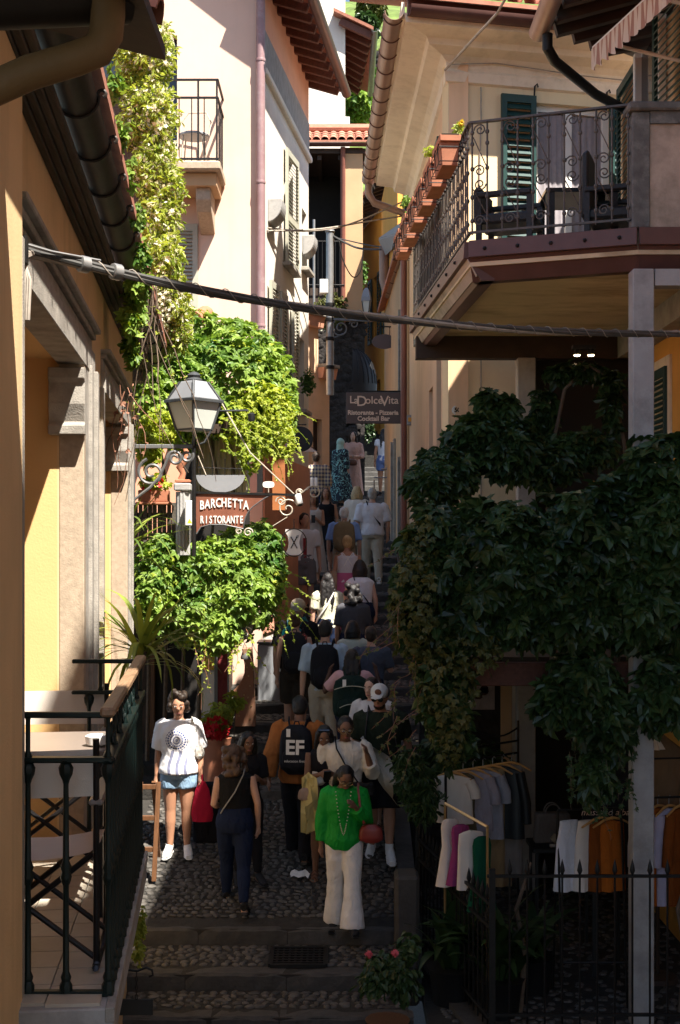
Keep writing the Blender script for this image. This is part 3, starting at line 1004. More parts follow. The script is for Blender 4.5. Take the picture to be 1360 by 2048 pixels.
q = MB(); q.obox(PC + V((-.03, .12, 9.8)), V((.1, 0, 0)), V((0, .1, 0)), V((0, 0, 1.2))); q.build('corner', M['pink'], ph)
# eave with rafters and tiles over the street
for i in range(13):
    a = -0.35 + i * 0.39
    q = MB()
    q.beam(pst(a, 7.98, -.1), pst(a, 7.78, .52), .09, .13)
    q.build('rafter', M['rafter'], ph, bevel=.006)
q = MB()
n = 60
g = []
for i in range(n + 1):
    a = -.55 + (PL_ + .95) * i / n
    w = .035 * math.sin(i / n * 2 * PI * 13)
    g.append([pst(a, 8.1 + w, -.1), pst(a, 7.88 + w, .58)])
q.sheet(g)
setp(q.build('tile_underside', M['tile_clay'], ph), kind='stuff')
q = MB(); half_pipe(q, pst(-.6, 7.82, .63), pst(4.55, 7.82, .63), .085, 10); q.build('gutter', M['brown_trim'], ph)
q = MB(); q.prism([(0, 8.14), (0, 8.2), (-3, 9.5), (-3, 9.4)], pst(-.55, 0, .58), NP, V((0, 0, 1)), UP * 5.2); q.build('roof', M['tile_clay'], ph)
# downpipe on the corner
q = MB(); q.tube([PC + V((-.02, -.08, e)) for e in (1.2, 4, 7, 11)], .062, 12); dp = q.build('downpipe', M['mauve_pipe'], ph)
for e in (5.0, 6.7, 3.0):
    MB().lathe([(.068, 0), (.07, .01), (.07, .03), (.068, .04)], PC + V((-.02, -.08, e)), 12).build('pipe_clip', M['mauve_pipe'], dp)
# shutters of the street side
for a, zb, w, h in ((1.72, 4.25, .82, 1.8), (.35, 1.65, .5, 2.1), (1.2, 1.65, .42, 2.1), (2.3, 1.65, .42, 2.1)):
    shutter(ph, pst(a, zb, .05), UP + NP * .06, w, h, NP, M['sage_shutter'], .055)
for a0, a1, zb, zt in ((1.75, 2.6, 4.3, 6.05), (3.55, 4.05, 4.6, 5.6), (1.1, 2.2, 1.7, 3.75), (3.3, 3.8, 2.2, 3.4)):
    q = MB(); q.obox(pst((a0 + a1) / 2, (zb + zt) / 2, -.17), UP * ((a1 - a0) / 2), NP * .01, V((0, 0, (zt - zb) / 2)))
    w_ = q.build('window', M['glass'], ph)
    q = MB(); q.obox(pst((a0 + a1) / 2, zb - .03, .04), UP * ((a1 - a0) / 2 + .08), NP * .09, V((0, 0, .03)))
    q.build('sill', M['stone'], w_, bevel=.006)
# shutter and door of the gable side
for x in (-3.15,):
    shutter(ph, (-2.45, 18.17, 2.5), (1, 0, 0), .46, 1.95, (0, -1, 0), M['sage_shutter'], .05)
q = MB(); q.box((-3.5, 18.36, 2.55), (-2.45, 18.38, 4.42)); q.build('window', M['glass'], ph)
q = MB(); q.box((-3.4, 18.36, 4.95), (-2.28, 18.38, 7.1)); q.build('balcony_door', M['glass'], ph)
# little balcony
sb = thing('balcony', 'small stone balcony with thin black railing on the pink gable', 'balcony', (-2.2, 17.7, 4.7))
q = MB()
q.box((-3.6, 17.35, 4.98), (-1.6, 18.2, 5.1)); q.build('slab', M['roughcast'], sb, bevel=.02)
q = MB(); q.box((-3.6, 17.5, 4.8), (-1.66, 18.2, 4.979)); q.build('underside', M['tan'], sb, bevel=.01)
for x in (-1.85, -3.3):
    q = MB(); q.prism([(0, 0), (-.62, 0), (-.62, -.16), (-.5, -.3), (0, -.5)], (x - .1, 18.198, 4.8), (0, 1, 0), (0, 0, 1), V((.2, 0, 0))); q.build('corbel', M['roughcast'], sb, bevel=.01)
for y0 in (17.42,):
    for i in range(12):
        x = -3.5 + i * .168
        MB().tube([(x, y0, 5.1), (x, y0, 5.97)], .008, 5).build('bar', M['iron'], sb)
    for i in range(1, 5):
        MB().tube([(-1.64, 17.42 + i * .18, 5.1), (-1.64, 17.42 + i * .18, 5.97)], .008, 5).build('bar', M['iron'], sb)
    for z in (5.14, 5.96, 6.2):
        q = MB(); q.beam((-3.55, y0, z), (-1.63, y0, z), .03, .025); q.build('rail', M['iron'], sb)
        q = MB(); q.beam((-1.64, y0, z), (-1.64, 18.2, z), .03, .025); q.build('rail', M['iron'], sb)
    for x in (-1.65, -1.9):
        q = MB(); q.beam((x, y0, 5.1), (x, y0, 6.2), .025, .025, up=(0, 1, 0)); q.build('post', M['iron'], sb)
bc = thing('garden_chair', 'pale round metal chair standing on the small stone balcony', 'chair', (-2.0, 17.8, 5.1))
q = MB(); q.lathe([(.2, .44), (.21, .45), (.21, .47), (.2, .48)], (-2.0, 17.8, 5.1), 18); q.build('seat', M['plate_grey'], bc)
for k in range(4):
    a = PI / 4 + k * PI / 2
    MB().tube([(-2 + .18 * math.cos(a), 17.8 + .18 * math.sin(a), 5.55), (-2 + .23 * math.cos(a), 17.8 + .23 * math.sin(a), 5.1)], .01, 6).build('leg', M['cream_iron'], bc)
q = MB(); q.tube([(-1.82, 17.9, 5.55), (-1.78, 17.95, 5.8), (-1.85, 18.0, 5.95), (-2.1, 18.02, 5.95), (-2.2, 17.98, 5.8), (-2.18, 17.92, 5.55)], .01, 6); q.build('backrest', M['cream_iron'], bc)
# wall boxes
for k, (a, z, lab) in enumerate(((.4, 4.62, 'half round plaster flower box on the white wall by the mauve pipe'), (3.6, 4.85, 'half round plaster flower box high on the white wall by the loggia'))):
    b = thing('wall_planter', lab, 'planter', pst(a, z, .15), 'half round wall planters')
    q = MB()
    q.prism([(0, 0), (.2, 0), (.2, -.08)] + [(.2 * math.cos(t), -.08 - .25 * math.sin(t)) for t in np.linspace(.15, 1.57, 9)], pst(a, z + .3, 0.001), NP, V((0, 0, 1)), UP * .4)
    q.build('trough', M['concrete'], b, bevel=.01)
    q = MB(); q.obox(pst(a + .2, z + .301, .1), UP * .17, NP * .08, V((0, 0, .004))); q.build('soil', M['soil'], b)
# annex with stepped parapets
A0, A1 = V((-0.78, 28.6, 0)), V((-0.24, 29.3, 0))
UA = (A1 - A0).normalized(); NA = V((UA.y, -UA.x, 0)); LA = (A1 - A0).length
ax = thing('annex', 'low pale annex with stepped orange copings beyond the pink house', 'house', (-0.6, 29, 0))
A00 = A0 - UA * 1.2
mb = MB()
wall(mb, A00, UA, LA + 1.2, -1, 3.9, -NA * .2, holes=[(1.2 + .3, 1.2 + .62, 0.6, 2.75)])
mb.build('wall', M['peach'], ax)
mb = MB(); wall(mb, A00 + NA * .003, UA, 1.2 + .48, 3.9, 5.0, -NA * .2); mb.build('parapet_wall', M['peach'], ax)
for a0, a1, z in ((-.05, 1.7, 5.0), (1.66, LA + 1.27, 3.9)):
    q = MB(); q.prism([(.2, 0), (.14, -.24), (0, -.24), (0, 0)], A00 + UA * a0 + V((0, 0, z)), NA, V((0, 0, 1)), UA * (a1 - a0)); q.build('coping', M['salmon'], ax, bevel=.01)
    q = MB(); q.obox(A00 + UA * ((a0 + a1) / 2) + V((0, 0, z + .04)) + NA * .1, UA * ((a1 - a0) / 2), NA * .15, V((0, 0, .038))); q.build('cap', M['stone'], ax, bevel=.008)
q = MB(); q.obox(A00 + UA * 1.66 - NA * .15 + V((0, 0, 1.65)), UA * .17, NA * .01, V((0, 0, 1.1))); q.build('door', M['dark_wood'], ax)
q = MB(); q.obox(A00 + UA * ((LA + 1.2) / 2) + NA * .006 + V((0, 0, 1.3)), UA * ((LA + 1.2) / 2), NA * .004, V((0, 0, 1.5)))
# lower pink shopfront wall of the pink house
lwz = 0
q = MB(); q.obox(pst(2.15, .0, .015), UP * 2.13, NP * .012, V((0, 0, 1.28))); q.build('lower_wall', M['salmon'], ph)
# ================================================================== FAR BUILDINGS
lg = thing('loggia_house', 'far house with terracotta tiles over a dark loggia and a rubble base', 'house', (0, 31.5, 0))
mb = MB()
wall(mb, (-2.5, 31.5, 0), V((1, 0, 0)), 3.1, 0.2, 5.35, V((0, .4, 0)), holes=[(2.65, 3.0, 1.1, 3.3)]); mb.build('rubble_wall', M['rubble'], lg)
random.seed(11)
st = MB()
for i in range(300):
    x, z = random.uniform(-.9, .55), random.uniform(1.0, 5.25)
    st.ball((x, 31.49, z), (random.uniform(.06, .15), .018, random.uniform(.05, .1)), 7, 4)
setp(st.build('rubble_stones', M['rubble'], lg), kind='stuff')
q = MB(); q.box((.12, 31.42, 5.35), (.55, 31.9, 9.55)); q.build('pillar', M['tan'], lg, bevel=.01)
q = MB(); q.box((-2.5, 31.42, 5.352), (.119, 31.8, 6.15)); q.build('parapet', M['dark_wood'], lg)
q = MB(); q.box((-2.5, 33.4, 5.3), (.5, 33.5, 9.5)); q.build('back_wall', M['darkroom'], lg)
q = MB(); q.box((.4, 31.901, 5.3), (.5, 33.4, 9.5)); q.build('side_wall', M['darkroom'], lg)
q = MB(); q.box((-2.5, 31.4, 9.4), (.62, 33.5, 9.52)); q.build('ceiling', M['dark_wood'], lg)
for i in range(6):
    q = MB(); q.beam((-2.0 + i * .5, 31.5, 9.33), (-2.0 + i * .5, 33.4, 9.33), .1, .12); q.build('beam', M['dark_wood'], lg)
q = MB(); half_pipe(q, (-2.5, 31.25, 9.6), (.8, 31.25, 9.6), .08, 8); q.build('gutter', M['brown_trim'], lg)
q = MB(); q.tube([(.07, 31.3, 9.52), (.07, 31.36, 9.4), (.07, 31.36, 5.3)], .06, 10); q.build('downpipe', M['pipe'], lg)
TL = roof_tile_mesh(.34, .1, .86)
for i in range(9):
    for j in range(3):
        piece('roof_tile', TL, lg, (-.98 + i * .205, 31.2 + j * .3, 9.66 + j * .145), Euler((.45, 0, 0)))
q = MB(); q.prism([(31.16, 9.6), (31.16, 9.64), (33.6, 10.82), (33.6, 10.7)], (-2.5, 0, 0), (0, 1, 0), (0, 0, 1), V((3.3, 0, 0))); q.build('roof', M['tile_clay'], lg)
q = MB(); q.tube([(-1.0, 32.1, 10.22), (.75, 32.1, 10.22)], .09, 8); q.build('ridge', M['tile_clay'], lg)
for i in range(11):
    x = -.95 + i * .105
    MB().tube([(x, 31.3, 6.16), (x, 31.3, 7.25)], .01, 5).build('rail_bar', M['iron'], lg)
for z in (6.2, 7.25):
    MB().tube([(-1.0, 31.3, z), (.1, 31.3, z)], .015, 6).build('rail', M['iron'], lg)
MB().tube([(-.62, 31.0, 5.2), (-.62, 31.0, 7.7)], .03, 8).build('post', M['galv'], lg)
wh = thing('rough_white_house', 'far rough white rendered house with dark rafters under its tiled roof', 'house', (-1, 40, 8))
q = MB(); q.box((-4, 40, 0), (.16, 45, 17.5)); q.build('wall', M['white'], wh)
for i in range(9):
    z = 16.8 - .0 * i
    y = 39.8 + i * .62
    q = MB(); q.beam((.0, y, 15.95), (.98 - .04 * i, y, 15.5), .16, .2); q.build('rafter', M['rafter'], wh)
q = MB(); q.prism([(-.2, 16.2), (1.02, 15.62), (1.02, 15.72), (-.2, 16.3)], (0, 39.6, 0), (1, 0, 0), (0, 0, 1), V((0, 5.6, 0))); q.build('roof', M['tile_clay'], wh)
q = MB(); half_pipe(q, (1.06, 39.5, 15.62), (1.06, 45.3, 15.62), .1, 8); q.build('gutter', M['galv'], wh)
q = MB(); q.box((.162, 40.3, 11.5), (.3, 41.2, 13.2)); q.build('window_frame', M['whitepaint'], wh)
MB().tube([(.14, 39.9, 8), (.2, 39.9, 12.2), (.6, 39.9, 12.5)], .03, 6).build('white_pipe', M['whitepaint'], wh)
# yellow house closing the view
Ya, Yb = V((2.2, 36, 0)), V((.64, 45, 0))
UY = (Yb - Ya).normalized(); NY = V((-UY.y, UY.x, 0))
if NY.y > 0: NY = -NY
yh = thing('yellow_house', 'far orange yellow house with dark green shutters at the bend of the street', 'house', (1.6, 40, 2))
mb = MB(); wall(mb, Ya, UY, 9.1, 1.0, 10.6, -NY * .3, holes=[(3.0, 4.0, 6.6, 8.6), (5.6, 6.5, 6.6, 8.6), (5.4, 6.4, 3.6, 5.2)]); mb.build('wall', M['orange_wall'], yh)
for a in (2.4, 4.05, 5.0, 6.55):
    shutter(yh, Ya + UY * a + NY * .06 + V((0, 0, 6.5)), UY, .55, 2.1, NY, M['green_shutter'], .09)
for a0, a1, z0, z1 in ((3.0, 4.0, 6.6, 8.6), (5.6, 6.5, 6.6, 8.6), (5.4, 6.4, 3.6, 5.2)):
    q = MB(); q.obox(Ya + UY * ((a0 + a1) / 2) - NY * .2 + V((0, 0, (z0 + z1) / 2)), UY * ((a1 - a0) / 2), NY * .01, V((0, 0, (z1 - z0) / 2))); q.build('window', M['glass'], yh)
for i in range(16):
    a = .3 + i * .55
    q = MB(); q.beam(Ya + UY * a + V((0, 0, 10.75)) - NY * .1, Ya + UY * a + NY * .9 + V((0, 0, 10.35)), .12, .16); q.build('rafter', M['dark_wood'], yh)
q = MB(); q.prism([(-.2, 10.9), (.95, 10.45), (.95, 10.55), (-.2, 11.0)], Ya, NY, V((0, 0, 1)), UY * 9.1); q.build('roof', M['tile_clay'], yh)
q = MB(); q.tube([Ya + UY * 1.2 + NY * .1 + V((0, 0, z)) for z in (2, 6, 10.3)], .07, 8); q.build('downpipe', M['iron'], yh)
# small awning house on the left of the passage
aw = thing('dome_awning', 'dark folding dome awning over a far doorway in the passage', 'awning', (.62, 31.2, 3.6))
q = MB()
rs = []
for i in range(9):
    t = i / 8 * PI / 2
    rs.append([V((.3 + .58 * math.sin(t) * math.cos(s), 30.9 - .4 * math.sin(t) * math.sin(s), 3.75 + .85 * math.cos(t))) for s in np.linspace(-.1, PI / 2, 8)])
q.rings(rs, False, False, 0, True)
q.rings([rs[-1], [p - V((0, 0, .28)) for p in rs[-1]]], False, False, 0, True)
q.build('canopy', M['black'], aw)
for k in range(8):
    MB().tube([r[k] + V((0, -.01, .008)) for r in rs], .008, 4).build('rib', M['iron'], aw)
# terrain behind
hb = MB()
g = []
random.seed(5)
for i in range(25):
    row = []
    for j in range(31):
        y = 52 + i * 3
        x = -30 + j * 2.2
        row.append(V((x, y, 12.5 + (y - 52) * .52 + 1.2 * math.sin(x * .3 + i) * .6 + random.uniform(-.5, .5) + (2.0 if i > 3 else 0))))
    g.append(row)
hb.sheet(g)
setp(hb.build('hillside', M['hill'], loc=(0, 70, 15)), kind='structure')
hw = MB()
for i in range(16):
    for j in range(5):
        hw.ball((-1.0 + i * .42 + (j % 2) * .2, 56.0, 19.9 + j * .28), (.25, .15, .16), 6, 4)
hw.box((-2, 56, 19.5), (6, 56.3, 21.2))
setp(hw.build('garden_wall', M['rubble']), 'grey dry stone retaining wall in the hillside garden', 'wall')

# ================================================================== RIGHT HOUSE
RC = V((1.35, 16.2, 0))
UF = V((2.19, 0.5, 0)).normalized(); NF = V((UF.y, -UF.x, 0))      # facing wall
US = V((-0.021, 1, 0)).normalized(); NS = V((-US.y, US.x, 0))      # side along the street, outward to -x
rh = thing('beige_house', 'beige and peach house on the right with a deep moulded cornice and dark green shutters', 'house', (2.4, 17, -4.1))
def rf(a, z, d=0.0): return RC + UF * a + NF * d + V((0, 0, z))
def rs_(a, z, d=0.0): return RC + US * a + NS * d + V((0, 0, z))
mb = MB(); wall(mb, RC, UF, 2.6, -4.3, 6.3, -NF * .25, holes=[(1.147, 2.2, 2.66, 5.57)]); mb.build('facing_wall', M['beige'], rh)
mb = MB(); wall(mb, RC + US * .002, US, 6.5, -4.3, 6.3, -NS * .25, holes=[(.9, 1.55, 0.4, 2.7), (2.1, 2.7, -.2, 2.2), (3.4, 4.2, 3.2, 5.2), (1.3, 2.2, 3.2, 5.2)]); mb.build('street_wall', M['peach'], rh)
for a0, a1, z0, z1 in ((.9, 1.55, .4, 2.7), (2.1, 2.7, -.2, 2.2), (3.4, 4.2, 3.2, 5.2), (1.3, 2.2, 3.2, 5.2)):
    q = MB(); q.obox(rs_((a0 + a1) / 2, (z0 + z1) / 2, -.18), US * ((a1 - a0) / 2), NS * .01, V((0, 0, (z1 - z0) / 2))); q.build('window', M['glass'], rh)
for a, w in ((.75, .5), (2.25, .5), (2.85, .5), (4.25, .5)):
    shutter(rh, rs_(a, 3.15, .05), US, w, 2.15, NS, M['green_shutter'], .06)
CP = [(0, 5.72), (.04, 5.74), (.05, 5.86), (.02, 5.9), (.03, 5.98), (.1, 6.04), (.27, 6.09), (.3, 6.16), (.34, 6.17), (.58, 6.2), (.6, 6.3), (0, 6.36)]
q = MB()
# cornice mitred round the corner
cn = [[rs_(6.4, z, o) for o, z in CP], [RC + US * 0 + NS * 0 + V((0, 0, 0)) for _ in CP], [rf(2.6, z, o) for o, z in CP]]
for i, (o, z) in enumerate(CP):
    # intersection of the two offset lines
    a = V((NS.x, NS.y)); b = V((NF.x, NF.y))
    det = NS.x * NF.y - NS.y * NF.x
    px_ = (o * NF.y - o * NS.y) / det
    py_ = (o * NS.x - o * NF.x) / det
    cn[1][i] = RC + V((px_, py_, z))
q.rings(cn, True, True, 0, False)
q.build('cornice', M['soffit'], rh)
q = MB(); half_pipe(q, rs_(-.75, 6.32, .72), rs_(6.45, 6.32, .72), .115, 12); gt = q.build('gutter', M['gutter'], rh)
for i in range(13):
    c = rs_(-.6 + i * .55, 6.32, .72)
    q = MB(); q.tube([c - NS * (.12 * math.cos(t)) + V((0, 0, -.12 * math.sin(t))) for t in np.linspace(-.15, PI + .15, 12)], .009, 6); q.build('gutter_strap', M['brown_trim'], gt)
q = MB(); q.tube([rs_(6.38, 6.25, .72), rs_(6.38, 6.05, .72), rs_(6.4, 5.9, .62), rs_(6.5, 5.75, .1), rs_(6.5, 5.5, .1)], .065, 12); q.build('downspout', M['gutter'], rh)
q = MB(); q.tube([rs_(6.75, 5.1, .08), rs_(6.75, -.6, .08)], .06, 12); q.build('downpipe', M['pipe'], rh)
q = MB(); half_pipe(q, rf(-.7, 6.34, .68), rf(2.7, 6.34, .68), .1, 10); q.obox(rf(1, 6.36, .6), UF * 1.7, NF * .03, V((0, 0, .1))); q.build('gutter', M['brown_trim'], rh)
q = MB(); q.obox(rs_(2.9, 6.36, .61), US * 3.55, NS * .02, V((0, 0, .1))); q.build('fascia', M['soffit'], rh)
q = MB(); q.prism([(.75, 6.42), (.75, 6.47), (-2.4, 7.75), (-2.4, 7.65)], rf(-.7, 0, 0), NF, V((0, 0, 1)), UF * 3.4); q.build('roof', M['tile_clay'], rh)
for i in range(10):
    piece('roof_tile', TL, rh, rf(-.1 + i * .22, 6.5, .72), Euler((.4, 0, math.atan2(UF.y, UF.x))))
# door to the balcony
q = MB(); q.obox(rf(1.67, 4.1, -.16), UF * .52, NF * .008, V((0, 0, 1.45))); wd = q.build('balcony_door', M['glass'], rh)
for a in (1.18, 1.64, 2.15):
    q = MB(); q.obox(rf(a, 4.1, -.12), UF * .045, NF * .03, V((0, 0, 1.45))); q.build('frame', M['whitepaint'], wd, bevel=.006)
q = MB(); q.obox(rf(1.67, 5.53, -.12), UF * .45, NF * .028, V((0, 0, .04))); q.build('frame', M['whitepaint'], wd)
for a0, a1 in ((1.225, 1.595), (1.685, 2.105)):
    g = [[rf(a0 + (a1 - a0) * i / 16, z, -.135 + .008 * math.sin(i * 1.9)) for z in (2.7, 3.4, 4.2, 5.48)] for i in range(17)]
    MB().sheet(g).build('curtain', M['lace'], wd)
    q = MB()
    for k in range(3):
        c = rf(a0 + .06 + .1 * k, 3.05 + .15 * (k % 2), -.12)
        for j in range(7):
            t = j / 6 * PI
            q.add([c, c + UF * (.07 * math.cos(t) - .006) + V((0, 0, .1 * math.sin(t) + .03)), c + UF * (.07 * math.cos(t) + .006) + V((0, 0, .1 * math.sin(t) + .04))], [(0, 1, 2)])
        q.tube(spiral(c + V((0, 0, .22)), UF, V((0, 0, 1)), .05, .01, 0, 1.4, 12), .005, 4)
    q.build('lace_pattern', M['lace_white'], wd)
shutter(rh, rf(.68, 2.7, .05), UF, .46, 2.93, NF, M['green_shutter'], .092, single=True, mid=.47, th=.045)
shutter(rh, rf(2.14, 2.7, .06), UF, .4, 2.9, NF, M['green_shutter'], .092, single=True, mid=.47, th=.045)
for a in (1.12, 2.1):
    MB().tube([rf(a, 5.5, .03), rf(a, 5.75, .06), rf(a + .03, 5.78, .07), rf(a + .04, 5.74, .07)], .012, 6).build('hinge_hook', M['iron'], rh)
# corner quoin strip, wall cable, number plate
q = MB(); q.tube([rf(.42, 5.7, .02), rf(.42, 5.3, .02), rf(.4, 4.5, .02), rf(.42, 3.2, .02), rf(.42, -.2, .02)], .009, 5); q.build('wall_wire', M['cable_pale'], rh)
q = MB(); q.tube([rf(0, 5.93, .08), rf(.6, 6.0, .06), rf(1.1, 5.97, .07), rf(1.7, 5.93, .07), rf(2.4, 5.92, .07)], .008, 5); q.build('wall_wire', M['cable_pale'], rh)
npl = thing('house_number', 'small oval white enamel house number plate reading 50', 'number plate', rf(.11, 1.65, .01))
q = MB(); q.lathe([(.062, -.004), (.066, 0), (.06, .008)], rf(.11, 1.65, .008), 20, axis=NF)
o = q.build('plate', M['ceramic'], npl); 
lettering('50', .075, npl, rf(.11, 1.65, .021), UF, (0, 0, 1), M['black'], bold=.002)
# thin line from the eave corner out of the picture
q = MB(); q.tube([RC + V((-.05, -.1, 5.85)), V((1.75, 14.5, 5.9)), V((2.1, 12.5, 6.1)), V((2.5, 10, 6.5))], .016, 6)
setp(q.build('service_wire', M['cable_pale'], loc=RC + V((0, -.1, 5.8))), 'grey twisted service wire rising from the cornice corner', 'wire')
# ------------------------------------------------------------------ next house up the street, with the restaurant sign
nh = thing('mauve_house', 'narrow mauve and yellow house carrying the LaDolceVita restaurant sign', 'house', (1.6, 25, -1))
NB = V((1.18, 22.75, 0))
mb = MB(); wall(mb, NB, US, 7.3, -2, 5.3, -NS * .25, holes=[(.8, 1.7, 2.4, 4.3), (.9, 1.9, -1, 1.55), (3.2, 4.1, -.6, 2.0)]); mb.build('street_wall', M['tan'], nh)
for a0, a1, z0, z1 in ((.8, 1.7, 2.4, 4.3), (.9, 1.9, -1, 1.55), (3.2, 4.1, -.6, 2.0)):
    q = MB(); q.obox(NB + US * ((a0 + a1) / 2) - NS * .15 + V((0, 0, (z0 + z1) / 2)), US * ((a1 - a0) / 2), NS * .01, V((0, 0, (z1 - z0) / 2))); q.build('window', M['glass'], nh)
    q = MB()
    for a in (a0, a1):
        q.obox(NB + US * a + NS * .02 + V((0, 0, (z0 + z1) / 2)), US * .07, NS * .03, V((0, 0, (z1 - z0) / 2 + .07)))
    q.build('door_surround', M['stone'], nh)
mb = MB(); wall(mb, NB + NS * .003 + US * 2.6, US, 5.9, 5.3, 8.2, -NS * .1); mb.build('upper_wall', M['orange_wall'], nh)  # raised and lengthened to cast shade on the rubble wall
q = MB(); half_pipe(q, at(818, 470, 23.0), at(776, 588, 28.2), .1, 10); g = q.build('gutter', M['gutter'], nh)
for i in range(5):
    c = at(818, 470, 23.0).lerp(at(776, 588, 28.2), .1 + i * .2)
    q = MB(); q.tube([c + V((-.105 * math.cos(t), 0, -.105 * math.sin(t))) for t in np.linspace(-.1, PI + .1, 10)], .008, 5); q.build('gutter_strap', M['brown_trim'], g)
q = MB(); q.tube([at(768, 492, 28.2), at(768, 560, 28.2), at(776, 590, 28.2)], .11, 10); q.build('hopper', M['gutter'], nh)
q = MB(); q.add([at(757, 480, 28.3), at(815, 440, 24), at(822, 462, 23), at(770, 512, 28.2)], [(0, 1, 2, 3)]); q.add([p + V((0, 0, .04)) for p in q.v[:4]], [(0, 1, 2, 3)]); q.build('roof_sheet', M['plate_grey'], nh)
q = MB(); q.prism([(.16, 5.3), (.16, 5.38), (-2, 6.3), (-2, 6.2)], NB + US * .9, NS, V((0, 0, 1)), US * 6.4); q.build('roof', M['tile_clay'], nh)
# ================================================================== WING ON THE RIGHT
WX = 3.5
wg = thing('ochre_wing', 'ochre house wing at the right edge with dark green shutters and a striped awning', 'house', (4, 12, -4.1))
mb = MB(); wall(mb, (WX, 3.0, 0), V((0, 1, 0)), 13.2, -4.3, 5.6, V((3.0, 0, 0)), holes=[]); mb.build('wall', M['peach'], wg)
mb = MB(); wall(mb, (WX - .012, 13.0, 0), V((0, 1, 0)), 2.78, -4.2, 2.38, V((.01, 0, 0))); mb.build('lower_wall', M['orange_wall'], wg)
q = MB(); q.box((WX - .02, 13.9, 3.0), (WX - .013, 15.05, 5.6)); w_ = q.build('window', M['glass'], wg)
for y in (13.88, 15.0):
    q = MB(); q.box((WX - .1, y, 2.9), (WX - .014, y + .09, 5.65)); q.build('frame', M['whitepaint'], w_, bevel=.006)
shutter(wg, (WX - .06, 15.1, 2.75), (0, 1, 0), 1.0, 2.85, (-1, 0, 0), M['green_shutter'], .075, single=True)
shutter(wg, (WX - .1, 12.75, 2.95), (-.1, 1, 0), .95, 2.85, (-1, -.1, 0), M['green_shutter'], .075, single=True)
shutter(wg, (WX - .05, 13.75, .25), (0, 1, 0), .85, 1.62, (-1, 0, 0), M['green_shutter'], .06)
q = MB(); q.box((WX - .04, 13.65, .15), (WX - .013, 14.72, 1.98)); q.build('window_trim', M['soffit'], wg)
WE, WEX = 5.2, 2.13
for i in range(14):
    y = 9.6 + i * .4
    x0 = WEX + .06 if y < 13.5 else WEX + .06 + (y - 13.5) / 1.565
    q = MB(); q.beam((WX + .2, y, WE + .55), (x0, y, WE + .12 + (x0 - WEX) * .33), .1, .14); q.build('rafter', M['dark_wood'], wg)
q = MB(); q.prism([(WEX, 9.35), (WEX, 13.5), (WX + .1, 15.8), (WX + 3, 15.8), (WX + 3, 9.35)], (0, 0, 0), (1, 0, 0), (0, 1, 0), V((0, 0, .05)))
for v in q.v: v.z += WE + .2 + (v.x - WEX) * .33
q.build('roof', M['dark_wood'], wg)
q = MB(); half_pipe(q, (WEX - .06, 9.35, WE + .12), (WEX - .06, 13.55, WE + .12), .105, 10); q.build('gutter', M['gutter'], wg)
q = MB(); q.tube([(WEX, 13.35, WE + .02), (WEX, 13.35, WE - .12), (WEX + .1, 13.5, WE - .2), (2.85, 14.5, WE - .2), (WX - .08, 15.5, WE - .05)], .055, 10); q.build('downspout', M['iron'], wg)
# striped awning over the wing window
an = thing('striped_awning', 'rolled out pink striped awning with a scalloped valance at the top right', 'awning', (3.1, 12.2, 4.9))
pa_, pb_ = V((2.56, 13.1, 4.97)), V((2.95, 11.3, 4.97))
q = MB(); q.beam(pa_, pb_, .05, .06); q.build('front_bar', M['whitepaint'], an, bevel=.01)
g = []
for i in range(73):
    t = i / 72
    p = pa_.lerp(pb_, t)
    dz = .2 + .045 * abs(math.sin(t * PI * 12))
    g.append([p + V((-.028 + .02 * math.sin(t * 70) * k, 0, -dz * k)) for k in (0, .33, .66, 1)])
STR = mat('awning_stripes', (0.62, 0.5, 0.42), .9, bump=0)
nt = STR.node_tree
wv = nt.nodes.new('ShaderNodeTexWave'); wv.bands_direction = 'Y'; wv.inputs['Scale'].default_value = 3.2
tcn = nt.nodes.new('ShaderNodeTexCoord'); nt.links.new(tcn.outputs['Object'], wv.inputs['Vector'])
rp = nt.nodes.new('ShaderNodeValToRGB'); rp.color_ramp.interpolation = 'CONSTANT'
rp.color_ramp.elements[0].color = (.66, .55, .46, 1); rp.color_ramp.elements[1].color = (.4, .22, .17, 1); rp.color_ramp.elements[1].position = .62
nt.links.new(wv.outputs['Fac'], rp.inputs['Fac']); nt.links.new(rp.outputs['Color'], nt.nodes['Principled BSDF'].inputs['Base Color'])
MB().sheet(g).build('valance', STR, an)
q = MB(); q.add([pa_, pb_, V((WX, 11.3, 5.5)), V((WX, 13.1, 5.5))], [(0, 1, 2, 3)]); q.build('canopy', STR, an)
for y in (11.7, 12.9):
    MB().tube([(2.62, y, 4.96), (WX, y, 4.75)], .018, 6).build('arm', M['whitepaint'], an)
# unseen house continuing the wing, its eaves shaped to shade the street
nw = thing('near_house', 'tall unseen near house on the right, shaped to shade the street', 'house', (4.6, 2, -4.1))
q = MB(); q.box((WX, -8, -5), (WX + 5, 2.99, 11)); q.build('wall', M['peach'], nw)
q = MB(); q.box((4.3, 9.36, 5.9), (7, 10.9, 12.3)); q.build('shade_block', M['peach'], nw)  # unseen block added to shade the people on the middle steps
q = MB(); q.box((WX + .02, 2.991, 5.9), (WX + 3, 9.3, 9.8)); q.build('upper_wall', M['peach'], nw)
for y0, y1, e in ((-8, .4, 10.2), (.4, 1.2, 8.3), (1.2, 4.4, 10.2), (4.4, 9.34, 8.25)):  # eaves stepped to shape the shade; low segment lets a sun stripe through
    q = MB(); q.prism([(2.6, e), (2.6, e + .1), (WX + 4, e + 2), (WX + 4, e + 1.8)], (0, y0, 0), (1, 0, 0), (0, 0, 1), V((0, y1 - y0 - .004, 0))); q.build('roof', M['dark_wood'], nw)

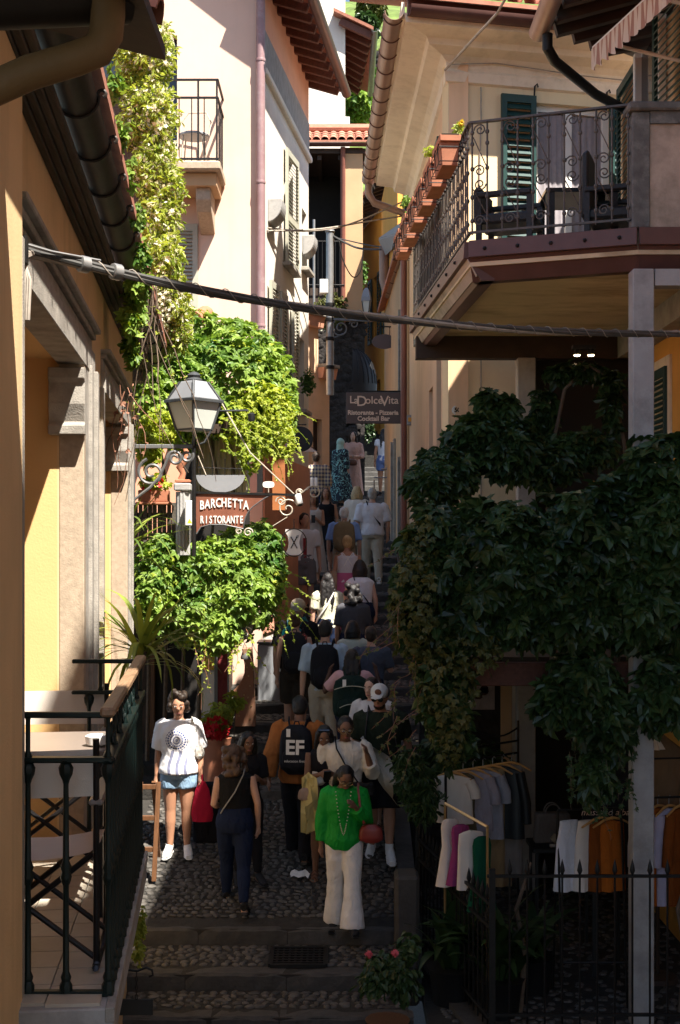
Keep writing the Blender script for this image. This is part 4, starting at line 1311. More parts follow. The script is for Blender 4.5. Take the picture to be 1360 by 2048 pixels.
# ================================================================== UPPER RIGHT BALCONY
SC = V((1.15, 11.5, 0)); SF = V((.89, 15.62, 0)); SR = V((2.52, 11.0, 0))
SE = 2.64
UA_ = (SF - SC).normalized(); UB = (SR - SC).normalized()
rb = thing('balcony', 'large upper balcony with scrolled iron railing over the vine covered terrace', 'balcony', (2.3, 13, 2.3))
plan = [SC, SR, V((4.0, 11.0, 0)), V((4.0, 15.6, 0)), V((3.49, 15.6, 0)), SF]
q = MB(); q.prism([(p.x, p.y) for p in plan], (0, 0, SE - .2), (1, 0, 0), (0, 1, 0), V((0, 0, .2))); q.build('slab', M['slabunder'], rb)
# sheet metal fascia and the edge beam below
def fascia(p, q2, n, nm='fascia'):
    d = (q2 - p).normalized()
    b = MB()
    b.prism([(.05, .02), (.06, -.13), (.03, -.13), (.0, -.13), (0, .02)], p + V((0, 0, SE)), n, V((0, 0, 1)), q2 - p)
    b.build(nm, M['brown_trim'], rb, bevel=.004)
    b = MB()
    b.prism([(.02, -.132), (-.1, -.32), (-.22, -.32), (-.22, -.132)], p + V((0, 0, SE)), n, V((0, 0, 1)), q2 - p)
    b.build('edge_beam', M['brown_trim'], rb)
nB = V((UB.y, -UB.x, 0)); nA = V((-UA_.y, UA_.x, 0))
fascia(SC, SR, nB); fascia(SF, SC, nA)
fascia(SR + V((.003, 0, 0)), V((4.0, 11.0, 0)), V((0, -1, 0)))
q = MB(); q.prism([(.024, -.134), (-.06, -.28), (-.066, -.28), (.018, -.134)], SF + V((0, 0, SE)), nA, V((0, 0, 1)), SC - SF); q.build('side_board', M['parapet'], rb)
for i in range(5):
    MB().ball(SC.lerp(SR, .1 + i * .2) + nB * .06 + V((0, 0, SE - .06)), .018, 8, 4).build('bolt', M['iron'], rb)
for i in range(7):
    MB().ball(SF.lerp(SC, .1 + i * .13) + nA * .06 + V((0, 0, SE - .06)), .018, 8, 4).build('bolt', M['iron'], rb)
q = MB(); q.beam((.9, 15.46, SE - .33), (3.48, 15.46, SE - .33), .2, .26); q.build('back_beam', M['dark_wood'], rb)
q = MB(); q.beam((3.38, 11.2, SE - .33), (3.38, 15.5, SE - .33), .2, .26); q.build('side_beam', M['concrete'], rb)
for (x, y, w, zb, zt) in ((2.56, 11.05, .09, -4.12, SE - .33), (2.2, 15.42, .105, -4.12, SE - .46)):
    q = MB(); q.box((x - w, y - w, zb), (x + w, y + w, zt)); q.build('column', M['concrete'], rb, bevel=.008)
q = MB(); q.beam((2.66, 11.05, SE - .4), (4.0, 11.05, SE - .4), .16, .14); q.build('tie_beam', M['concrete'], rb)
# parapet panel at the right
q = MB(); q.box((2.47, 10.98, SE + .02), (2.62, 11.13, SE + 1.0)); q.build('pier', M['dark_stone'], rb, bevel=.008)
q = MB(); q.box((2.621, 11.0, SE + .02), (4.0, 11.1, SE + 1.0)); q.build('parapet', M['parapet'], rb)
q = MB(); q.box((2.621, 10.975, SE + .9), (4.0, 11.12, SE + 1.002)); q.build('parapet_band', M['dark_stone'], rb)
q = MB(); q.box((2.43, 10.93, SE + 1.003), (4.0, 11.18, SE + 1.075)); q.build('coping', M['dark_stone'], rb, bevel=.015)
# railing
rr = thing('railing', None, None, SC + V((0, 0, SE)))
rr.parent = rb; rr.location = WL[rr] - WL[rb]
RT = SE + 1.07
def bal_mesh():
    q = MB()
    q.tube([(0, 0, 0), (0, 0, .99)], .009, 6)
    for z in (.12, .33, .58, .8, .9):
        q.lathe([(.01, -.02), (.018, -.008), (.018, .008), (.01, .02)], (0, 0, z), 6)
    return q.mesh('baluster', M['rail_iron'])
BM = bal_mesh()
for z, w, h in ((RT, .045, .018), (SE + .1, .03, .018)):
    for a, b in ((SC, SR - UB * .06), (SF, SC)):
        q = MB(); q.beam(a + V((0, 0, z)), b + V((0, 0, z)), w, h); q.build('rail', M['rail_iron'], rr)
nb = 10
LB = (SR - SC).length - .1
for i in range(nb + 1):
    piece('baluster', BM, rr, SC + UB * (.02 + LB * i / nb) + V((0, 0, SE + .08)))
LAe = (SF - SC).length
for i in range(1, 33):
    piece('baluster', BM, rr, SC + UA_ * (LAe * i / 32.5) + V((0, 0, SE + .08)))
def scrolls(o, u, w):
    z = V((0, 0, 1))
    q = MB()
    m = o + u * (w / 2)
    q.tube(spiral(o + u * (w * .52) + z * .92, u, z, .055, .012, PI, -1.5, 16), .0065, 5)
    q.tube(spiral(o + u * (w * .48) + z * .56, u, z, .055, .012, PI, -1.5, 16), .0065, 5)
    q.tube(spiral(o + u * (w * .52) + z * .44, u, -z, .055, .012, 0, 1.5, 16), .0065, 5)
    q.tube(spiral(o + u * (w * .48) + z * .12, u, z, .05, .012, 0, 1.5, 16), .0065, 5)
    q.tube([o + u * .01 + z * .86, o + u * (w - .01) + z * .6], .005, 4)
    q.tube([o + u * .01 + z * .4, o + u * (w - .01) + z * .18], .005, 4)
    return q
for i in range(0, nb, 2):
    scrolls(SC + UB * (.02 + LB * i / nb) + V((0, 0, SE + .08)), UB, LB / nb).build('scroll', M['rail_iron'], rr)
for i in range(1, 32, 2):
    scrolls(SC + UA_ * (LAe * i / 32.5) + V((0, 0, SE + .08)), UA_, LAe / 32.5).build('scroll', M['rail_iron'], rr)
# furniture on the upper balcony
def rattan_chair(label, o, rz, bh=.3):
    r = thing('rattan_chair', label, 'chair', o, 'black chairs on the upper balcony')
    R = Matrix.Rotation(rz, 3, 'Z')
    P = lambda x, y, z: V(o) + R @ V((x, y, z))
    q = MB(); q.obox(P(0, 0, .4), R @ V((.27, 0, 0)), R @ V((0, .27, 0)), V((0, 0, .05))); q.build('seat', M['wicker'], r, bevel=.02)
    q = MB(); q.obox(P(0, -.26, .38 + bh), R @ V((.28, 0, 0)), R @ V((0, .035, .02)), V((0, 0, bh))); q.build('backrest', M['wicker'], r, bevel=.02)
    for s in (-1, 1):
        q = MB(); q.obox(P(.28 * s, .0, .62), R @ V((.035, 0, 0)), R @ V((0, .26, 0)), V((0, 0, .025))); q.build('armrest', M['wicker'], r, bevel=.01)
        for y in (-.24, .24):
            q = MB(); q.obox(P(.27 * s, y, .3), R @ V((.025, 0, 0)), R @ V((0, .025, 0)), V((0, 0, .3))); q.build('leg', M['wicker'], r)
    return r
rattan_chair('black wicker chair with a high woven back beside the balcony pier', (2.6, 12.2, SE), -1.9)
k = rattan_chair('low black armchair behind the corner of the scrolled railing', (1.62, 12.4, SE), -1.9, .16)
tt = thing('balcony_table', 'dark glass topped table on the upper balcony between the chairs', 'table', (2.3, 12.6, SE))
q = MB(); q.box((1.95, 12.3, SE + .68), (2.65, 13.0, SE + .72)); q.build('table_top', M['glass'], tt, bevel=.006)
for x in (2.0, 2.6):
    for y in (12.35, 12.95):
        q = MB(); q.box((x - .035, y - .035, SE), (x + .035, y + .035, SE + .68)); q.build('leg', M['wicker'], tt)
# terracotta flower boxes hung outside the railing
for i in range(6):
    c = SC + UA_ * (.42 + i * .7) + nA * .15 + V((0, 0, SE + .9))
    lab = ['clay flower box with a yellow bloom, nearest the railing corner', 'clay flower box next up the railing from the yellow blooming one', 'third clay flower box from the railing corner, in a wire basket',
           'clay flower box between the middle of the railing and its far end', 'clay flower box second from the far end of the railing', 'clay flower box at the far end of the railing by the gutter'][i]
    b = thing('flower_box', lab, 'planter', c - V((0, 0, .12)), 'clay flower boxes along the balcony railing')
    q = MB()
    for z0, z1, w in ((-.15, .06, .86), (.06, .12, .96)):
        lo = [(-.27 * w, -.085), (.27 * w, -.085), (.27 * w, .085), (-.27 * w, .085)]
        k0 = .84 if z0 < 0 else 1.1
        r0 = [c + UA_ * (x * (.93 if z0 < 0 else 1)) + nA * (y * k0) + V((0, 0, z0)) for x, y in lo]
        r1 = [c + UA_ * x + nA * (y * (1.02 if z0 < 0 else 1.15)) + V((0, 0, z1)) for x, y in lo]
        q.rings([r0, r1], True, True, 0, False)
    q.build('trough', M['terracotta'], b, bevel=.006)
    q = MB(); q.obox(c + V((0, 0, .122)), UA_ * .26, nA * .08, V((0, 0, .006))); q.build('soil', M['soil'], b)
    q = MB()
    for z in (-.13, .0):
        q.tube([c + UA_ * x + nA * y + V((0, 0, z)) for x, y in ((-.29, -.1), (-.29, .1), (.29, .1), (.29, -.1))], .005, 4)
    for x in (-.2, 0, .2):
        q.tube([c + UA_ * x + nA * y + V((0, 0, z)) for y, z in ((-.1, -.13), (.095, -.135), (.11, .0), (.1, .05))], .005, 4)
    q.build('wire_basket', M['iron'], b)
# ================================================================== LOWER TERRACE AND SHOP
cy = setp(MB().box((.75, 8.0, -4.2), (4.2, 15.9, -4.1)).build('courtyard', M['mortar'], loc=(2, 12, -4.1)), kind='structure', label='dark paved shop courtyard below the terrace', cat='courtyard')
random.seed(21)
cobs = MB()
for i in range(1500):
    x, y = random.uniform(.9, 3.45), random.uniform(9.5, 15.4)
    s = random.uniform(.03, .045)
    cobs.ball((x, y, -4.1), (s, s * .8, .02), 6, 4)
setp(cobs.build('pebbles', M['cobble'], cy), kind='stuff')
rw = thing('retaining_wall', 'low stone retaining wall at the right edge of the steps', 'wall', (.66, 13, -4.1))
mb = MB()
ys = [11.9, 12.1, 13, 14, 15, 16.1]
for a, b in zip(ys, ys[1:]):
    za, zb = street_E(max(a, 12.11)) + .06, street_E(max(b - .01, 12.11)) + .06
    mb.prism([(a, -4.2), (b, -4.2), (b, zb), (a, za)], (.58, 0, 0), (0, 1, 0), (0, 0, 1), V((.17, 0, 0)))
mb.build('wall', M['kerb'], rw)
q = MB(); q.box((.58, 15.8, -4.6), (1.3, 16.1, street_E(16.1))); q.build('end_wall', M['kerb'], rw)
q = MB(); q.box((.5, 11.75, -4.2), (.72, 12.08, -3.02)); q.build('end_post', M['kerb'], rw, bevel=.03)
tr = thing('shop_terrace', 'dark timber terrace over the clothes shop carrying the climbing vine', 'terrace', (2.2, 13.5, -4.1))
q = MB(); q.box((1.0, 11.35, -1.12), (3.48, 15.55, -1.0)); q.build('deck', M['dark_wood'], tr)
q = MB(); q.beam((.95, 11.3, -1.14), (3.48, 11.3, -1.14), .14, .2); q.build('front_beam', M['rafter'], tr, bevel=.008)
q = MB(); q.beam((.98, 11.4, -1.13), (.98, 15.6, -1.13), .12, .2); q.build('side_beam', M['rafter'], tr)
for i in range(5):
    q = MB(); q.beam((1.1 + i * .55, 11.5, -1.2), (1.1 + i * .55, 15.5, -1.2), .08, .14); q.build('joist', M['dark_wood'], tr)
q = MB(); q.box((.95, 15.56, -4.12), (2.06, 15.75, -1.0)); q.build('rough_wall', M['rubble'], tr)
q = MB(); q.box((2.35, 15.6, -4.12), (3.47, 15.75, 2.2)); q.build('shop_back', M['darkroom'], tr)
q = MB(); q.box((1.92, 15.5, -4.12), (2.05, 15.558, -1.0)); q.build('door_post', M['tan'], tr)
for x in (1.02, 1.6, 2.2, 2.8, 3.4):
    MB().tube([(x, 11.42, -1.0), (x, 11.42, .0)], .015, 6).build('railing_post', M['iron'], tr)
MB().tube([(1.0, 11.42, 0.0), (3.47, 11.42, 0.0)], .015, 6).build('top_rail', M['iron'], tr)
for (x, y) in ((2.55, 13.6), (2.72, 13.6)):
    pass
EMI, nt, b_ = _nt('lit_bulb')
b_.inputs['Emission Color'].default_value = (1, .72, .4, 1); b_.inputs['Emission Strength'].default_value = 9
sp = thing('spotlight', 'pair of small lit spotlights under the dark terrace ceiling', 'lamp', (2.62, 14.0, 1.9))
MB().box((2.5, 13.95, 2.08), (2.75, 14.05, 2.12)).build('base', M['black'], sp)
for x in (2.55, 2.7):
    MB().lathe([(.02, .06), (.04, .0), (.045, -.02)], (x, 14.0, 2.04), 10).build('shade', M['black'], sp)
    MB().lathe([(.034, 0), (.03, -.012)], (x, 13.985, 2.018), 10).build('bulb', EMI, sp)
q = MB(); q.box((1.2, 15.3, 2.05), (3.4, 15.5, 2.2)); 
# ================================================================== FOLIAGE
def leaf_base(kind):
    """vertices and quads of one leaf: base at the origin, tip towards +y, face towards +z"""
    vs, fs = [(0, 0, 0)], []
    def leaflet(ang, L, w, droop):
        c, s = math.cos(ang), math.sin(ang)
        o = len(vs)
        for x, y, z in ((w, .38, .05), (w * .72, .72, .02), (0, 1, -droop), (-w * .72, .72, .02), (-w, .38, .05)):
            X, Y = x * L, y * L
            vs.append((c * X + s * Y, -s * X + c * Y, z * L))
        fs.append((0, o, o + 1, o + 2))
        fs.append((0, o + 2, o + 3, o + 4))
    if kind == 5:
        for a, L in ((0, .62), (.95, .55), (-.95, .55), (1.95, .4), (-1.95, .4)):
            leaflet(a, L, .27, .15)
    elif kind == 3:
        for a, L in ((0, .7), (.85, .55), (-.85, .55)):
            leaflet(a, L, .3, .12)
    elif kind == 'slim':
        leaflet(0, 1, .15, .25)
    elif kind == 'petal':
        for a in (0, 1.26, 2.51, 3.77, 5.03):
            leaflet(a, .5, .3, -.15)
    else:
        leaflet(0, 1, .36, .2)
    return np.array(vs, np.float64), np.array(fs, np.int32)

LB_ = {k: leaf_base(k) for k in (5, 3, 1, 'slim', 'petal')}
def leaf_mesh(kind, m):
    v, f = LB_[kind]
    return fast_mesh('leaf', v, f, m)
_lm = {}
def shared_leaf(kind, mname):
    if (kind, mname) not in _lm:
        _lm[(kind, mname)] = leaf_mesh(kind, M[mname])
    return _lm[(kind, mname)]

def frames(nrm, tip):
    nrm = nrm / np.linalg.norm(nrm, axis=1, keepdims=True)
    tip = tip - nrm * (tip * nrm).sum(1, keepdims=True)
    tip = tip / np.maximum(np.linalg.norm(tip, axis=1, keepdims=True), 1e-6)
    x = np.cross(tip, nrm)
    return np.stack([x, tip, nrm], axis=2)         # columns

def leaves_geo(P, R, size, kind):
    v, f = LB_[kind]
    n = len(P)
    W = np.einsum('nij,kj->nki', R, v) * size[:, None, None] + P[:, None, :]
    Fq = (f[None] + (np.arange(n) * len(v))[:, None, None]).reshape(-1, 4)
    return W.reshape(-1, 3), Fq

def sample_blobs(E, n, lo=.72, hi=1.03, only_front=False, jitter=.0):
    """points on the outer shells of ellipsoids (cx, cy, cz, rx, ry, rz); points deep inside another one are dropped"""
    E = np.array(E, float)
    area = (E[:, 3] * E[:, 5] + E[:, 3] * E[:, 4] + E[:, 4] * E[:, 5]) ** 1.0
    k = rng.choice(len(E), size=n, p=area / area.sum())
    d = rng.normal(size=(n, 3))
    d /= np.linalg.norm(d, axis=1, keepdims=True)
    if only_front:
        d[:, 1] = np.where(d[:, 1] > .35, -d[:, 1], d[:, 1])
    lump = .9 + .13 * np.sin(d[:, 0] * 7 + k) * np.sin(d[:, 2] * 8 + 2 * k)
    r = rng.uniform(lo, hi, n) * lump
    P = E[k, :3] + d * E[k, 3:] * r[:, None]
    keep = np.ones(n, bool)
    for e in E:
        q = ((P - e[:3]) / e[3:]) ** 2
        keep &= q.sum(1) > (lo * .86) ** 2
    nr = d / E[k, 3:]
    nr /= np.linalg.norm(nr, axis=1, keepdims=True)
    return P[keep], nr[keep], r[keep]

def pxblobs(L):
    """(px, py, depth, half width px, half height px, half depth m) of the photograph -> world ellipsoids"""
    out = []
    for px, py, Y, rx, ry, rz in L:
        c = at(px, py, Y)
        out.append((c.x, c.y, c.z, rx * Y / F, rz, ry * Y / F))
    return out

def vine(root, E, specs, nparts=0, up=.5, out=.6, rnd=.45, droop=.9, part_spec=0, lo=.72, name='foliage', only_front=True, flo=.9):
    """specs: (count, kind, size lo, size hi, material). The largest showing leaves become single parts, the rest one part"""
    made = 0
    for si, (n, kind, s0, s1, mn) in enumerate(specs):
        P, nr, r = sample_blobs(E, n, lo=lo, only_front=only_front)
        m = len(P)
        nm = nr * out + np.array([0, 0, up]) + rng.normal(size=(m, 3)) * rnd
        tp = np.array([0, 0, -droop]) + nr * .35 + rng.normal(size=(m, 3)) * .45
        R = frames(nm, tp)
        sz = rng.uniform(s0, s1, m)
        if nparts and si == part_spec:
            score = r - .8 * np.maximum(nr[:, 1], 0) + sz / s1 * .15
            idx = np.argsort(-score)[:nparts]
            msk = np.zeros(m, bool); msk[idx] = True
            me = shared_leaf(kind, mn)
            for i in idx:
                piece('leaf', me, root, P[i], Matrix(R[i].tolist()), float(sz[i]))
            P, R, sz = P[~msk], R[~msk], sz[~msk]
        v, f = leaves_geo(P, R, sz, kind)
        v = v - np.array(WL[root])
        o = piece(name, fast_mesh(name, v, f, M[mn]), root, WL[root])
        setp(o, kind='stuff')

def tendrils(root, starts, mat_t, mat_l, length, n_leaf=14, size=.06, seed=1, kind=3, drift=(0.1, -.1, -.6), r=.003):
    rr = random.Random(seed)
    q = MB()
    P, Nn, T, Z = [], [], [], []
    for s in starts:
        p = V(s)
        d = V((drift[0] + rr.uniform(-.5, .5), drift[1] + rr.uniform(-.4, .4), drift[2] + rr.uniform(-.3, .3))).normalized()
        pts = [p.copy()]
        L = length * rr.uniform(.5, 1.2)
        for i in range(9):
            d = (d + V((rr.uniform(-.3, .3), rr.uniform(-.3, .3), rr.uniform(-.3, .15)))).normalized()
            p = p + d * (L / 9)
            pts.append(p.copy())
        q.tube(pts, [r * (1 - .06 * i) for i in range(len(pts))], 4)
        for i in range(n_leaf):
            t = rr.uniform(0.05, 1) * 8.99
            b = pts[int(t)].lerp(pts[int(t) + 1], t % 1)
            P.append(b[:]); Nn.append((rr.uniform(-.5, .5), rr.uniform(-1, .1), rr.uniform(.1, 1))); T.append((rr.uniform(-1, 1), rr.uniform(-.6, .4), rr.uniform(-1, .1)))
            Z.append(size * rr.uniform(.5, 1.2) * (1.1 - .05 * t))
    setp(q.build('tendrils', mat_t, root), kind='stuff')
    if P:
        v, f = leaves_geo(np.array(P), frames(np.array(Nn), np.array(T)), np.array(Z), kind)
        setp(piece('tendril_leaves', fast_mesh('tendril_leaves', v - np.array(WL[root]), f, mat_l), root, WL[root]), kind='stuff')

# ------------------------------------------------------------------ big vine of the shaded terrace on the right
vr = thing('climbing_vine', 'huge dark green creeper covering the terrace railing above the clothes shop', 'vine', (2.2, 11.2, -4.1))
EB = pxblobs([(1180, 1110, 11.0, 180, 165, .42), (1010, 1135, 11.0, 190, 150, .42), (890, 1120, 11.1, 100, 130, .36), (1320, 1080, 10.95, 110, 190, .42), (1290, 1215, 10.95, 130, 90, .36),
              (1110, 1215, 10.95, 180, 85, .32), (935, 1215, 11.0, 120, 95, .34), (885, 1370, 11.0, 52, 110, .25), (905, 1470, 11.0, 32, 62, .2), (1165, 1370, 10.9, 75, 80, .25), (1205, 1450, 10.9, 55, 80, .2),
              (1190, 1545, 10.9, 30, 60, .14), (1320, 1380, 10.85, 55, 85, .2), (1105, 1400, 10.9, 35, 55, .16), (835, 1200, 11.05, 50, 110, .28), (1330, 930, 10.9, 90, 70, .3)])
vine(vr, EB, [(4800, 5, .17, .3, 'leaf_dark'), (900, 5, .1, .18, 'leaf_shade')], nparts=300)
EO = pxblobs([(835, 1200, 10.9, 60, 150, .3), (895, 1380, 10.85, 60, 130, .25), (930, 1300, 10.8, 90, 60, .2), (850, 1080, 11, 50, 60, .25), (905, 1480, 10.85, 30, 60, .2)])
vine(vr, EO, [(1100, 3, .05, .11, 'leaf_olive')], up=.2, name='young_foliage')
tendrils(vr, [at(790 + (i * 37) % 110, 1100 + (i * 61) % 400, 10.85) for i in range(26)], M['redtwig'], M['leaf_olive'], .5, 8, .06, 4, 3, (-.5, -.2, -.35))
tendrils(vr, [at(1120 + (i * 29) % 150, 1400 + (i * 53) % 160, 10.8) for i in range(16)], M['bark'], M['leaf_dark'], .5, 10, .09, 5, 5, (.1, -.1, -.9))
q = MB()
for i in range(9):
    p0 = V((1.0 + i * .28, 11.3, -4.08 if i in (2, 7) else -1.1))
    MB().tube([p0, p0 + V((.05, .0, .5)), p0 + V((-.03, -.02, .9)), p0 + V((.1, .0, 1.3))], [.03, .025, .02, .012], 6).build('stem', M['bark'], vr)
vb = thing('climbing_vine', 'dark creeper behind, climbing the arch and rail against the beige wall', 'vine', (1.7, 13.2, -1.0))
EB2 = pxblobs([(950, 885, 13.0, 72, 66, .35), (890, 945, 12.8, 70, 55, .35), (1020, 900, 12.9, 60, 66, .3), (855, 975, 12.5, 42, 40, .3), (1000, 825, 13.2, 40, 36, .2), (975, 800, 13.2, 24, 22, .15),
               (1222, 800, 13.6, 16, 75, .12), (1150, 745, 13.7, 60, 18, .12), (1085, 830, 13.7, 24, 55, .15), (1105, 900, 13.6, 40, 36, .2), (1080, 930, 13.0, 80, 40, .3), (1170, 900, 13.3, 60, 40, .2)])
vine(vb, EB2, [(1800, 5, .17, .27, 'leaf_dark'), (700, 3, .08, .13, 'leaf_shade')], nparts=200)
q = MB()
q.tube([(2.15, 13.6, -1), (2.18, 13.6, .8), (2.35, 13.6, 1.6), (2.6, 13.6, 1.85), (2.85, 13.6, 1.7), (2.98, 13.6, 1.0), (3.0, 13.6, -1)], .02, 6)
q.tube([(1.3, 13.2, -1), (1.2, 13.0, .3), (1.6, 13.2, 1.3)], .025, 6)
q.build('stem', M['bark'], vb)
# ------------------------------------------------------------------ sunny vines of the restaurant
vu = thing('climbing_vine', 'bright green sunlit creeper heaped over the restaurant pergola above the lantern', 'vine', (-1.6, 14.8, -.2))
EU = pxblobs([(440, 765, 14.8, 140, 110, .55), (355, 790, 14.4, 90, 120, .45), (530, 770, 15.2, 62, 90, .45), (470, 690, 15.3, 85, 55, .45), (395, 655, 15.2, 45, 40, .3), (300, 810, 14.0, 30, 120, .25), (565, 810, 15.1, 30, 70, .3), (350, 700, 14.6, 70, 50, .4)])
vine(vu, EU, [(3800, 5, .11, .2, 'leaf_sun'), (900, 3, .06, .1, 'leaf_lime')], nparts=300)
EL_ = pxblobs([(520, 830, 14.5, 75, 75, .28), (555, 880, 14.4, 45, 40, .2), (480, 860, 14.4, 50, 30, .2), (500, 910, 14.3, 25, 40, .15), (300, 880, 13.6, 28, 60, .2), (320, 850, 13.7, 40, 40, .2)])
vine(vu, EL_, [(2600, 3, .05, .1, 'leaf_lime')], up=.3, name='young_foliage')
tendrils(vu, [at(440 + (i * 41) % 150, 800 + (i * 23) % 110, 14.2) for i in range(34)], M['leaf_lime'], M['leaf_lime'], .55, 12, .06, 8, 3, (.6, -.2, -.35), .004)
q = MB()
for i in range(6):
    x = -2.3 + i * .2
    MB().tube([(x, 14.9, -.2), (x + .1, 14.9, .7), (x, 14.9, 1.4), (x + .3, 14.9, 1.9)], [.02, .018, .015, .01], 6).build('stem', M['bark'], vu)
vl = thing('climbing_vine', 'bright green sunlit creeper spilling over the restaurant front below the brown sign', 'vine', (-1.4, 14.6, -3))
ELo = pxblobs([(420, 1150, 14.6, 140, 82, .55), (330, 1140, 14.3, 62, 85, .45), (500, 1110, 14.8, 70, 75, .45), (478, 1195, 14.4, 78, 78, .45), (395, 1230, 14.3, 85, 62, .36), (545, 1150, 14.8, 26, 72, .25), (440, 1262, 14.1, 45, 45, .2), (310, 1200, 14.0, 40, 80, .3)])
vine(vl, ELo, [(4200, 5, .11, .19, 'leaf_sun'), (700, 3, .06, .1, 'leaf_lime')], nparts=300)
tendrils(vl, [at(490 + (i * 31) % 80, 1130 + (i * 17) % 110, 14.5) for i in range(26)], M['leaf_lime'], M['leaf_lime'], .5, 14, .06, 9, 3, (.55, -.15, -.45), .004)
tendrils(vl, [at(380 + (i * 37) % 120, 1250 + (i * 13) % 50, 14.0) for i in range(18)], M['redtwig'], M['leaf_lime'], .5, 12, .06, 10, 3, (.0, -.1, -.9), .004)
q = MB()
for i in range(4):
    MB().tube([(-2.3 + i * .2, 15.5, -2.6), (-2.25 + i * .2, 15.3, -1.5), (-2.2 + i * .22, 14.8, -.8)], [.03, .025, .02], 6).build('stem', M['bark'], vl)
# ------------------------------------------------------------------ jasmine column and hanging creeper on the left
jz = thing('jasmine', 'tall pale flowering jasmine column beside the gutter of the ochre house', 'climber', (-1.9, 12.8, 1.6))
EJ = pxblobs([(300, 110, 12.9, 55, 85, .3), (305, 230, 12.9, 55, 90, .3), (312, 340, 12.9, 50, 90, .3), (318, 440, 12.9, 48, 80, .3), (322, 530, 12.8, 48, 75, .28), (340, 610, 12.8, 44, 60, .25), (350, 665, 12.9, 40, 50, .25), (262, 120, 12.9, 30, 80, .25), (270, 230, 12.9, 30, 80, .25), (345, 385, 12.9, 28, 40, .2)])
vine(jz, EJ, [(9000, 'slim', .05, .1, 'leaf_jas'), (4400, 'petal', .04, .065, 'petal_cream')], up=.25, rnd=.8, droop=.4, lo=.6)
EJ2 = pxblobs([(325, 620, 12.7, 35, 60, .22), (300, 660, 12.6, 25, 40, .15)])
vine(jz, EJ2, [(900, 'slim', .03, .06, 'leaf_olive'), (700, 'petal', .025, .045, 'petal_cream')], up=.2, rnd=.8, lo=.5, name='dry_blossom')
q = MB()
q.box((-2.32, 12.85, 1.6), (-1.95, 13.1, 4.6))
q.build('trellis_post', M['old_wood'], jz)
hc = thing('hanging_creeper', 'creeper sprays hanging from the old gutter of the ochre house', 'vine', pl(10.0, 1.6, .5))
EH = pxblobs([(268, 590, 9.0, 24, 30, .1), (258, 640, 9.0, 20, 40, .1), (275, 625, 9.2, 16, 40, .1), (262, 700, 9.3, 14, 40, .1)])
vine(hc, EH, [(150, 5, .09, .15, 'leaf_sun'), (110, 3, .05, .08, 'leaf_lime')], nparts=70, up=.2, lo=.3, only_front=False)
EH2 = pxblobs([(226, 170, 5.9, 14, 40, .06), (240, 260, 6.4, 14, 40, .06), (256, 340, 7.0, 14, 40, .06), (276, 430, 7.7, 18, 36, .06), (285, 510, 8.2, 18, 36, .06), (280, 570, 8.6, 30, 30, .1)])
vine(hc, EH2, [(300, 3, .05, .09, 'leaf_sun')], up=.3, lo=.3, only_front=False, name='gutter_foliage')
tendrils(hc, [at(288 + (i * 7) % 26, 560 + (i * 5) % 30, 9.6 + .1 * (i % 5)) for i in range(12)], M['bark'], M['leaf_lime'], 1.5, 3, .05, 3, 3, (.0, .1, -2.5), .005)
tendrils(hc, [at(240 + (i * 9) % 30, 770 + (i * 13) % 60, 9.6) for i in range(6)], M['redtwig'], M['redtwig'], .8, 4, .06, 6, 3, (.2, -.1, -1.5), .004)
# bare reddish twig on the wall of the ochre house
tendrils(hc, [at(262, 1000 + i * 60, 12.0) for i in range(5)], M['redtwig'], M['leaf_lime'], .5, 1, .03, 16, 3, (-.5, -.3, -.2), .0025)

# ------------------------------------------------------------------ sword leaved plant by the balcony
def sword(L, w, arch, segs=7):
    q = MB()
    g = []
    for i in range(segs + 1):
        t = i / segs
        y = L * t
        a = arch * t * t
        c = V((0, L * math.sin(a) / max(a, 1e-3) * t if a > 1e-3 else y, 0))
        hy, hz = y * math.cos(a * .5), y * math.sin(a * .5)
        ww = w * (1 - t) ** .55 * min(1, .45 + t * 3)
        # leaf rises along z and bends over to +y
        g.append([V((-ww, hz, hy + ww * .25)), V((0, hz, hy)), V((ww, hz, hy + ww * .25))])
    q.sheet(g)
    return q
SW = [sword(.85, .032, .5).mesh('leaf', M['leaf_dracaena']), sword(.75, .03, 1.1).mesh('leaf', M['leaf_dracaena']), sword(.8, .028, 1.7).mesh('leaf', M['leaf_dracaena'])]
def dracaena(c, n, sc, label, seed, base):
    c, base = V(c), V(base)
    rr = random.Random(seed)
    r = thing('sword_plant', label, 'plant', base, 'sword leaved plants by the balcony')
    q = MB(); q.tube([base + V((0, 0, .2)), base.lerp(c, .5) + V((-.02, 0, 0)), c], [.045, .04, .035], 8); q.build('trunk', M['bark'], r)
    q = MB(); q.lathe([(.1, 0), (.12, .22), (.135, .25), (.11, .25)], base, 14); q.build('pot', M['concrete'], r)
    for i in range(n):
        el = rr.uniform(-.15, 1.25)
        piece('leaf', SW[i % 3], r, c + V((0, 0, rr.uniform(-.1, .05))), Euler((-(PI / 2 - el) * .9, 0, rr.uniform(0, 2 * PI))), sc * rr.uniform(.75, 1.15))
dracaena(at(284, 1300, 8.6), 60, .78, 'bright sword leaved plant fanning out behind the wooden handrail', 1, at(226, 1720, 8.6))
dracaena(at(243, 1110, 12.7), 46, .95, 'sword leaved plant peeping out behind the corner of the ochre house', 2, at(228, 1700, 12.7))
# ivy at the foot of the balcony
iv = thing('ivy', 'small sunlit ivy below the balcony edge', 'plant', at(278, 1905, 9.3))
vine(iv, pxblobs([(280, 1850, 9.6, 14, 45, .08), (276, 1905, 9.4, 10, 30, .08)]), [(150, 3, .05, .09, 'leaf_jas')], up=.2, lo=.2, only_front=False)
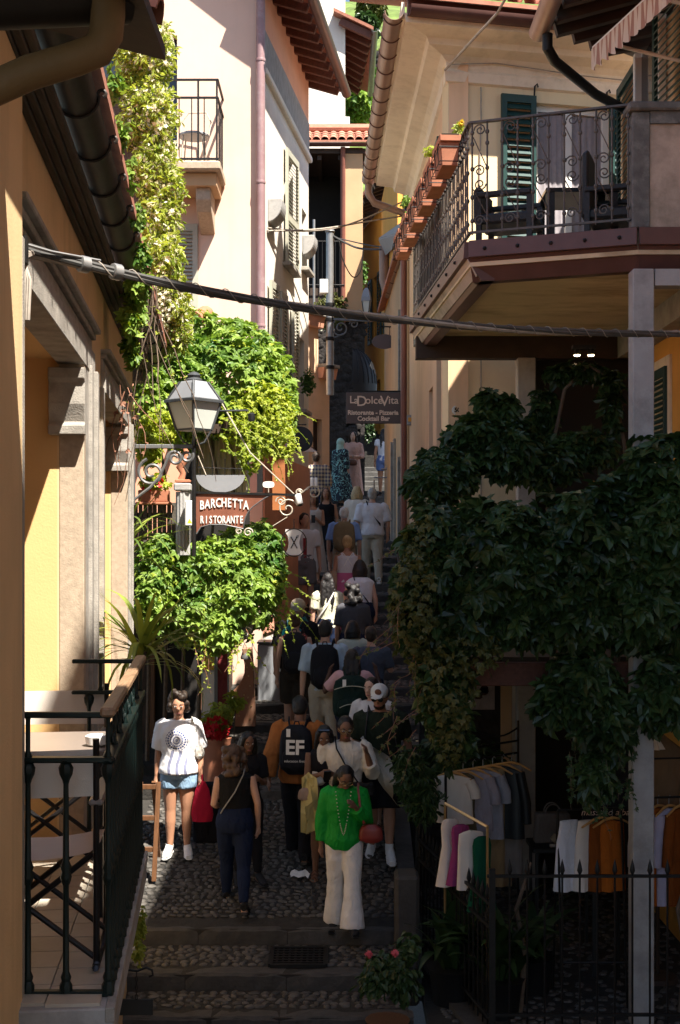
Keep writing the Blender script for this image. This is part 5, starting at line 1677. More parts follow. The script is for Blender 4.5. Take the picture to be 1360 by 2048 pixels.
# ------------------------------------------------------------------ begonias
fb = thing('flower_tub', 'tub of bright red flowers beside the woman in the white blouse', 'flower tub', at(432, 1570, 15.0))
vine(fb, pxblobs([(432, 1445, 15.0, 32, 32, .2), (440, 1420, 15.0, 24, 20, .15)]), [(420, 1, .05, .09, 'leaf_jas')], up=.4, lo=.3)
vine(fb, pxblobs([(430, 1455, 14.95, 32, 30, .22)]), [(90, 'petal', .07, .12, 'petal_red')], up=.1, lo=.8, name='blossom', rnd=.3)
q = MB(); q.lathe([(.14, 0), (.17, .5), (.19, .55), (.16, .55)], at(432, 1570, 15.0), 14); q.build('tub', M['terracotta'], fb)
pb_leaf = thing('potted_vine', 'pale large leaved plant in front of the copper prow', 'plant', at(470, 1440, 15.4))
vine(pb_leaf, pxblobs([(472, 1400, 15.4, 18, 18, .08), (455, 1420, 15.4, 12, 14, .06)]), [(26, 5, .14, .2, 'leaf_jas')], up=.4, lo=.2)
MB().tube([at(470, 1560, 15.4), at(468, 1470, 15.4), at(472, 1400, 15.4)], .008, 6).build('stem', M['bark'], pb_leaf)
# geranium in front at the lower right
gp = thing('geranium', 'potted geranium with two pink blooms by the dark fence', 'flower pot', at(775, 2040, 10.3))
vine(gp, pxblobs([(775, 1930, 10.3, 55, 45, .22), (800, 1960, 10.3, 50, 40, .2), (745, 1960, 10.2, 30, 30, .15), (820, 1890, 10.4, 20, 35, .1)]), [(520, 1, .06, .1, 'leaf_shade')], up=.6, lo=.3)
vine(gp, pxblobs([(739, 1908, 10.1, 8, 8, .03), (790, 1906, 10.1, 9, 8, .03)]), [(60, 'petal', .025, .04, 'petal_pink')], up=.2, lo=.3, name='blossom')
q = MB(); q.lathe([(.13, -.12), (.16, .12), (.18, .14), (.15, .14)], at(775, 2075, 10.3), 16); q.build('pot', M['wood'], gp)
# bushy fern plant on the street kerb
fe = thing('fern_bush', 'dark feathery bush on the wall edge beside the bearded man', 'bush', at(830, 1650, 12.2))
vine(fe, pxblobs([(830, 1560, 12.2, 48, 50, .22), (845, 1600, 12.1, 38, 50, .2), (815, 1520, 12.3, 30, 30, .15)]), [(1500, 'slim', .06, .12, 'leaf_shade')], up=.4, rnd=.8, lo=.3)
# plants of the courtyard
BIG = [sword(.7, .07, .7).mesh('leaf', M['leaf_shade']), sword(.62, .075, 1.3).mesh('leaf', M['leaf_shade'])]
def aspidistra(c, n, sc, label, seed):
    rr = random.Random(seed)
    r = thing('potted_plant', label, 'plant', c, 'broad leaved plants behind the fence')
    q = MB(); q.lathe([(.17, 0), (.21, .3), (.23, .32), (.2, .32)], c, 14); q.build('pot', M['black'], r)
    for i in range(n):
        piece('leaf', BIG[i % 2], r, V(c) + V((rr.uniform(-.08, .08), rr.uniform(-.08, .08), .3)), Euler((-rr.uniform(.05, .75), 0, rr.uniform(0, 2 * PI))), sc * rr.uniform(.7, 1.15))
aspidistra(V((1.38, 11.3, -4.1)), 34, 1.25, 'large broad leaved plant in a black pot behind the fence corner post', 1)
aspidistra(V((1.0, 11.6, -4.1)), 26, 1.05, 'broad leaved plant with drooping leaves behind the fence facing the street', 2)
aspidistra(V((1.75, 11.9, -4.1)), 20, .95, 'broad leaved plant nearest the dark shop floor', 3)
aspidistra(V((.66, 9.9, -4.45)), 12, .7, 'ragged broad leaved plant at the foot of the geranium', 4)
# plants of the flower boxes and the far loggia
def sprig(label, px, py, Y, rx, ry, n, mn, size, group=None, flower=None, kind=1, name='trailing_plant'):
    r = thing(name, label, 'plant', at(px, py + ry, Y), group)
    vine(r, pxblobs([(px, py, Y, rx, ry, .08)]), [(n, kind, size * .6, size, mn)], up=.3, lo=.2, only_front=False)
    if flower:
        vine(r, pxblobs([(px + 4, py - ry * .7, Y - .05, 6, 6, .03)]), [(30, 'petal', .03, .05, flower)], up=.4, lo=.2, name='blossom')
sprig('yellow flowering plant in the nearest clay flower box', 918, 258, 12.0, 12, 16, 60, 'leaf_jas', .06, None, 'petal_yellow')
sprig('green sprig growing from the second clay flower box', 862, 300, 12.8, 16, 10, 50, 'leaf_jas', .06)
sprig('leafy sprig hanging from the farthest clay flower boxes', 815, 402, 14.6, 12, 14, 60, 'leaf_sun', .06)
sprig('thin trailing stems below the farthest flower box', 812, 440, 14.7, 5, 30, 40, 'leaf_sun', .05)
sprig('hanging green plant on the white wall by the restaurant', 616, 765, 21.3, 16, 30, 420, 'leaf_garden', .07, None, None, 3)
sprig('leafy shrub spilling over the loggia parapet', 660, 620, 30.5, 38, 40, 900, 'leaf_olive', .14)
sprig('small green plant hanging on the orange house', 728, 545, 36.0, 6, 28, 160, 'leaf_garden', .12)
sprig('dark potted tree in the passage under the restaurant sign', 738, 860, 33.5, 10, 26, 300, 'leaf_shade', .12)
# garden of the hill
def shrub(label, px, py, Y, rx, ry, mn, n, size, rz=1.6, name='garden_shrub', group='shrubs on the far hillside'):
    r = thing(name, label, 'shrub', at(px, py + ry, Y), group)
    vine(r, pxblobs([(px, py, Y, rx, ry, rz)]), [(n, 1, size * .6, size, mn)], up=.5, lo=.8, only_front=True)
    MB().tube([at(px, py + ry, Y) - V((0, 0, .6)), at(px, py, Y)], .12, 6).build('trunk', M['bark'], r)
shrub('round lime green clipped bush, upper one on the hill', 733, 102, 60, 17, 13, 'leaf_topiary', 900, .22, .8, 'topiary_bush')
shrub('round lime green clipped bush, lower one on the hill', 737, 118, 58.5, 13, 11, 'leaf_topiary', 700, .22, .6, 'topiary_bush')
shrub('dark green shrub below the garden wall', 722, 165, 54, 34, 28, 'leaf_garden', 1600, .45)
shrub('mid green undergrowth at the foot of the hill', 712, 215, 52, 30, 28, 'leaf_sun', 1500, .4)
shrub('dark conifer at the top of the visible hill', 730, 60, 66, 22, 22, 'leaf_shade', 900, .5)
shrub('pale shrub on the upper slope', 742, 20, 72, 26, 22, 'leaf_olive', 900, .5)
# ================================================================== PEOPLE
fabric_cache = {}
def fabric(name, col, rough=.9, var=.1, sheen=0):
    if name not in fabric_cache:
        m = mat(name, col, rough, var=var, scale=9, bump=.12, bscale=260, dist=.002, spec=.12)
        nt = m.node_tree
        tc = nt.nodes.new('ShaderNodeTexCoord'); mp = nt.nodes.new('ShaderNodeMapping'); mp.inputs['Scale'].default_value = (1, 1, .55)
        nz = N(nt, 'ShaderNodeTexNoise', Scale=11.0, Detail=3.0, Distortion=1.2)
        bp = N(nt, 'ShaderNodeBump', Strength=.75, Distance=.03)
        nt.links.new(tc.outputs['Object'], mp.inputs[0]); nt.links.new(mp.outputs[0], nz.inputs['Vector']); nt.links.new(nz.outputs['Fac'], bp.inputs['Height'])
        fine = [n for n in nt.nodes if n.type == 'BUMP' and n != bp]
        if fine: nt.links.new(bp.outputs[0], fine[0].inputs['Normal'])
        fabric_cache[name] = m
    return fabric_cache[name]
SKIN = {k: mat('skin_' + k, c, .55, var=.08, scale=9, bump=.03, bscale=80, spec=.35, dist=.001) for k, c in
        dict(fair=(.52, .3, .21), tan=(.4, .2, .12), brown=(.2, .1, .06), dark=(.075, .038, .025), light=(.58, .36, .27)).items()}
HAIR = {k: mat('hair_' + k, c, .5, var=.35, scale=30, bump=.4, bscale=70, stretch=(3, 3, .5), dist=.004) for k, c in
        dict(black=(.012, .01, .01), dark=(.03, .018, .012), brown=(.075, .04, .022), blond=(.5, .35, .17), grey=(.36, .33, .29), white=(.66, .64, .6)).items()}
M['shoe_white'] = fabric('white_sneaker', (.72, .71, .69), .6)
M['shoe_dark'] = fabric('dark_shoe', (.02, .02, .022), .6)
M['leather_brown'] = mat('brown_leather', (.13, .055, .03), .5, var=.2, bump=.05)
M['leather_red'] = mat('red_leather', (.2, .03, .025), .4, var=.2, bump=.05)
M['eye_white'] = mat('eye_white', (.75, .73, .7), .3, bump=0)
M['lip'] = mat('lip', (.32, .1, .085), .5, bump=0)
M['lens'] = glassmat('dark_lens', (.01, .01, .01), .08)

cloudtex = bpy.data.textures.new('fold_noise', 'CLOUDS')
cloudtex.noise_scale = .09
cloudtex.noise_depth = 2
hairtex = bpy.data.textures.new('hair_noise', 'CLOUDS')
hairtex.noise_scale = .03
PENDING = []
def blob(name, parts_mb, m, parent, loc, voxel, smooth=5, disp=0.0, tex=None):
    me = parts_mb.mesh(name, m, loc)
    o = piece(name, me, parent, loc)
    rm = o.modifiers.new('remesh', 'REMESH'); rm.mode = 'VOXEL'; rm.voxel_size = voxel; rm.use_smooth_shade = True
    if smooth:
        sm = o.modifiers.new('smooth', 'SMOOTH'); sm.iterations = smooth; sm.factor = .5
    if disp:
        dm = o.modifiers.new('folds', 'DISPLACE'); dm.texture = tex or cloudtex; dm.strength = disp; dm.mid_level = .5
    PENDING.append(o)
    return o
def settle():
    dg = bpy.context.evaluated_depsgraph_get()
    for o in PENDING:
        me = bpy.data.meshes.new_from_object(o.evaluated_get(dg))
        old = o.data
        nm = o.name
        o.modifiers.clear()
        mats = [s for s in old.materials]
        o.data = me
        me.name = stem_name(nm)
        if not len(me.materials):
            for m in mats: me.materials.append(m)
        me.polygons.foreach_set('use_smooth', [True] * len(me.polygons))
    PENDING.clear()
def stem_name(s): return s.split('.')[0]

ARMS = {                     # upper arm and forearm directions: x outward, y forward, z up
    'down': ((.2, -.05, -1), (.06, .14, -1)),
    'relaxed': ((.26, -.1, -1), (.02, .3, -1)),
    'swing_f': ((.18, .25, -1), (.0, .6, -.9)),
    'swing_b': ((.25, -.4, -1), (.1, -.1, -1)),
    'phone': ((.12, .2, -1), (-.55, .85, .45)),
    'carry': ((.2, .0, -1), (-.25, .9, -.15)),
    'strap': ((.25, .15, -1), (-.5, .6, .8)),
    'shoulder': ((.3, .25, -.9), (-.28, .35, 1.0)),
    'raised': ((1.0, .25, .05), (-.62, .35, .8)),
    'belly': ((.22, .05, -1), (-.75, .75, .02)),
}
def person(label, px, Y, H, face, skin='tan', hair='dark', hairstyle='short', top=('tee', None), bottom=('trousers', None), shoes='shoe_dark', sex='f',
           arms=('down', 'down'), stride=0.0, lean=0.0, head=(0, 0), fine=False, build=1.0, group=None, socks=None, faceparts=None, X=None, dz=0.0):
    """face: direction the person looks along, degrees: 0 = up the street (away from us), 180 = towards us. Returns root, point function."""
    E = street_E(Y) + dz
    x = (px - 680) * Y / F if X is None else X
    root = thing('person', label, 'person', (x, Y, E), group or 'people on the steps')
    Rz = Matrix.Rotation(math.radians(face), 3, 'Z')
    O = V((x, Y, E))
    voxb, voxc = (.0105, .0125) if fine else (.0145, .0175)
    fem = sex == 'f'
    Wd = build
    def G(p): return O + Rz @ (V(p) * H)
    # legs
    feet = []
    st = [stride, -stride]
    joints = []
    for i, s in enumerate((-1, 1)):
        a = st[i]
        hip = V((.05 * s, 0, .515))
        th = a * .5 + (.12 if a > 0 else 0)
        kb = (.28 if a > 0 else .45) * abs(a) * 1.0
        knee = hip + V((.006 * s, math.sin(th), -math.cos(th))) * .24
        sh = th - kb
        ank = knee + V((.004 * s, math.sin(sh), -math.cos(sh))) * .235
        joints.append([hip, knee, ank, sh])
    drop = min(j[2].z for j in joints) - .04
    hipz = -drop
    for j in joints:
        for k in range(3): j[k].z += hipz
    pel = V((0, 0, .53 + hipz))
    Rl = Matrix.Rotation(-math.radians(lean), 3, 'X')
    def T(p): return pel + Rl @ (V(p) - V((0, 0, .53)))       # torso space -> body space
    hw, ww, cw, sw = (.098, .078, .088, .102) if fem else (.092, .086, .102, .122)
    TR = [(.475, hw * .8, .06), (.505, hw * .98, .068), (.54, hw, .07), (.575, hw * .9, .064), (.62, ww, .056), (.67, ww * 1.06, .06), (.72, cw, .068), (.765, cw * 1.04, .066), (.8, sw * .92, .056), (.822, sw * .7, .044), (.84, .045, .035)]
    def trings(f, add, zlo=0, zhi=1, n=16, bulge=0):
        rs = []
        for z, w, d in TR:
            if z < zlo - 1e-6 or z > zhi + 1e-6: continue
            yb = (.012 if z < .58 else -.004)
            if fem and .69 < z < .78: yc = .012
            else: yc = -yb * .3
            rs.append([G(T((math.cos(2 * PI * k / n) * (w * f * Wd + add), yc * .6 + math.sin(2 * PI * k / n) * (d * f * Wd + add), z))) for k in range(n)])
        return rs
    shl = {}
    for i, s in enumerate((-1, 1)):
        u, f = ARMS[arms[i]] if isinstance(arms[i], str) else arms[i]
        S0 = V((s * (sw - .008), -.004, .802))
        u = V((u[0] * s, u[1], u[2])).normalized()
        f = V((f[0] * s, f[1], f[2])).normalized()
        E1 = S0 + u * .168
        W1 = E1 + f * .145
        shl[s] = (S0, E1, W1, f)
    hc = T((0, .012, .925))
    Rh = Rl @ Matrix.Rotation(math.radians(head[0]), 3, 'Z') @ Matrix.Rotation(-math.radians(head[1]), 3, 'X')
    nk = T((0, -.002, .845))
    hc = nk + Rh @ V((0, .014, .08))
    def HP(p): return hc + Rh @ V(p)
    RR = Rz @ Rh
    # ---- body
    q = MB()
    q.rings(trings(.93, 0), True, True)
    q.tube([G(T((0, -.006, .8))), G(T((0, -.004, .84))), G(HP((0, -.008, -.03)))], [.036 * H, .032 * H, .031 * H], 10)
    q.ball(G(HP((0, 0, .006))), (.042 * H, .052 * H, .06 * H), 14, 10, R=RR)
    q.ball(G(HP((0, .014, -.03))), (.031 * H, .034 * H, .036 * H), 12, 8, R=RR)
    q.ball(G(HP((0, .052, -.012))), (.0075 * H, .012 * H, .011 * H), 8, 6, R=RR)
    for s in (-1, 1):
        q.ball(G(HP((.043 * s, -.004, -.006))), (.006 * H, .011 * H, .018 * H), 8, 6, R=RR)
    bare = bottom[0] in ('shorts', 'skirt', 'dress', 'none')
    for i, s in enumerate((-1, 1)):
        hip, knee, ank, sh = joints[i]
        k = 1.0 * (.9 + .1 * Wd)
        q.tube([G(hip + V((0, 0, .02))), G(hip.lerp(knee, .35)), G(hip.lerp(knee, .8)), G(knee), G(knee.lerp(ank, .3)), G(knee.lerp(ank, .7)), G(ank)],
               [r * H * k for r in (.054, .052, .04, .034, .034, .024, .019)], 12)
        fd = V((.25 * s * .6, 1, -.1 if i == 0 or stride == 0 else -.3)).normalized()
        heel = ank + V((0, -.022, -.02))
        q.tube([G(ank), G(heel + V((0, .004, 0)))], [.02 * H, .018 * H], 8)
        q.tube([G(heel), G(heel + fd * .05), G(heel + fd * .1), G(heel + fd * .132)], [(.018 * H, .017 * H), (.021 * H, .018 * H), (.024 * H, .013 * H), (.018 * H, .009 * H)], 10)
        joints[i].append((heel, fd))
        S0, E1, W1, f = shl[s]
        A = [T(S0), T(S0.lerp(E1, .4)), T(E1), T(E1.lerp(W1, .3)), T(W1)]
        q.tube([G(p) for p in A], [r * H * (.85 + .15 * Wd) * (1 if fem else 1.12) for r in (.028, .026, .021, .021, .0145)], 10)
        # hand: palm, four fingers, thumb
        d = (T(W1) - T(E1)).normalized()
        inw = V((-s, .25, 0)); inw = (inw - d * inw.dot(d)).normalized()
        sd = d.cross(inw) * (-s)
        palm = T(W1) + d * .03
        q.tube([G(T(W1)), G(palm), G(palm + d * .018)], [(.012 * H, .014 * H), (.011 * H, .018 * H), (.009 * H, .018 * H)], 8)
        for j in range(4):
            b = palm + d * .012 + sd * (.0115 * (1.5 - j))
            L = (.036, .041, .039, .03)[j]
            q.tube([G(b), G(b + d * (L * .55) + inw * .006), G(b + d * L * .9 + inw * .018)], [.0064 * H, .006 * H, .005 * H], 6)
        q.tube([G(T(W1) + d * .012 + sd * .012), G(T(W1) + d * .035 + sd * .028 + inw * .008), G(T(W1) + d * .055 + sd * .03 + inw * .014)], [.008 * H, .0068 * H, .0055 * H], 6)
    body = blob('body', q, SKIN[skin], root, O, voxb, 3)
    # ---- top
    kind, tm = top[0], top[1]
    if kind != 'none':
        q = MB()
        zlo = {'tee': .505, 'blouse': .475, 'loose': .49, 'tank': .54, 'crop': .6, 'sweater': .475, 'dress': .475}.get(kind, .5)
        add = {'tee': .012, 'blouse': .017, 'loose': .022, 'tank': .008, 'crop': .009, 'sweater': .022, 'dress': .011}.get(kind, .012)
        zhi = .822 if kind in ('tank', 'crop', 'dress') and (len(top) > 2 and top[2] == 'low') else .84
        q.rings(trings(1.0, add, zlo, .8 if zhi < .83 else .84), True, True)
        if zhi < .83:
            for s in (-1, 1):
                q.tube([G(T((.05 * s, .055, .78))), G(T((.055 * s, .03, .826))), G(T((.055 * s, -.03, .826))), G(T((.05 * s, -.06, .78)))], .012 * H, 6)
        sl = {'tee': .75, 'loose': .95, 'blouse': 1.85, 'sweater': 1.95, 'tank': .12, 'crop': .12, 'dress': .12}.get(kind, .7)
        if len(top) > 3: sl = top[3]
        if sl > .15:
            for s in (-1, 1):
                S0, E1, W1, f = shl[s]
                P = [T(S0 + V((-.02 * s, 0, .004))), T(S0)]
                r0 = .036 + add * .7
                rad = [r0, r0 + .002]
                P.append(T(S0.lerp(E1, min(sl, 1) * .55))); rad.append(.031 + add)
                P.append(T(S0.lerp(E1, min(sl, 1)))); rad.append(.03 + add)
                if sl > 1:
                    P.append(T(E1.lerp(W1, .45))); rad.append(.024 + add)
                    P.append(T(E1.lerp(W1, sl - 1))); rad.append(.017 + add)
                q.tube([G(p) for p in P], [r * H * (.85 + .15 * Wd) for r in rad], 12)
        t = blob('shirt' if kind in ('tee', 'blouse', 'loose') else 'top', q, tm, root, O, voxc, 3, .012 * (1.6 if kind in ('blouse', 'loose', 'sweater') else 1))
    # ---- bottom
    kind, bm_ = bottom[0], bottom[1]
    if kind in ('trousers', 'shorts', 'flare', 'jeans'):
        q = MB()
        q.rings(trings(1.0, .012, .475, .62 if kind != 'none' else .6), True, True)
        for i, s in enumerate((-1, 1)):
            hip, knee, ank, sh = joints[i][:4]
            k = .9 + .1 * Wd
            if kind == 'shorts':
                P = [hip + V((0, 0, .02)), hip.lerp(knee, .3), hip.lerp(knee, bottom[2] if len(bottom) > 2 else .6)]
                r = [.066, .068, .066]
            elif kind == 'flare':
                P = [hip + V((0, 0, .02)), hip.lerp(knee, .4), knee, knee.lerp(ank, .4), knee.lerp(ank, .8), knee.lerp(ank, 1.1)]
                r = [.066, .062, .05, .056, .068, .076]
            elif kind == 'jeans':
                P = [hip + V((0, 0, .02)), hip.lerp(knee, .4), knee, knee.lerp(ank, .35), knee.lerp(ank, .92)]
                r = [.063, .059, .042, .041, .027]
            else:
                P = [hip + V((0, 0, .02)), hip.lerp(knee, .4), knee, knee.lerp(ank, .4), knee.lerp(ank, 1.05)]
                r = [.066, .062, .048, .045, .037]
            q.tube([G(p) for p in P], [x_ * H * k for x_ in r], 14)
        blob('trousers' if kind != 'shorts' else 'shorts', q, bm_, root, O, voxc, 3, .011)
    elif kind in ('skirt', 'dress'):
        hem = bottom[2] if len(bottom) > 2 else .25
        fl = bottom[3] if len(bottom) > 3 else 1.25
        q = MB()
        rs = []
        n = 40
        mid = (joints[0][1] + joints[1][1]) / 2
        for i in range(12):
            t = i / 11
            z = (.64 if kind == 'skirt' else .66) * (1 - t) + hem * t
            w = (ww + .014) * (1 - min(t * 3, 1)) + (hw + .014) * min(t * 3, 1) + max(0, t - .3) * .1 * (fl - .6)
            d = w * .74
            c = (V((0, 0, z + hipz * .4)) if z < .53 else T((0, 0, z)))
            ring = []
            for k in range(n):
                a = 2 * PI * k / n
                fold = 1 + .05 * t * math.sin(a * 9 + 3 * math.sin(a * 2))
                ring.append(G(c + V((math.cos(a) * w * fold * Wd, math.sin(a) * d * fold * Wd, 0))))
            rs.append(ring)
        q.rings(rs, True, False)
        q.build('skirt' if kind == 'skirt' else 'dress_skirt', bm_, root, O)
    # ---- shoes
    if shoes:
        for i, s in enumerate((-1, 1)):
            heel, fd = joints[i][4]
            q = MB()
            hh = heel + V((0, -.006, .004))
            if shoes == 'sandal':
                u = fd.cross(V((0, 0, 1))).normalized()
                for t in (.35, .75, 1.15):
                    q.tube([G(heel + fd * (.1 * t) + u * .025), G(heel + fd * (.1 * t) + V((0, 0, .024))), G(heel + fd * (.1 * t) - u * .025)], .006 * H, 6)
                q.tube([G(hh + V((0, 0, -.018))), G(heel + fd * .14 + V((0, 0, -.016)))], [(.022 * H, .005 * H), (.025 * H, .005 * H)], 8)
                q.build('sandal', M['leather_brown'], root, O)
            else:
                q.tube([G(hh + V((0, -.004, .02))), G(hh + V((0, .0, .03)) + fd * .02), G(hh + fd * .05 + V((0, 0, .014))), G(hh + fd * .1 + V((0, 0, .002))), G(hh + fd * .148 + V((0, 0, -.003)))],
                       [(.021 * H, .024 * H), (.024 * H, .026 * H), (.026 * H, .024 * H), (.028 * H, .017 * H), (.018 * H, .01 * H)], 12)
                so = q.build('shoe', M[shoes], root, O)
                q = MB()
                q.tube([G(hh + V((0, -.01, -.014))), G(hh + fd * .06 + V((0, 0, -.015))), G(hh + fd * .11 + V((0, 0, -.014))), G(hh + fd * .155 + V((0, 0, -.012)))], [(.022 * H, .008 * H), (.026 * H, .008 * H), (.029 * H, .008 * H), (.018 * H, .006 * H)], 10)
                q.build('sole', M['shoe_white'] if shoes == 'shoe_white' else M['black'], so, O)
                if socks:
                    MB().tube([G(joints[i][2] + V((0, 0, -.01))), G(joints[i][2] + V((0, -.003, .05)))], [.023 * H, .025 * H], 10).build('sock', M['shoe_white'], root, O)
                if shoes == 'shoe_white' and fine:
                    u = fd.cross(V((0, 0, 1))).normalized()
                    lc = MB()
                    for t in (.35, .5, .65, .8):
                        c = hh + fd * (.1 * t) + V((0, 0, .036 - .022 * t))
                        lc.tube([G(c + u * .012), G(c + V((0, 0, .004))), G(c - u * .012)], .0022 * H, 5)
                    lc.build('laces', M['whitepaint'], so, O)
    # ---- hair
    hm = HAIR[hair] if isinstance(hair, str) else hair
    hv = .0105 if fine else .013
    q = MB()
    if hairstyle != 'none':
        q.ball(G(HP((0, -.014, .018))), (.049 * H, .055 * H, .058 * H), 14, 10, R=RR)
        q.ball(G(HP((0, -.028, -.01))), (.044 * H, .036 * H, .045 * H), 12, 8, R=RR)
        if hairstyle in ('long', 'straight', 'verylong'):
            L = {'long': .17, 'straight': .14, 'verylong': .26}[hairstyle]
            for s in (-1, 0, 1):
                q.tube([G(HP((.03 * s, -.03, .02))), G(HP((.038 * s, -.048, -.04))), G(HP((.04 * s, -.058, -.04 - L * .5))), G(HP((.028 * s, -.06, -.04 - L)))], [.024 * H, .026 * H, .024 * H, .012 * H], 10)
            if hairstyle == 'long':
                for s in (-1, 1):
                    q.tube([G(HP((.03 * s, .022, .05))), G(HP((.046 * s, .014, .0))), G(HP((.05 * s, .004, -.07))), G(HP((.05 * s, .012, -.15)))], [.014 * H, .016 * H, .018 * H, .01 * H], 8)
        elif hairstyle == 'bob':
            for k in range(9):
                a = PI * (.95 + 1.1 * k / 8) + PI / 2 * 0
                a = -PI * .05 - PI * 1.0 * k / 8 + PI * .025
                c, sn = math.cos(a), math.sin(a)
                q.tube([G(HP((c * .036, sn * .042 - .006, .02))), G(HP((c * .05, sn * .056 - .006, -.03))), G(HP((c * .054, sn * .06 - .004, -.085)))], [.02 * H, .022 * H, .014 * H], 8)
        elif hairstyle == 'wavy':
            rr = random.Random(int(px))
            for k in range(26):
                a = -PI * rr.uniform(-.05, 1.05)
                z = rr.uniform(-.12, .05)
                ro = .062 if z < -.0 else .052
                q.ball(G(HP((math.cos(a) * ro, math.sin(a) * ro * 1.05 - .006, z))), (.024 * H,) * 3, 8, 6)
        elif hairstyle in ('bun', 'pony'):
            q.ball(G(HP((0, -.06, .035 if hairstyle == 'bun' else .01))), (.028 * H, .026 * H, .026 * H), 10, 8)
            if hairstyle == 'pony':
                q.tube([G(HP((0, -.06, .01))), G(HP((.0, -.08, -.03))), G(HP((0, -.078, -.1))), G(HP((0, -.07, -.15)))], [.016 * H, .022 * H, .02 * H, .006 * H], 8)
        elif hairstyle == 'shortcurly':
            rr = random.Random(int(px))
            for k in range(46):
                a, z = rr.uniform(0, 2 * PI), rr.uniform(-.035, .09)
                if math.sin(a) > .35 and z < .045: continue
                ro = .054 * math.sqrt(max(.1, 1 - (max(z, 0) / .1) ** 2))
                q.ball(G(HP((math.cos(a) * ro, math.sin(a) * ro - .012, z))), (.022 * H,) * 3, 8, 6)
        elif hairstyle == 'curly':
            rr = random.Random(int(px))
            for k in range(34):
                a, z = rr.uniform(0, 2 * PI), rr.uniform(-.1, .075)
                if math.sin(a) > .45 and z < .04: continue
                q.ball(G(HP((math.cos(a) * .058, math.sin(a) * .06 - .012, z))), (.026 * H,) * 3, 8, 6)
        blob('hair', q, hm, root, O, hv, 2, .014, hairtex)
    # ---- face
    if faceparts:
        for s in (-1, 1):
            MB().ball(G(HP((.0185 * s, .0475, .006))), (.0075 * H, .004 * H, .0028 * H), 8, 6, R=RR).build('eye', M['eye_white'], root, O)
            MB().ball(G(HP((.0185 * s, .0515, .006))), (.0034 * H, .003 * H, .003 * H), 8, 6, R=RR).build('iris', M['black'], root, O)
            MB().tube([G(HP((.009 * s, .0525, .019))), G(HP((.02 * s, .051, .023))), G(HP((.031 * s, .044, .019)))], [.0025 * H, .003 * H, .0015 * H], 6).build('eyebrow', hm, root, O)
        MB().tube([G(HP((-.015, .043, -.038))), G(HP((-.005, .0485, -.036))), G(HP((.005, .0485, -.036))), G(HP((.015, .043, -.038)))], [.002 * H, .0042 * H, .0042 * H, .002 * H], 6).build('lips', M['lip'], root, O)
        if 'glasses' in faceparts or 'sunglasses' in faceparts:
            g = MB()
            for s in (-1, 1):
                g.tube([G(HP((.019 * s + .015 * math.cos(a), .0565 - .003 * abs(math.cos(a)), .005 + .0125 * math.sin(a)))) for a in np.linspace(0, 2 * PI, 15)], .0018 * H, 5)
                g.tube([G(HP((.034 * s, .053, .008))), G(HP((.046 * s, .02, .008))), G(HP((.046 * s, -.01, .002)))], .0018 * H, 5)
            g.tube([G(HP((-.005, .058, .008))), G(HP((.005, .058, .008)))], .0018 * H, 5)
            gl = g.build('glasses', M['black'] if 'sunglasses' in faceparts else M['gold'], root, O)
            if 'sunglasses' in faceparts:
                for s in (-1, 1):
                    MB().ball(G(HP((.019 * s, .0565, .005))), (.015 * H, .002 * H, .0125 * H), 10, 6, R=RR).build('lens', M['lens'], gl, O)
        if 'beard' in faceparts:
            bq = MB()
            bq.ball(G(HP((0, .012, -.044))), (.034 * H, .034 * H, .026 * H), 12, 8, R=RR)
            blob('beard', bq, hm, root, O, hv, 2, .006, hairtex)
    return dict(root=root, O=O, G=G, T=T, HP=HP, R=Rz, RR=RR, H=H, shl=shl, body=body, joints=joints, Rl=Rz @ Rl)

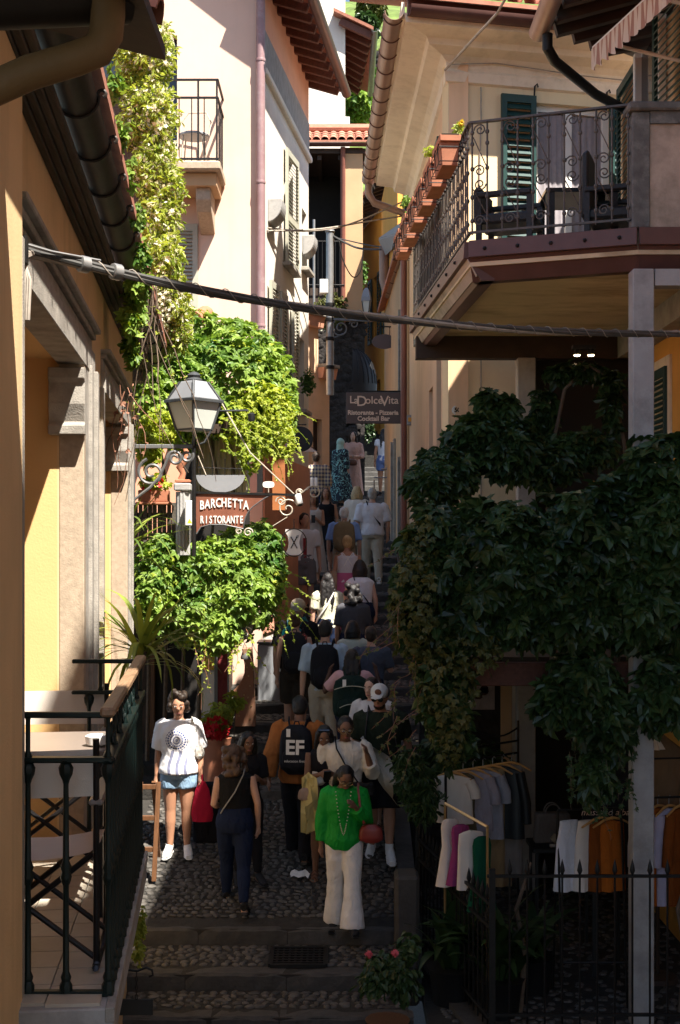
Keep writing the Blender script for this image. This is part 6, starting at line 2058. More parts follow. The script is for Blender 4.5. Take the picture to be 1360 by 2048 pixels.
def backpack(P, label, m, w=.3, h=.45, d=.17, z=.7, strap=None, tag=False, group='backpacks worn on the steps', name='backpack'):
    """bag worn on the back of person P"""
    G, T, H = P['G'], P['T'], P['H']
    c = G(T((0, -.075 - d / 2 / H, z)))
    r = thing(name, label, 'backpack', c, group)
    X_, Y_, Z_ = P['Rl'] @ V((1, 0, 0)), P['Rl'] @ V((0, 1, 0)), P['Rl'] @ V((0, 0, 1))
    q = MB()
    rs = []
    for t in np.linspace(-1, 1, 9):
        e = (1 - abs(t) ** 5) ** .3 if abs(t) < 1 else .45
        f = max(e, .45)
        ring = []
        for k in range(20):
            a = 2 * PI * k / 20
            cx, sy = math.cos(a), math.sin(a)
            ex = math.copysign(abs(cx) ** .55, cx); ey = math.copysign(abs(sy) ** .6, sy)
            ring.append(c + X_ * (ex * w / 2 * f * (1 - .1 * max(t, 0))) + Y_ * (ey * d / 2 * f) + Z_ * (t * h / 2))
        rs.append(ring)
    q.rings(rs, True, True)
    q.build('bag_body', m, r)
    q = MB()
    rs = []
    for t in np.linspace(-1, 1, 7):
        f = max((1 - abs(t) ** 4) ** .35 if abs(t) < 1 else .4, .4)
        rs.append([c + X_ * (math.copysign(abs(math.cos(a)) ** .6, math.cos(a)) * w * .38 * f) - Y_ * (d * .42) + Y_ * (math.copysign(abs(math.sin(a)) ** .6, math.sin(a)) * .04 * f) + Z_ * (t * h * .22 - h * .2) for a in np.linspace(0, 2 * PI, 17)[:-1]])
    q.rings(rs, True, True)
    q.build('pocket', m, r)
    st = strap or m
    for s in (-1, 1):
        q = MB()
        pts = [T((.045 * s, -.075, .8)), T((.055 * s, -.05, .845)), T((.062 * s, .0, .858)), T((.068 * s, .06, .82)), T((.075 * s, .088, .75)), T((.085 * s, .07, .66)), T((.09 * s, -.0, .62)), T((.075 * s, -.075, .6))]
        q.tube([G(p) for p in pts], [(.006 * H, .016 * H)] * len(pts), 6)
        q.build('strap', st, r)
    q = MB(); q.tube([c + X_ * .03 + Z_ * (h * .47) + Y_ * .03, c + X_ * .02 + Z_ * (h * .56) + Y_ * .03, c - X_ * .02 + Z_ * (h * .56) + Y_ * .03, c - X_ * .03 + Z_ * (h * .47) + Y_ * .03], .008, 6); q.build('handle', st, r)
    if tag:
        q = MB(); q.obox(c - X_ * (w * .2) - Y_ * (d * .56) + Z_ * (h * .34), X_ * .02, Y_ * .003, Z_ * .04); q.build('luggage_tag', M['whitepaint'], r)
    return r, c, X_, Y_, Z_
def strapline(P, label, pts, m, r=.008, name='bag_strap', parent=None, width=None):
    G, T, H = P['G'], P['T'], P['H']
    q = MB(); q.tube([G(T(p)) for p in pts], [(r * .6, width or r)] * len(pts), 6)
    o = q.build(name, m, parent)
    return o
def pouch(P, label, c, w, h, d, m, strap=None, sm=None, group=None, name='shoulder_bag', cat='bag'):
    """soft bag at body-space point c with its strap points"""
    G, T, H = P['G'], P['T'], P['H']
    cc = G(T(c))
    r = thing(name, label, cat, cc, group)
    X_, Y_, Z_ = P['Rl'] @ V((1, 0, 0)), P['Rl'] @ V((0, 1, 0)), P['Rl'] @ V((0, 0, 1))
    q = MB(); rs = []
    for t in np.linspace(-1, 1, 7):
        f = max((1 - abs(t) ** 4) ** .35 if abs(t) < 1 else .5, .5) * (1 - .12 * t)
        rs.append([cc + X_ * (math.copysign(abs(math.cos(a)) ** .6, math.cos(a)) * w / 2 * f) + Y_ * (math.copysign(abs(math.sin(a)) ** .7, math.sin(a)) * d / 2 * f) + Z_ * (t * h / 2) for a in np.linspace(0, 2 * PI, 17)[:-1]])
    q.rings(rs, True, True); q.build('pouch', m, r)
    if strap:
        q = MB(); q.tube([G(T(p)) for p in strap], [(.004, .012)] * len(strap), 6); q.build('strap', sm or m, r)
    return r
XBODY = lambda s: [(.1 * s, .0, .56), (.07 * s, -.075, .62), (.0, -.082, .72), (-.05 * s, -.06, .82), (-.058 * s, .0, .857), (-.045 * s, .06, .82), (.02 * s, .09, .72), (.09 * s, .06, .6), (.1 * s, .0, .56)]

# fabrics with prints
def printed(name, base, build):
    m, nt, b = _nt(name)
    b.inputs['Roughness'].default_value = .9
    L = nt.links.new
    tc = N(nt, 'ShaderNodeTexCoord')
    mx = N(nt, 'ShaderNodeMix', data_type='RGBA')
    mx.inputs['A'].default_value = (*base, 1)
    build(nt, L, tc.outputs['Object'], mx)
    L(mx.outputs['Result'], b.inputs['Base Color'])
    return m
def _math(nt, op, a, b=None):
    n = nt.nodes.new('ShaderNodeMath'); n.operation = op
    for i, v in enumerate((a, b)):
        if v is None: continue
        if isinstance(v, (int, float)): n.inputs[i].default_value = v
        else: nt.links.new(v, n.inputs[i])
    return n.outputs[0]
def emblem(nt, L, co, mx, cx=.0, cz=1.2, r=.115):
    """blue ring emblem with hanging feathers on the chest (front side is -y here)"""
    sp = nt.nodes.new('ShaderNodeSeparateXYZ'); L(co, sp.inputs[0])
    dx = _math(nt, 'SUBTRACT', sp.outputs[0], cx); dz = _math(nt, 'SUBTRACT', sp.outputs[2], cz)
    d = _math(nt, 'POWER', _math(nt, 'ADD', _math(nt, 'MULTIPLY', dx, dx), _math(nt, 'MULTIPLY', dz, dz)), .5)
    ang = _math(nt, 'ARCTAN2', dx, dz)
    rad = _math(nt, 'LESS_THAN', d, r)
    pat = _math(nt, 'GREATER_THAN', _math(nt, 'SINE', _math(nt, 'MULTIPLY', d, 230.0)), -.45)
    pat2 = _math(nt, 'GREATER_THAN', _math(nt, 'SINE', _math(nt, 'MULTIPLY', ang, 22.0)), -.6)
    ring = _math(nt, 'MULTIPLY', rad, _math(nt, 'MULTIPLY', pat, pat2))
    wv = _math(nt, 'SINE', _math(nt, 'ADD', _math(nt, 'MULTIPLY', dx, 75.0), _math(nt, 'MULTIPLY', _math(nt, 'SINE', _math(nt, 'MULTIPLY', dz, 16.0)), 1.5)))
    fe = _math(nt, 'MULTIPLY', _math(nt, 'GREATER_THAN', wv, .35), _math(nt, 'MULTIPLY', _math(nt, 'LESS_THAN', dz, -.11), _math(nt, 'MULTIPLY', _math(nt, 'GREATER_THAN', dz, -.36), _math(nt, 'LESS_THAN', _math(nt, 'ABSOLUTE', dx), .105))))
    al = _math(nt, 'MAXIMUM', ring, _math(nt, 'MULTIPLY', fe, .75))
    fr = _math(nt, 'LESS_THAN', sp.outputs[1], -.02)
    L(_math(nt, 'MULTIPLY', al, fr), mx.inputs['Factor'])
    mx.inputs['B'].default_value = (.035, .055, .2, 1)
def plaid(nt, L, co, mx):
    sp = nt.nodes.new('ShaderNodeSeparateXYZ'); L(co, sp.inputs[0])
    a = _math(nt, 'GREATER_THAN', _math(nt, 'SINE', _math(nt, 'MULTIPLY', sp.outputs[0], 95.0)), .05)
    b = _math(nt, 'GREATER_THAN', _math(nt, 'SINE', _math(nt, 'MULTIPLY', sp.outputs[2], 80.0)), .05)
    L(_math(nt, 'MULTIPLY', _math(nt, 'ADD', a, b), .48), mx.inputs['Factor'])
    mx.inputs['B'].default_value = (.02, .025, .09, 1)
def swirls(nt, L, co, mx, c=(.25, .5, .47), sc=9.0, th=.55):
    n = nt.nodes.new('ShaderNodeTexNoise'); n.inputs['Scale'].default_value = sc; n.inputs['Detail'].default_value = 1; n.inputs['Distortion'].default_value = 1.4
    L(co, n.inputs['Vector'])
    w = _math(nt, 'ABSOLUTE', _math(nt, 'SUBTRACT', n.outputs['Fac'], .5))
    L(_math(nt, 'LESS_THAN', w, .028), mx.inputs['Factor'])
    mx.inputs['B'].default_value = (*c, 1)
def dots(nt, L, co, mx, c=(.6, .12, .09), sc=34.0):
    n = nt.nodes.new('ShaderNodeTexVoronoi'); n.inputs['Scale'].default_value = sc
    L(co, n.inputs['Vector'])
    L(_math(nt, 'LESS_THAN', n.outputs['Distance'], .42), mx.inputs['Factor'])
    mx.inputs['B'].default_value = (*c, 1)
def jersey(nt, L, co, mx):
    sp = nt.nodes.new('ShaderNodeSeparateXYZ'); L(co, sp.inputs[0])
    L(_math(nt, 'MULTIPLY', _math(nt, 'LESS_THAN', _math(nt, 'ABSOLUTE', _math(nt, 'SUBTRACT', sp.outputs[0], .02)), .03), _math(nt, 'LESS_THAN', sp.outputs[2], 1.3)), mx.inputs['Factor'])
    mx.inputs['B'].default_value = (.25, .02, .03, 1)

Fb = fabric
# 1 woman in the white printed blouse
w1 = person('smiling woman in a white blouse with blue emblem and denim shorts standing in sun', 357, 13.46, 1.66, 182, 'tan', 'dark', 'shortcurly', ('loose', printed('emblem_cotton', (.74, .73, .74), emblem), None, .9),
            ('shorts', Fb('pale_denim', (.24, .36, .5)), .42), 'shoe_white', 'f', ('relaxed', 'down'), .0, 0, (4, 4), True, 1.1, faceparts=('smile',))
pouch(w1, 'white shoulder bag under the arm of the woman in the printed blouse', (-.13, -.02, .66), .1, .22, .2, Fb('white_leather', (.66, .62, .56)), [(-.12, .02, .72), (-.09, .05, .84), (-.085, .0, .855), (-.1, -.05, .8), (-.13, -.04, .7)])
S0, E1, W1, f_ = w1['shl'][-1]
hand = w1['G'](w1['T'](W1))
rbg = thing('red_bag', 'red cloth bag hanging from the hand of the woman in the white blouse', 'bag', hand + V((0, 0, -.5)))
q = MB(); rs = []
for t, w_, d_ in ((-.02, .03, .02), (-.1, .07, .03), (-.24, .1, .045), (-.36, .115, .05), (-.43, .1, .045)):
    rs.append([hand + V((math.cos(a) * w_ + .02, math.sin(a) * d_ - .03, t - .05)) for a in np.linspace(0, 2 * PI, 15)[:-1]])
q.rings(rs, True, True); q.build('pouch', Fb('red_cloth', (.42, .015, .045)), rbg)
MB().tube([hand + V((.02, -.03, .0)), hand + V((.02, -.03, -.08))], .01, 6).build('handle', Fb('red_cloth', (.42, .015, .045)), rbg)
# dark bag behind
dbg = thing('dark_bag', 'large black bag standing behind the red cloth bag', 'bag', V((-1.42, 13.75, street_E(13.75))))
q = MB(); q.box((-1.55, 13.65, street_E(13.7)), (-1.27, 13.85, street_E(13.7) + .62)); q.build('body', Fb('black_cloth', (.014, .013, .015)), dbg, bevel=.04, seg=2)
# 2 woman in black tank walking up
w2 = person('woman in a black sleeveless top and dark jeans walking up with wavy brown hair', 470, 12.46, 1.6, 4, 'fair', 'brown', 'wavy', ('tank', Fb('black_knit', (.012, .012, .013))), ('jeans', Fb('dark_denim', (.011, .018, .045))),
            'shoe_brown' if False else 'shoe_dark', 'f', ('carry', 'relaxed'), .45, 4, (18, 14), True, 1.08)
so = strapline(w2, '', XBODY(-1), Fb('grey_strap', (.25, .24, .22)), .009, 'strap', w2['root'])
w2b = person('dark haired person in black half hidden behind the woman in the black top', 494, 12.95, 1.5, 200, 'brown', 'black', 'long', ('tee', Fb('black_cloth', (.014, .013, .015))), ('jeans', Fb('black_cloth', (.014, .013, .015))), 'shoe_dark', 'f', ('phone', 'down'), .1, 0, (0, 12), False, .92, faceparts=('plain',))
# 3 tall youth with black backpack in orange sweater
p3_ = person('person in a rust orange sweater with a black lettered backpack climbing the steps', 597, 13.36, 1.71, -6, 'brown', 'black', 'short', ('sweater', Fb('rust_knit', (.36, .125, .035))), ('trousers', Fb('black_cloth', (.014, .013, .015))), 'shoe_dark', 'm', ('swing_b', 'swing_f'), .35, 5, (0, 14), True, 1.1)
bp, c, X_, Y_, Z_ = backpack(p3_, 'black backpack with big white EF letters on the orange sweater', Fb('black_nylon', (.01, .011, .016), .6), .34, .5, .16, .68, tag=True)
lettering('EF', .2, bp, c - Y_ * .102 + Z_ * .02, X_, Z_, M['whitepaint'], name='white_print', bold=.006)
lettering('education first', .036, bp, c - Y_ * .104 - Z_ * .11, X_, Z_, M['whitepaint'], name='white_print')
# 4 young woman with yellow jacket, looking at her phone
w4 = person('young dark haired woman in black shorts reading her phone behind the white shirt', 648, 13.02, 1.56, 186, 'brown', 'black', 'long', ('crop', Fb('black_cloth', (.014, .013, .015)), None), ('shorts', Fb('black_cloth', (.014, .013, .015)), .35), 'sandal', 'f', ('phone', 'phone'), .12, 4, (-6, 22), True, .95, faceparts=('plain',))
MB().obox(w4['HP']((0, 0, 0)) if False else w4['G'](w4['HP']((0, .02, .058))), w4['RR'] @ V((.055, 0, 0)), w4['RR'] @ V((0, .012, 0)), w4['RR'] @ V((0, 0, .012))).build('sunglasses', M['lens'], w4['root'], w4['O'], bevel=.004)
yj = thing('yellow_jacket', 'pale yellow jacket carried over the arm of the woman reading her phone', 'jacket', w4['G']((.12, .1, .4)))
q = MB(); g = []
for i in range(9):
    t = i / 8
    g.append([w4['G']((.13 + .03 * math.sin(k * 1.7 + t * 2) - .05 * k / 6, .1 + .028 * math.cos(k * 1.9 + i) + .03 * k / 6, .67 - .36 * t - .02 * math.sin(k * 2.2))) for k in range(7)])
q.sheet(g); q.build('cloth', Fb('pale_yellow_cloth', (.62, .5, .2)), yj)
ph_ = MB(); ph_.obox(w4['G']((.0, .22, .69)), w4['R'] @ V((.036, 0, 0)), w4['R'] @ V((0, .05, .05)), w4['R'] @ V((0, .004, -.004)))
setp(ph_.build('phone', M['black']), 'black phone held by the young woman with the yellow jacket', 'phone')
pouch(w4, 'small beige bag on the hip of the woman with the yellow jacket', (.12, .1, .56), .17, .13, .06, Fb('beige_leather', (.36, .25, .19)))
# 5 man in the cream shirt
m5 = person('man in an open necked cream shirt and round glasses with a black cross strap', 690, 12.95, 1.67, 180, 'brown', 'black', 'short', ('blouse', Fb('cream_linen', (.68, .62, .53)), None, 1.5), ('trousers', Fb('grey_trousers', (.3, .29, .29))), 'shoe_white', 'm', ('shoulder', 'relaxed'), .2, 3, (6, 14), True, 1.0, faceparts=('glasses',))
strapline(m5, '', [(.055, -.05, .84), (.06, .02, .865), (.05, .075, .81), (.0, .098, .72), (-.07, .085, .62), (-.11, .02, .56)], Fb('black_nylon', (.01, .011, .016), .6), .012, 'strap', m5['root'], .022)
q = MB(); cc = m5['G'](m5['T']((-.09, .1, .575))); q.obox(cc, m5['R'] @ V((.13, 0, 0)), V((0, .05, 0)), V((0, 0, .065)))
wb = thing('waist_bag', 'shiny black bag at the waist of the man in the cream shirt', 'bag', cc); q.build('pouch', Fb('black_patent', (.01, .01, .012), .25), wb, bevel=.02, seg=2)
tb = thing('tote_bag', 'pale tote bag slung over the shoulder of the man in the cream shirt', 'bag', m5['G']((-.16, -.12, .68)))
q = MB(); g = []
for i in range(8):
    t = i / 7
    g.append([m5['G']((-.11 - .19 * t + .02 * math.sin(k * 2 + i), -.05 + .04 * math.sin(k * 1.3 + i * .7), .85 - .2 * t - (k / 5 - .1) * .2 * (.25 + t))) for k in range(6)])
q.sheet(g); q.sheet([[p + V((0, .012, 0)) for p in r_] for r_ in g]); q.build('cloth', Fb('cream_cotton', (.5, .46, .38)), tb)
# 6 woman in green
GW = V((0, 0, 0))
w6 = person('woman in a bright green blouse and white flared trousers looking down', 688, 12.14, 1.58, 178, 'brown', 'black', 'straight', ('blouse', Fb('emerald_satin', (.012, .27, .035), .45)), ('flare', Fb('white_linen', (.72, .69, .66))), 'shoe_dark', 'f', ('strap', 'down'), .22, 4, (12, 32), True, 1.05, faceparts=('glasses',))
rb6 = pouch(w6, 'dark red leather handbag hanging on the arm of the woman in green', (-.16, .05, .575), .22, .17, .1, M['leather_red'], [(-.12, .08, .64), (-.1, .09, .72), (-.085, .05, .84), (-.085, -.01, .858), (-.11, -.05, .8)], M['leather_red'])
q = MB()
for i in range(26):
    t = i / 25
    for s in (-1, 1):
        if i % 2 == 0 or t > .75:
            q.ball(w6['G'](w6['T']((.045 * s * (1 - t) ** .7, .07 + .035 * math.sin(t * 2.6) + .012, .83 - .25 * t))), .006, 6, 4)
q.build('necklace', Fb('pearl', (.6, .55, .45), .3), w6['root'], w6['O'])
# 7 bearded man in cap
m7 = person('bearded man in a white cap, dark olive shirt and black shorts stepping down', 780, 13.42, 1.8, 176, 'tan', 'dark', 'short', ('tee', Fb('dark_olive_cotton', (.02, .028, .018))), ('shorts', Fb('black_cloth', (.014, .013, .015)), .95), 'shoe_white', 'm', ('swing_b', 'down'), .22, 2, (-12, 10), True, 1.18, socks=True, faceparts=('sunglasses', 'beard'), X=.42)
q = MB(); H_ = m7['H']
q.ball(m7['G'](m7['HP']((0, -.004, .032))), (.052 * H_, .06 * H_, .05 * H_), 14, 8, R=m7['RR'])
q.tube([m7['G'](m7['HP']((0, .03, .03))), m7['G'](m7['HP']((0, .07, .026))), m7['G'](m7['HP']((0, .095, .018)))], [(.04 * H_, .004 * H_), (.042 * H_, .004 * H_), (.028 * H_, .003 * H_)], 12)
cp = blob('cap', q, Fb('white_cap', (.66, .65, .62)), m7['root'], m7['O'], .011, 2)
MB().ball(m7['G'](m7['HP']((-.008, .054, .05))), (.02 * H_, .006 * H_, .018 * H_), 10, 6, R=m7['RR']).build('cap_patch', M['leather_brown'], cp, m7['O'])
for s in (-1, 1):
    strapline(m7, '', [(.06 * s, -.06, .82), (.07 * s, 0, .866), (.075 * s, .075, .8), (.085 * s, .085, .7), (.1 * s, .04, .62)], Fb('grey_nylon', (.06, .06, .065)), .012, 'backpack_strap', m7['root'], .02)
# 8 woman in white dress
w8 = person('woman in a white puff sleeved blouse, dark hair tied back, behind the white cap', 745, 14.04, 1.62, 168, 'light', 'black', 'pony', ('loose', Fb('white_crepe', (.64, .6, .58)), None, .7), ('skirt', Fb('white_crepe', (.64, .6, .58)), .2), 'sandal', 'f', ('down', 'relaxed'), .1, 0, (-20, 6), True, .95, faceparts=('plain',))
# 9 pink tee with dark green backpack, arms raised
p9 = person('person in a pink shirt raising both arms to their long dark hair', 704, 14.7, 1.58, 0, 'dark', 'black', 'straight', ('tee', Fb('pink_cotton', (.6, .36, .38))), ('trousers', Fb('navy_cloth', (.015, .02, .04))), 'shoe_dark', 'f', (((.7, .3, -.75), (-.3, .2, 1.0)), ((.75, .3, -.7), (-.25, .2, 1.0))), .15, 2, (0, 6), False, 1.18)
gb, c, X_, Y_, Z_ = backpack(p9, 'large dark green backpack with pale piping on the pink shirt', Fb('dark_green_nylon', (.008, .022, .018), .6), .44, .5, .2, .66, tag=True)
for zz in (.14, -.06):
    MB().tube([c + X_ * x_ * (.2 if zz > 0 else .14) - Y_ * .125 + Z_ * (zz - .04 * x_ * x_) for x_ in np.linspace(-1, 1, 11)], .005, 5).build('piping', Fb('pale_trim', (.5, .48, .38)), gb)
q = MB(); q.lathe([(.03, 0), (.032, .02), (.032, .14), (.012, .17), (.012, .2)], c + X_ * .24 - Z_ * .16, 10); setp(q.build('water_bottle', glassmat('clear_plastic', (.35, .37, .38), .1)), 'clear plastic bottle in the side pocket of the green backpack', 'bottle')
# 10 man in pale blue shirt
m10 = person('man in a pale blue shirt and khaki trousers with black hair', 650, 15.32, 1.74, 0, 'fair', 'black', 'short', ('tee', Fb('pale_blue_cotton', (.42, .52, .62)), None, .95), ('trousers', Fb('khaki_cotton', (.42, .37, .29))), 'shoe_dark', 'm', ('down', 'down'), .3, 4, (-10, 8), False, 1.05)
backpack(m10, 'black backpack with rounded top on the pale blue shirt', Fb('black_nylon', (.01, .011, .016), .6), .34, .52, .18, .68)
# 11 woman in red patterned top
w11 = person('woman in a red dotted sleeveless top and dark shorts with her hair in a bun', 590, 15.96, 1.64, 0, 'fair', 'brown', 'bun', ('tank', printed('red_dotted_cotton', (.05, .015, .015), dots)), ('shorts', Fb('dark_taupe', (.04, .033, .026)), .85), 'shoe_dark', 'f', ('down', 'down'), .2, 3, (-8, 6), False, 1.05)
backpack(w11, 'slim charcoal backpack on the red dotted top', Fb('charcoal_nylon', (.018, .018, .022), .6), .3, .5, .16, .69)
# 12 man with beige cap, teal shirt
m12 = person('man in a beige cap with a black shirt over teal', 592, 16.4, 1.75, -14, 'fair', 'grey', 'short', ('tee', Fb('black_cloth', (.014, .013, .015)), None, .9), ('shorts', Fb('black_cloth', (.014, .013, .015)), .9), 'shoe_dark', 'm', ('down', 'down'), .2, 3, (-20, 4), False, 1.2)
H_ = m12['H']; q = MB()
q.ball(m12['G'](m12['HP']((0, -.004, .03))), (.054 * H_, .062 * H_, .05 * H_), 14, 8, R=m12['RR'])
q.tube([m12['G'](m12['HP']((0, .03, .025))), m12['G'](m12['HP']((0, .075, .022))), m12['G'](m12['HP']((0, .1, .015)))], [(.04 * H_, .004 * H_), (.042 * H_, .004 * H_), (.028 * H_, .003 * H_)], 12)
blob('cap', q, Fb('beige_cap', (.46, .38, .27)), m12['root'], m12['O'], .012, 2)
backpack(m12, 'shiny teal drawstring bag on the back of the man in the beige cap', Fb('teal_satin', (.01, .17, .2), .35), .3, .42, .1, .68)
# 13 - 17 the knot of people in the middle
p13 = person('woman in a slate grey shirt with a big dark bun of curls', 706, 17.28, 1.62, 0, 'tan', 'black', 'curly', ('tee', Fb('slate_cotton', (.07, .07, .08)), None, .9), ('jeans', Fb('dark_denim', (.011, .018, .045))), 'shoe_dark', 'f', ('down', 'swing_f'), .2, 2, (0, 4), False, 1.1)
p14 = person('boy with short brown hair in a blue grey shirt holding up a phone', 742, 15.9, 1.58, 0, 'fair', 'dark', 'short', ('tee', Fb('blue_grey_cotton', (.075, .085, .115)), None, .8), ('shorts', Fb('navy_cloth', (.015, .02, .04)), .8), 'shoe_dark', 'm', ('down', 'strap'), .15, 2, (0, 2), False, 1.05)
p15 = person('person in a cream and green shirt with chin length dark hair', 706, 16.35, 1.48, 8, 'fair', 'black', 'bob', ('tee', Fb('cream_green_cotton', (.5, .52, .44)), None, .9), ('jeans', Fb('dark_denim', (.011, .018, .045))), 'shoe_dark', 'f', ('down', 'down'), .15, 2, (0, 4), False, 1.0)
p16 = person('woman in a pale yellow tee with very long dark hair and a white strap', 655, 17.96, 1.6, 0, 'fair', 'black', 'verylong', ('tee', Fb('pale_yellow_cotton', (.6, .58, .44))), ('jeans', Fb('dark_denim', (.011, .018, .045))), 'shoe_dark', 'f', ('down', 'down'), .2, 2, (0, 0), False, .95)
strapline(p16, '', XBODY(-1), M['whitepaint'], .012, 'strap', p16['root'], .018)
p17 = person('woman in a white sleeveless top and dark jeans with a black bag strap', 720, 18.62, 1.62, 0, 'fair', 'black', 'bob', ('tank', Fb('white_cotton', (.66, .66, .7)), None), ('jeans', Fb('dark_denim', (.011, .018, .045))), 'shoe_dark', 'f', ('down', 'relaxed'), .2, 3, (0, 4), False, 1.3)
strapline(p17, '', XBODY(1), Fb('black_cloth', (.014, .013, .015)), .01, 'strap', p17['root'], .012)
p18 = person('blonde woman in a white tank top with crossed straps and a pink skirt', 695, 20.4, 1.64, 4, 'tan', 'blond', 'bun', ('tank', Fb('white_cotton', (.66, .66, .7)), 'low'), ('skirt', Fb('rose_pink_cloth', (.5, .13, .27)), .1, 1.2), 'sandal', 'f', ('down', 'relaxed'), .2, 3, (0, 4), False, 1.12)
q = MB()
for s in (-1, 1):
    q.tube([p18['G'](p18['T']((.05 * s, -.05, .83))), p18['G'](p18['T']((.0, -.078, .77))), p18['G'](p18['T']((-.04 * s, -.08, .7)))], .007, 5)
q.build('crossed_straps', M['whitepaint'], p18['root'], p18['O'])
pouch(p18, 'long straw coloured bag on the arm of the blonde woman in the pink skirt', (-.13, .0, .55), .12, .42, .16, Fb('straw_cloth', (.4, .28, .19)), [(-.13, .0, .66), (-.11, .03, .82), (-.1, -.03, .83)])
p19 = person('white haired man in a sky blue shirt', 688, 22.4, 1.68, 0, 'fair', 'white', 'short', ('tee', Fb('sky_blue_cotton', (.24, .36, .66)), None, .95), ('shorts', Fb('khaki_cotton', (.42, .37, .29)), .9), 'shoe_dark', 'm', ('relaxed', 'relaxed'), .2, 4, (0, 6), False, 1.2)
backpack(p19, 'olive tan backpack on the sky blue shirt', Fb('olive_canvas', (.24, .18, .1)), .38, .52, .2, .68)
p20 = person('grey haired man in a white shirt and khaki trousers with a black cross strap', 745, 23.6, 1.77, 4, 'fair', 'grey', 'short', ('loose', Fb('white_cotton', (.66, .66, .7)), None, .95), ('trousers', Fb('khaki_cotton', (.42, .37, .29))), 'shoe_white', 'm', ('relaxed', 'relaxed'), .35, 3, (0, 2), False, 1.15)
strapline(p20, '', XBODY(1), Fb('black_cloth', (.014, .013, .015)), .014, 'strap', p20['root'], .03)
p21 = person('blonde woman in a cream blouse beside the grey haired man', 714, 24.3, 1.66, -6, 'fair', 'blond', 'bob', ('loose', Fb('cream_linen', (.68, .62, .53)), None, 1.5), ('trousers', Fb('khaki_cotton', (.42, .37, .29))), 'shoe_white', 'f', ('down', 'down'), .2, 2, (40, 2), False, 1.1)
p22 = person('man in a white football shirt with a red stripe and grey shorts by the wall', 608, 21.3, 1.72, 196, 'fair', 'dark', 'short', ('tee', printed('jersey_cloth', (.62, .62, .66), jersey)), ('shorts', Fb('grey_cotton', (.17, .16, .17)), .85), 'shoe_white', 'm', ('down', 'down'), .1, 0, (10, 4), False, 1.0)
p23 = person('woman in a long white strapless dress photographing with her phone', 626, 23.7, 1.66, 182, 'tan', 'dark', 'long', ('dress', Fb('pale_linen', (.5, .45, .42)), 'low'), ('dress', Fb('pale_linen', (.5, .45, .42)), .12, 1.25), 'sandal', 'f', ('phone', 'phone'), .1, 0, (0, 4), False, 1.0, faceparts=('plain',))
q = MB(); q.obox(p23['G']((0, .2, .7)), p23['R'] @ V((.036, 0, 0)), p23['R'] @ V((0, .005, 0)), V((0, 0, .07)))
setp(q.build('phone', M['black']), 'dark phone held up by the woman in the long pale dress', 'phone')
p24 = person('woman in a dark dress with light brown hair behind the long pale dress', 652, 24.5, 1.62, 176, 'tan', 'brown', 'long', ('dress', Fb('black_cloth', (.014, .013, .015)), 'low'), ('dress', Fb('black_cloth', (.014, .013, .015)), .25), 'sandal', 'f', ('down', 'down'), .1, 0, (0, 0), False, 1.0, faceparts=('plain',))
p25 = person('man in a blue and cream plaid shirt under the white awning', 632, 27.2, 1.74, 0, 'fair', 'dark', 'short', ('loose', printed('plaid_cotton', (.55, .45, .3), plaid), None, 1.2), ('jeans', Fb('dark_denim', (.011, .018, .045))), 'shoe_dark', 'm', ('down', 'down'), .1, 0, (0, 0), False, 1.1)
p26 = person('woman in a mint headscarf and dark dress with pale swirls', 681, 30.1, 1.62, -40, 'fair', 'black', 'none', ('dress', printed('swirl_cloth', (.012, .02, .035), swirls), None, 1.6), ('dress', printed('swirl_cloth_skirt', (.012, .02, .035), swirls), .1, 1.5), 'shoe_dark', 'f', ('carry', 'down'), .05, 0, (-30, 0), False, 1.3)
H_ = p26['H']; q = MB()
q.ball(p26['G'](p26['HP']((0, -.014, .012))), (.056 * H_, .06 * H_, .066 * H_), 14, 8, R=p26['RR'])
q.tube([p26['G'](p26['HP']((0, -.02, -.02))), p26['G'](p26['HP']((0, -.02, -.08))), p26['G'](p26['T']((0, .0, .8))), p26['G'](p26['T']((0, .02, .75)))], [.05 * H_, .055 * H_, .085 * H_, .08 * H_], 12)
blob('headscarf', q, Fb('mint_scarf', (.4, .58, .5)), p26['root'], p26['O'], .016, 3, .012)
p27 = person('long haired woman in a pale pink dress facing down the steps', 706, 30.66, 1.68, 176, 'light', 'dark', 'long', ('dress', Fb('blush_linen', (.52, .32, .26)), None, 1.3), ('dress', Fb('blush_linen', (.52, .32, .26)), .1, 1.15), 'sandal', 'f', ('belly', 'belly'), .05, 0, (0, 6), False, 1.0, faceparts=('plain',))
pouch(p27, 'small brown handbag held before the pink dress', (0, .13, .55), .22, .14, .08, M['leather_brown'])
p28 = person('dark haired woman in a white top and blue shorts seen from behind at the top', 768, 31.3, 1.65, 0, 'tan', 'black', 'verylong', ('tee', Fb('white_cotton', (.66, .66, .7)), None, .4), ('shorts', Fb('blue_denim', (.13, .19, .4)), .55), 'shoe_dark', 'f', ('down', 'down'), .1, 2, (0, 0), False, 1.0)
settle()
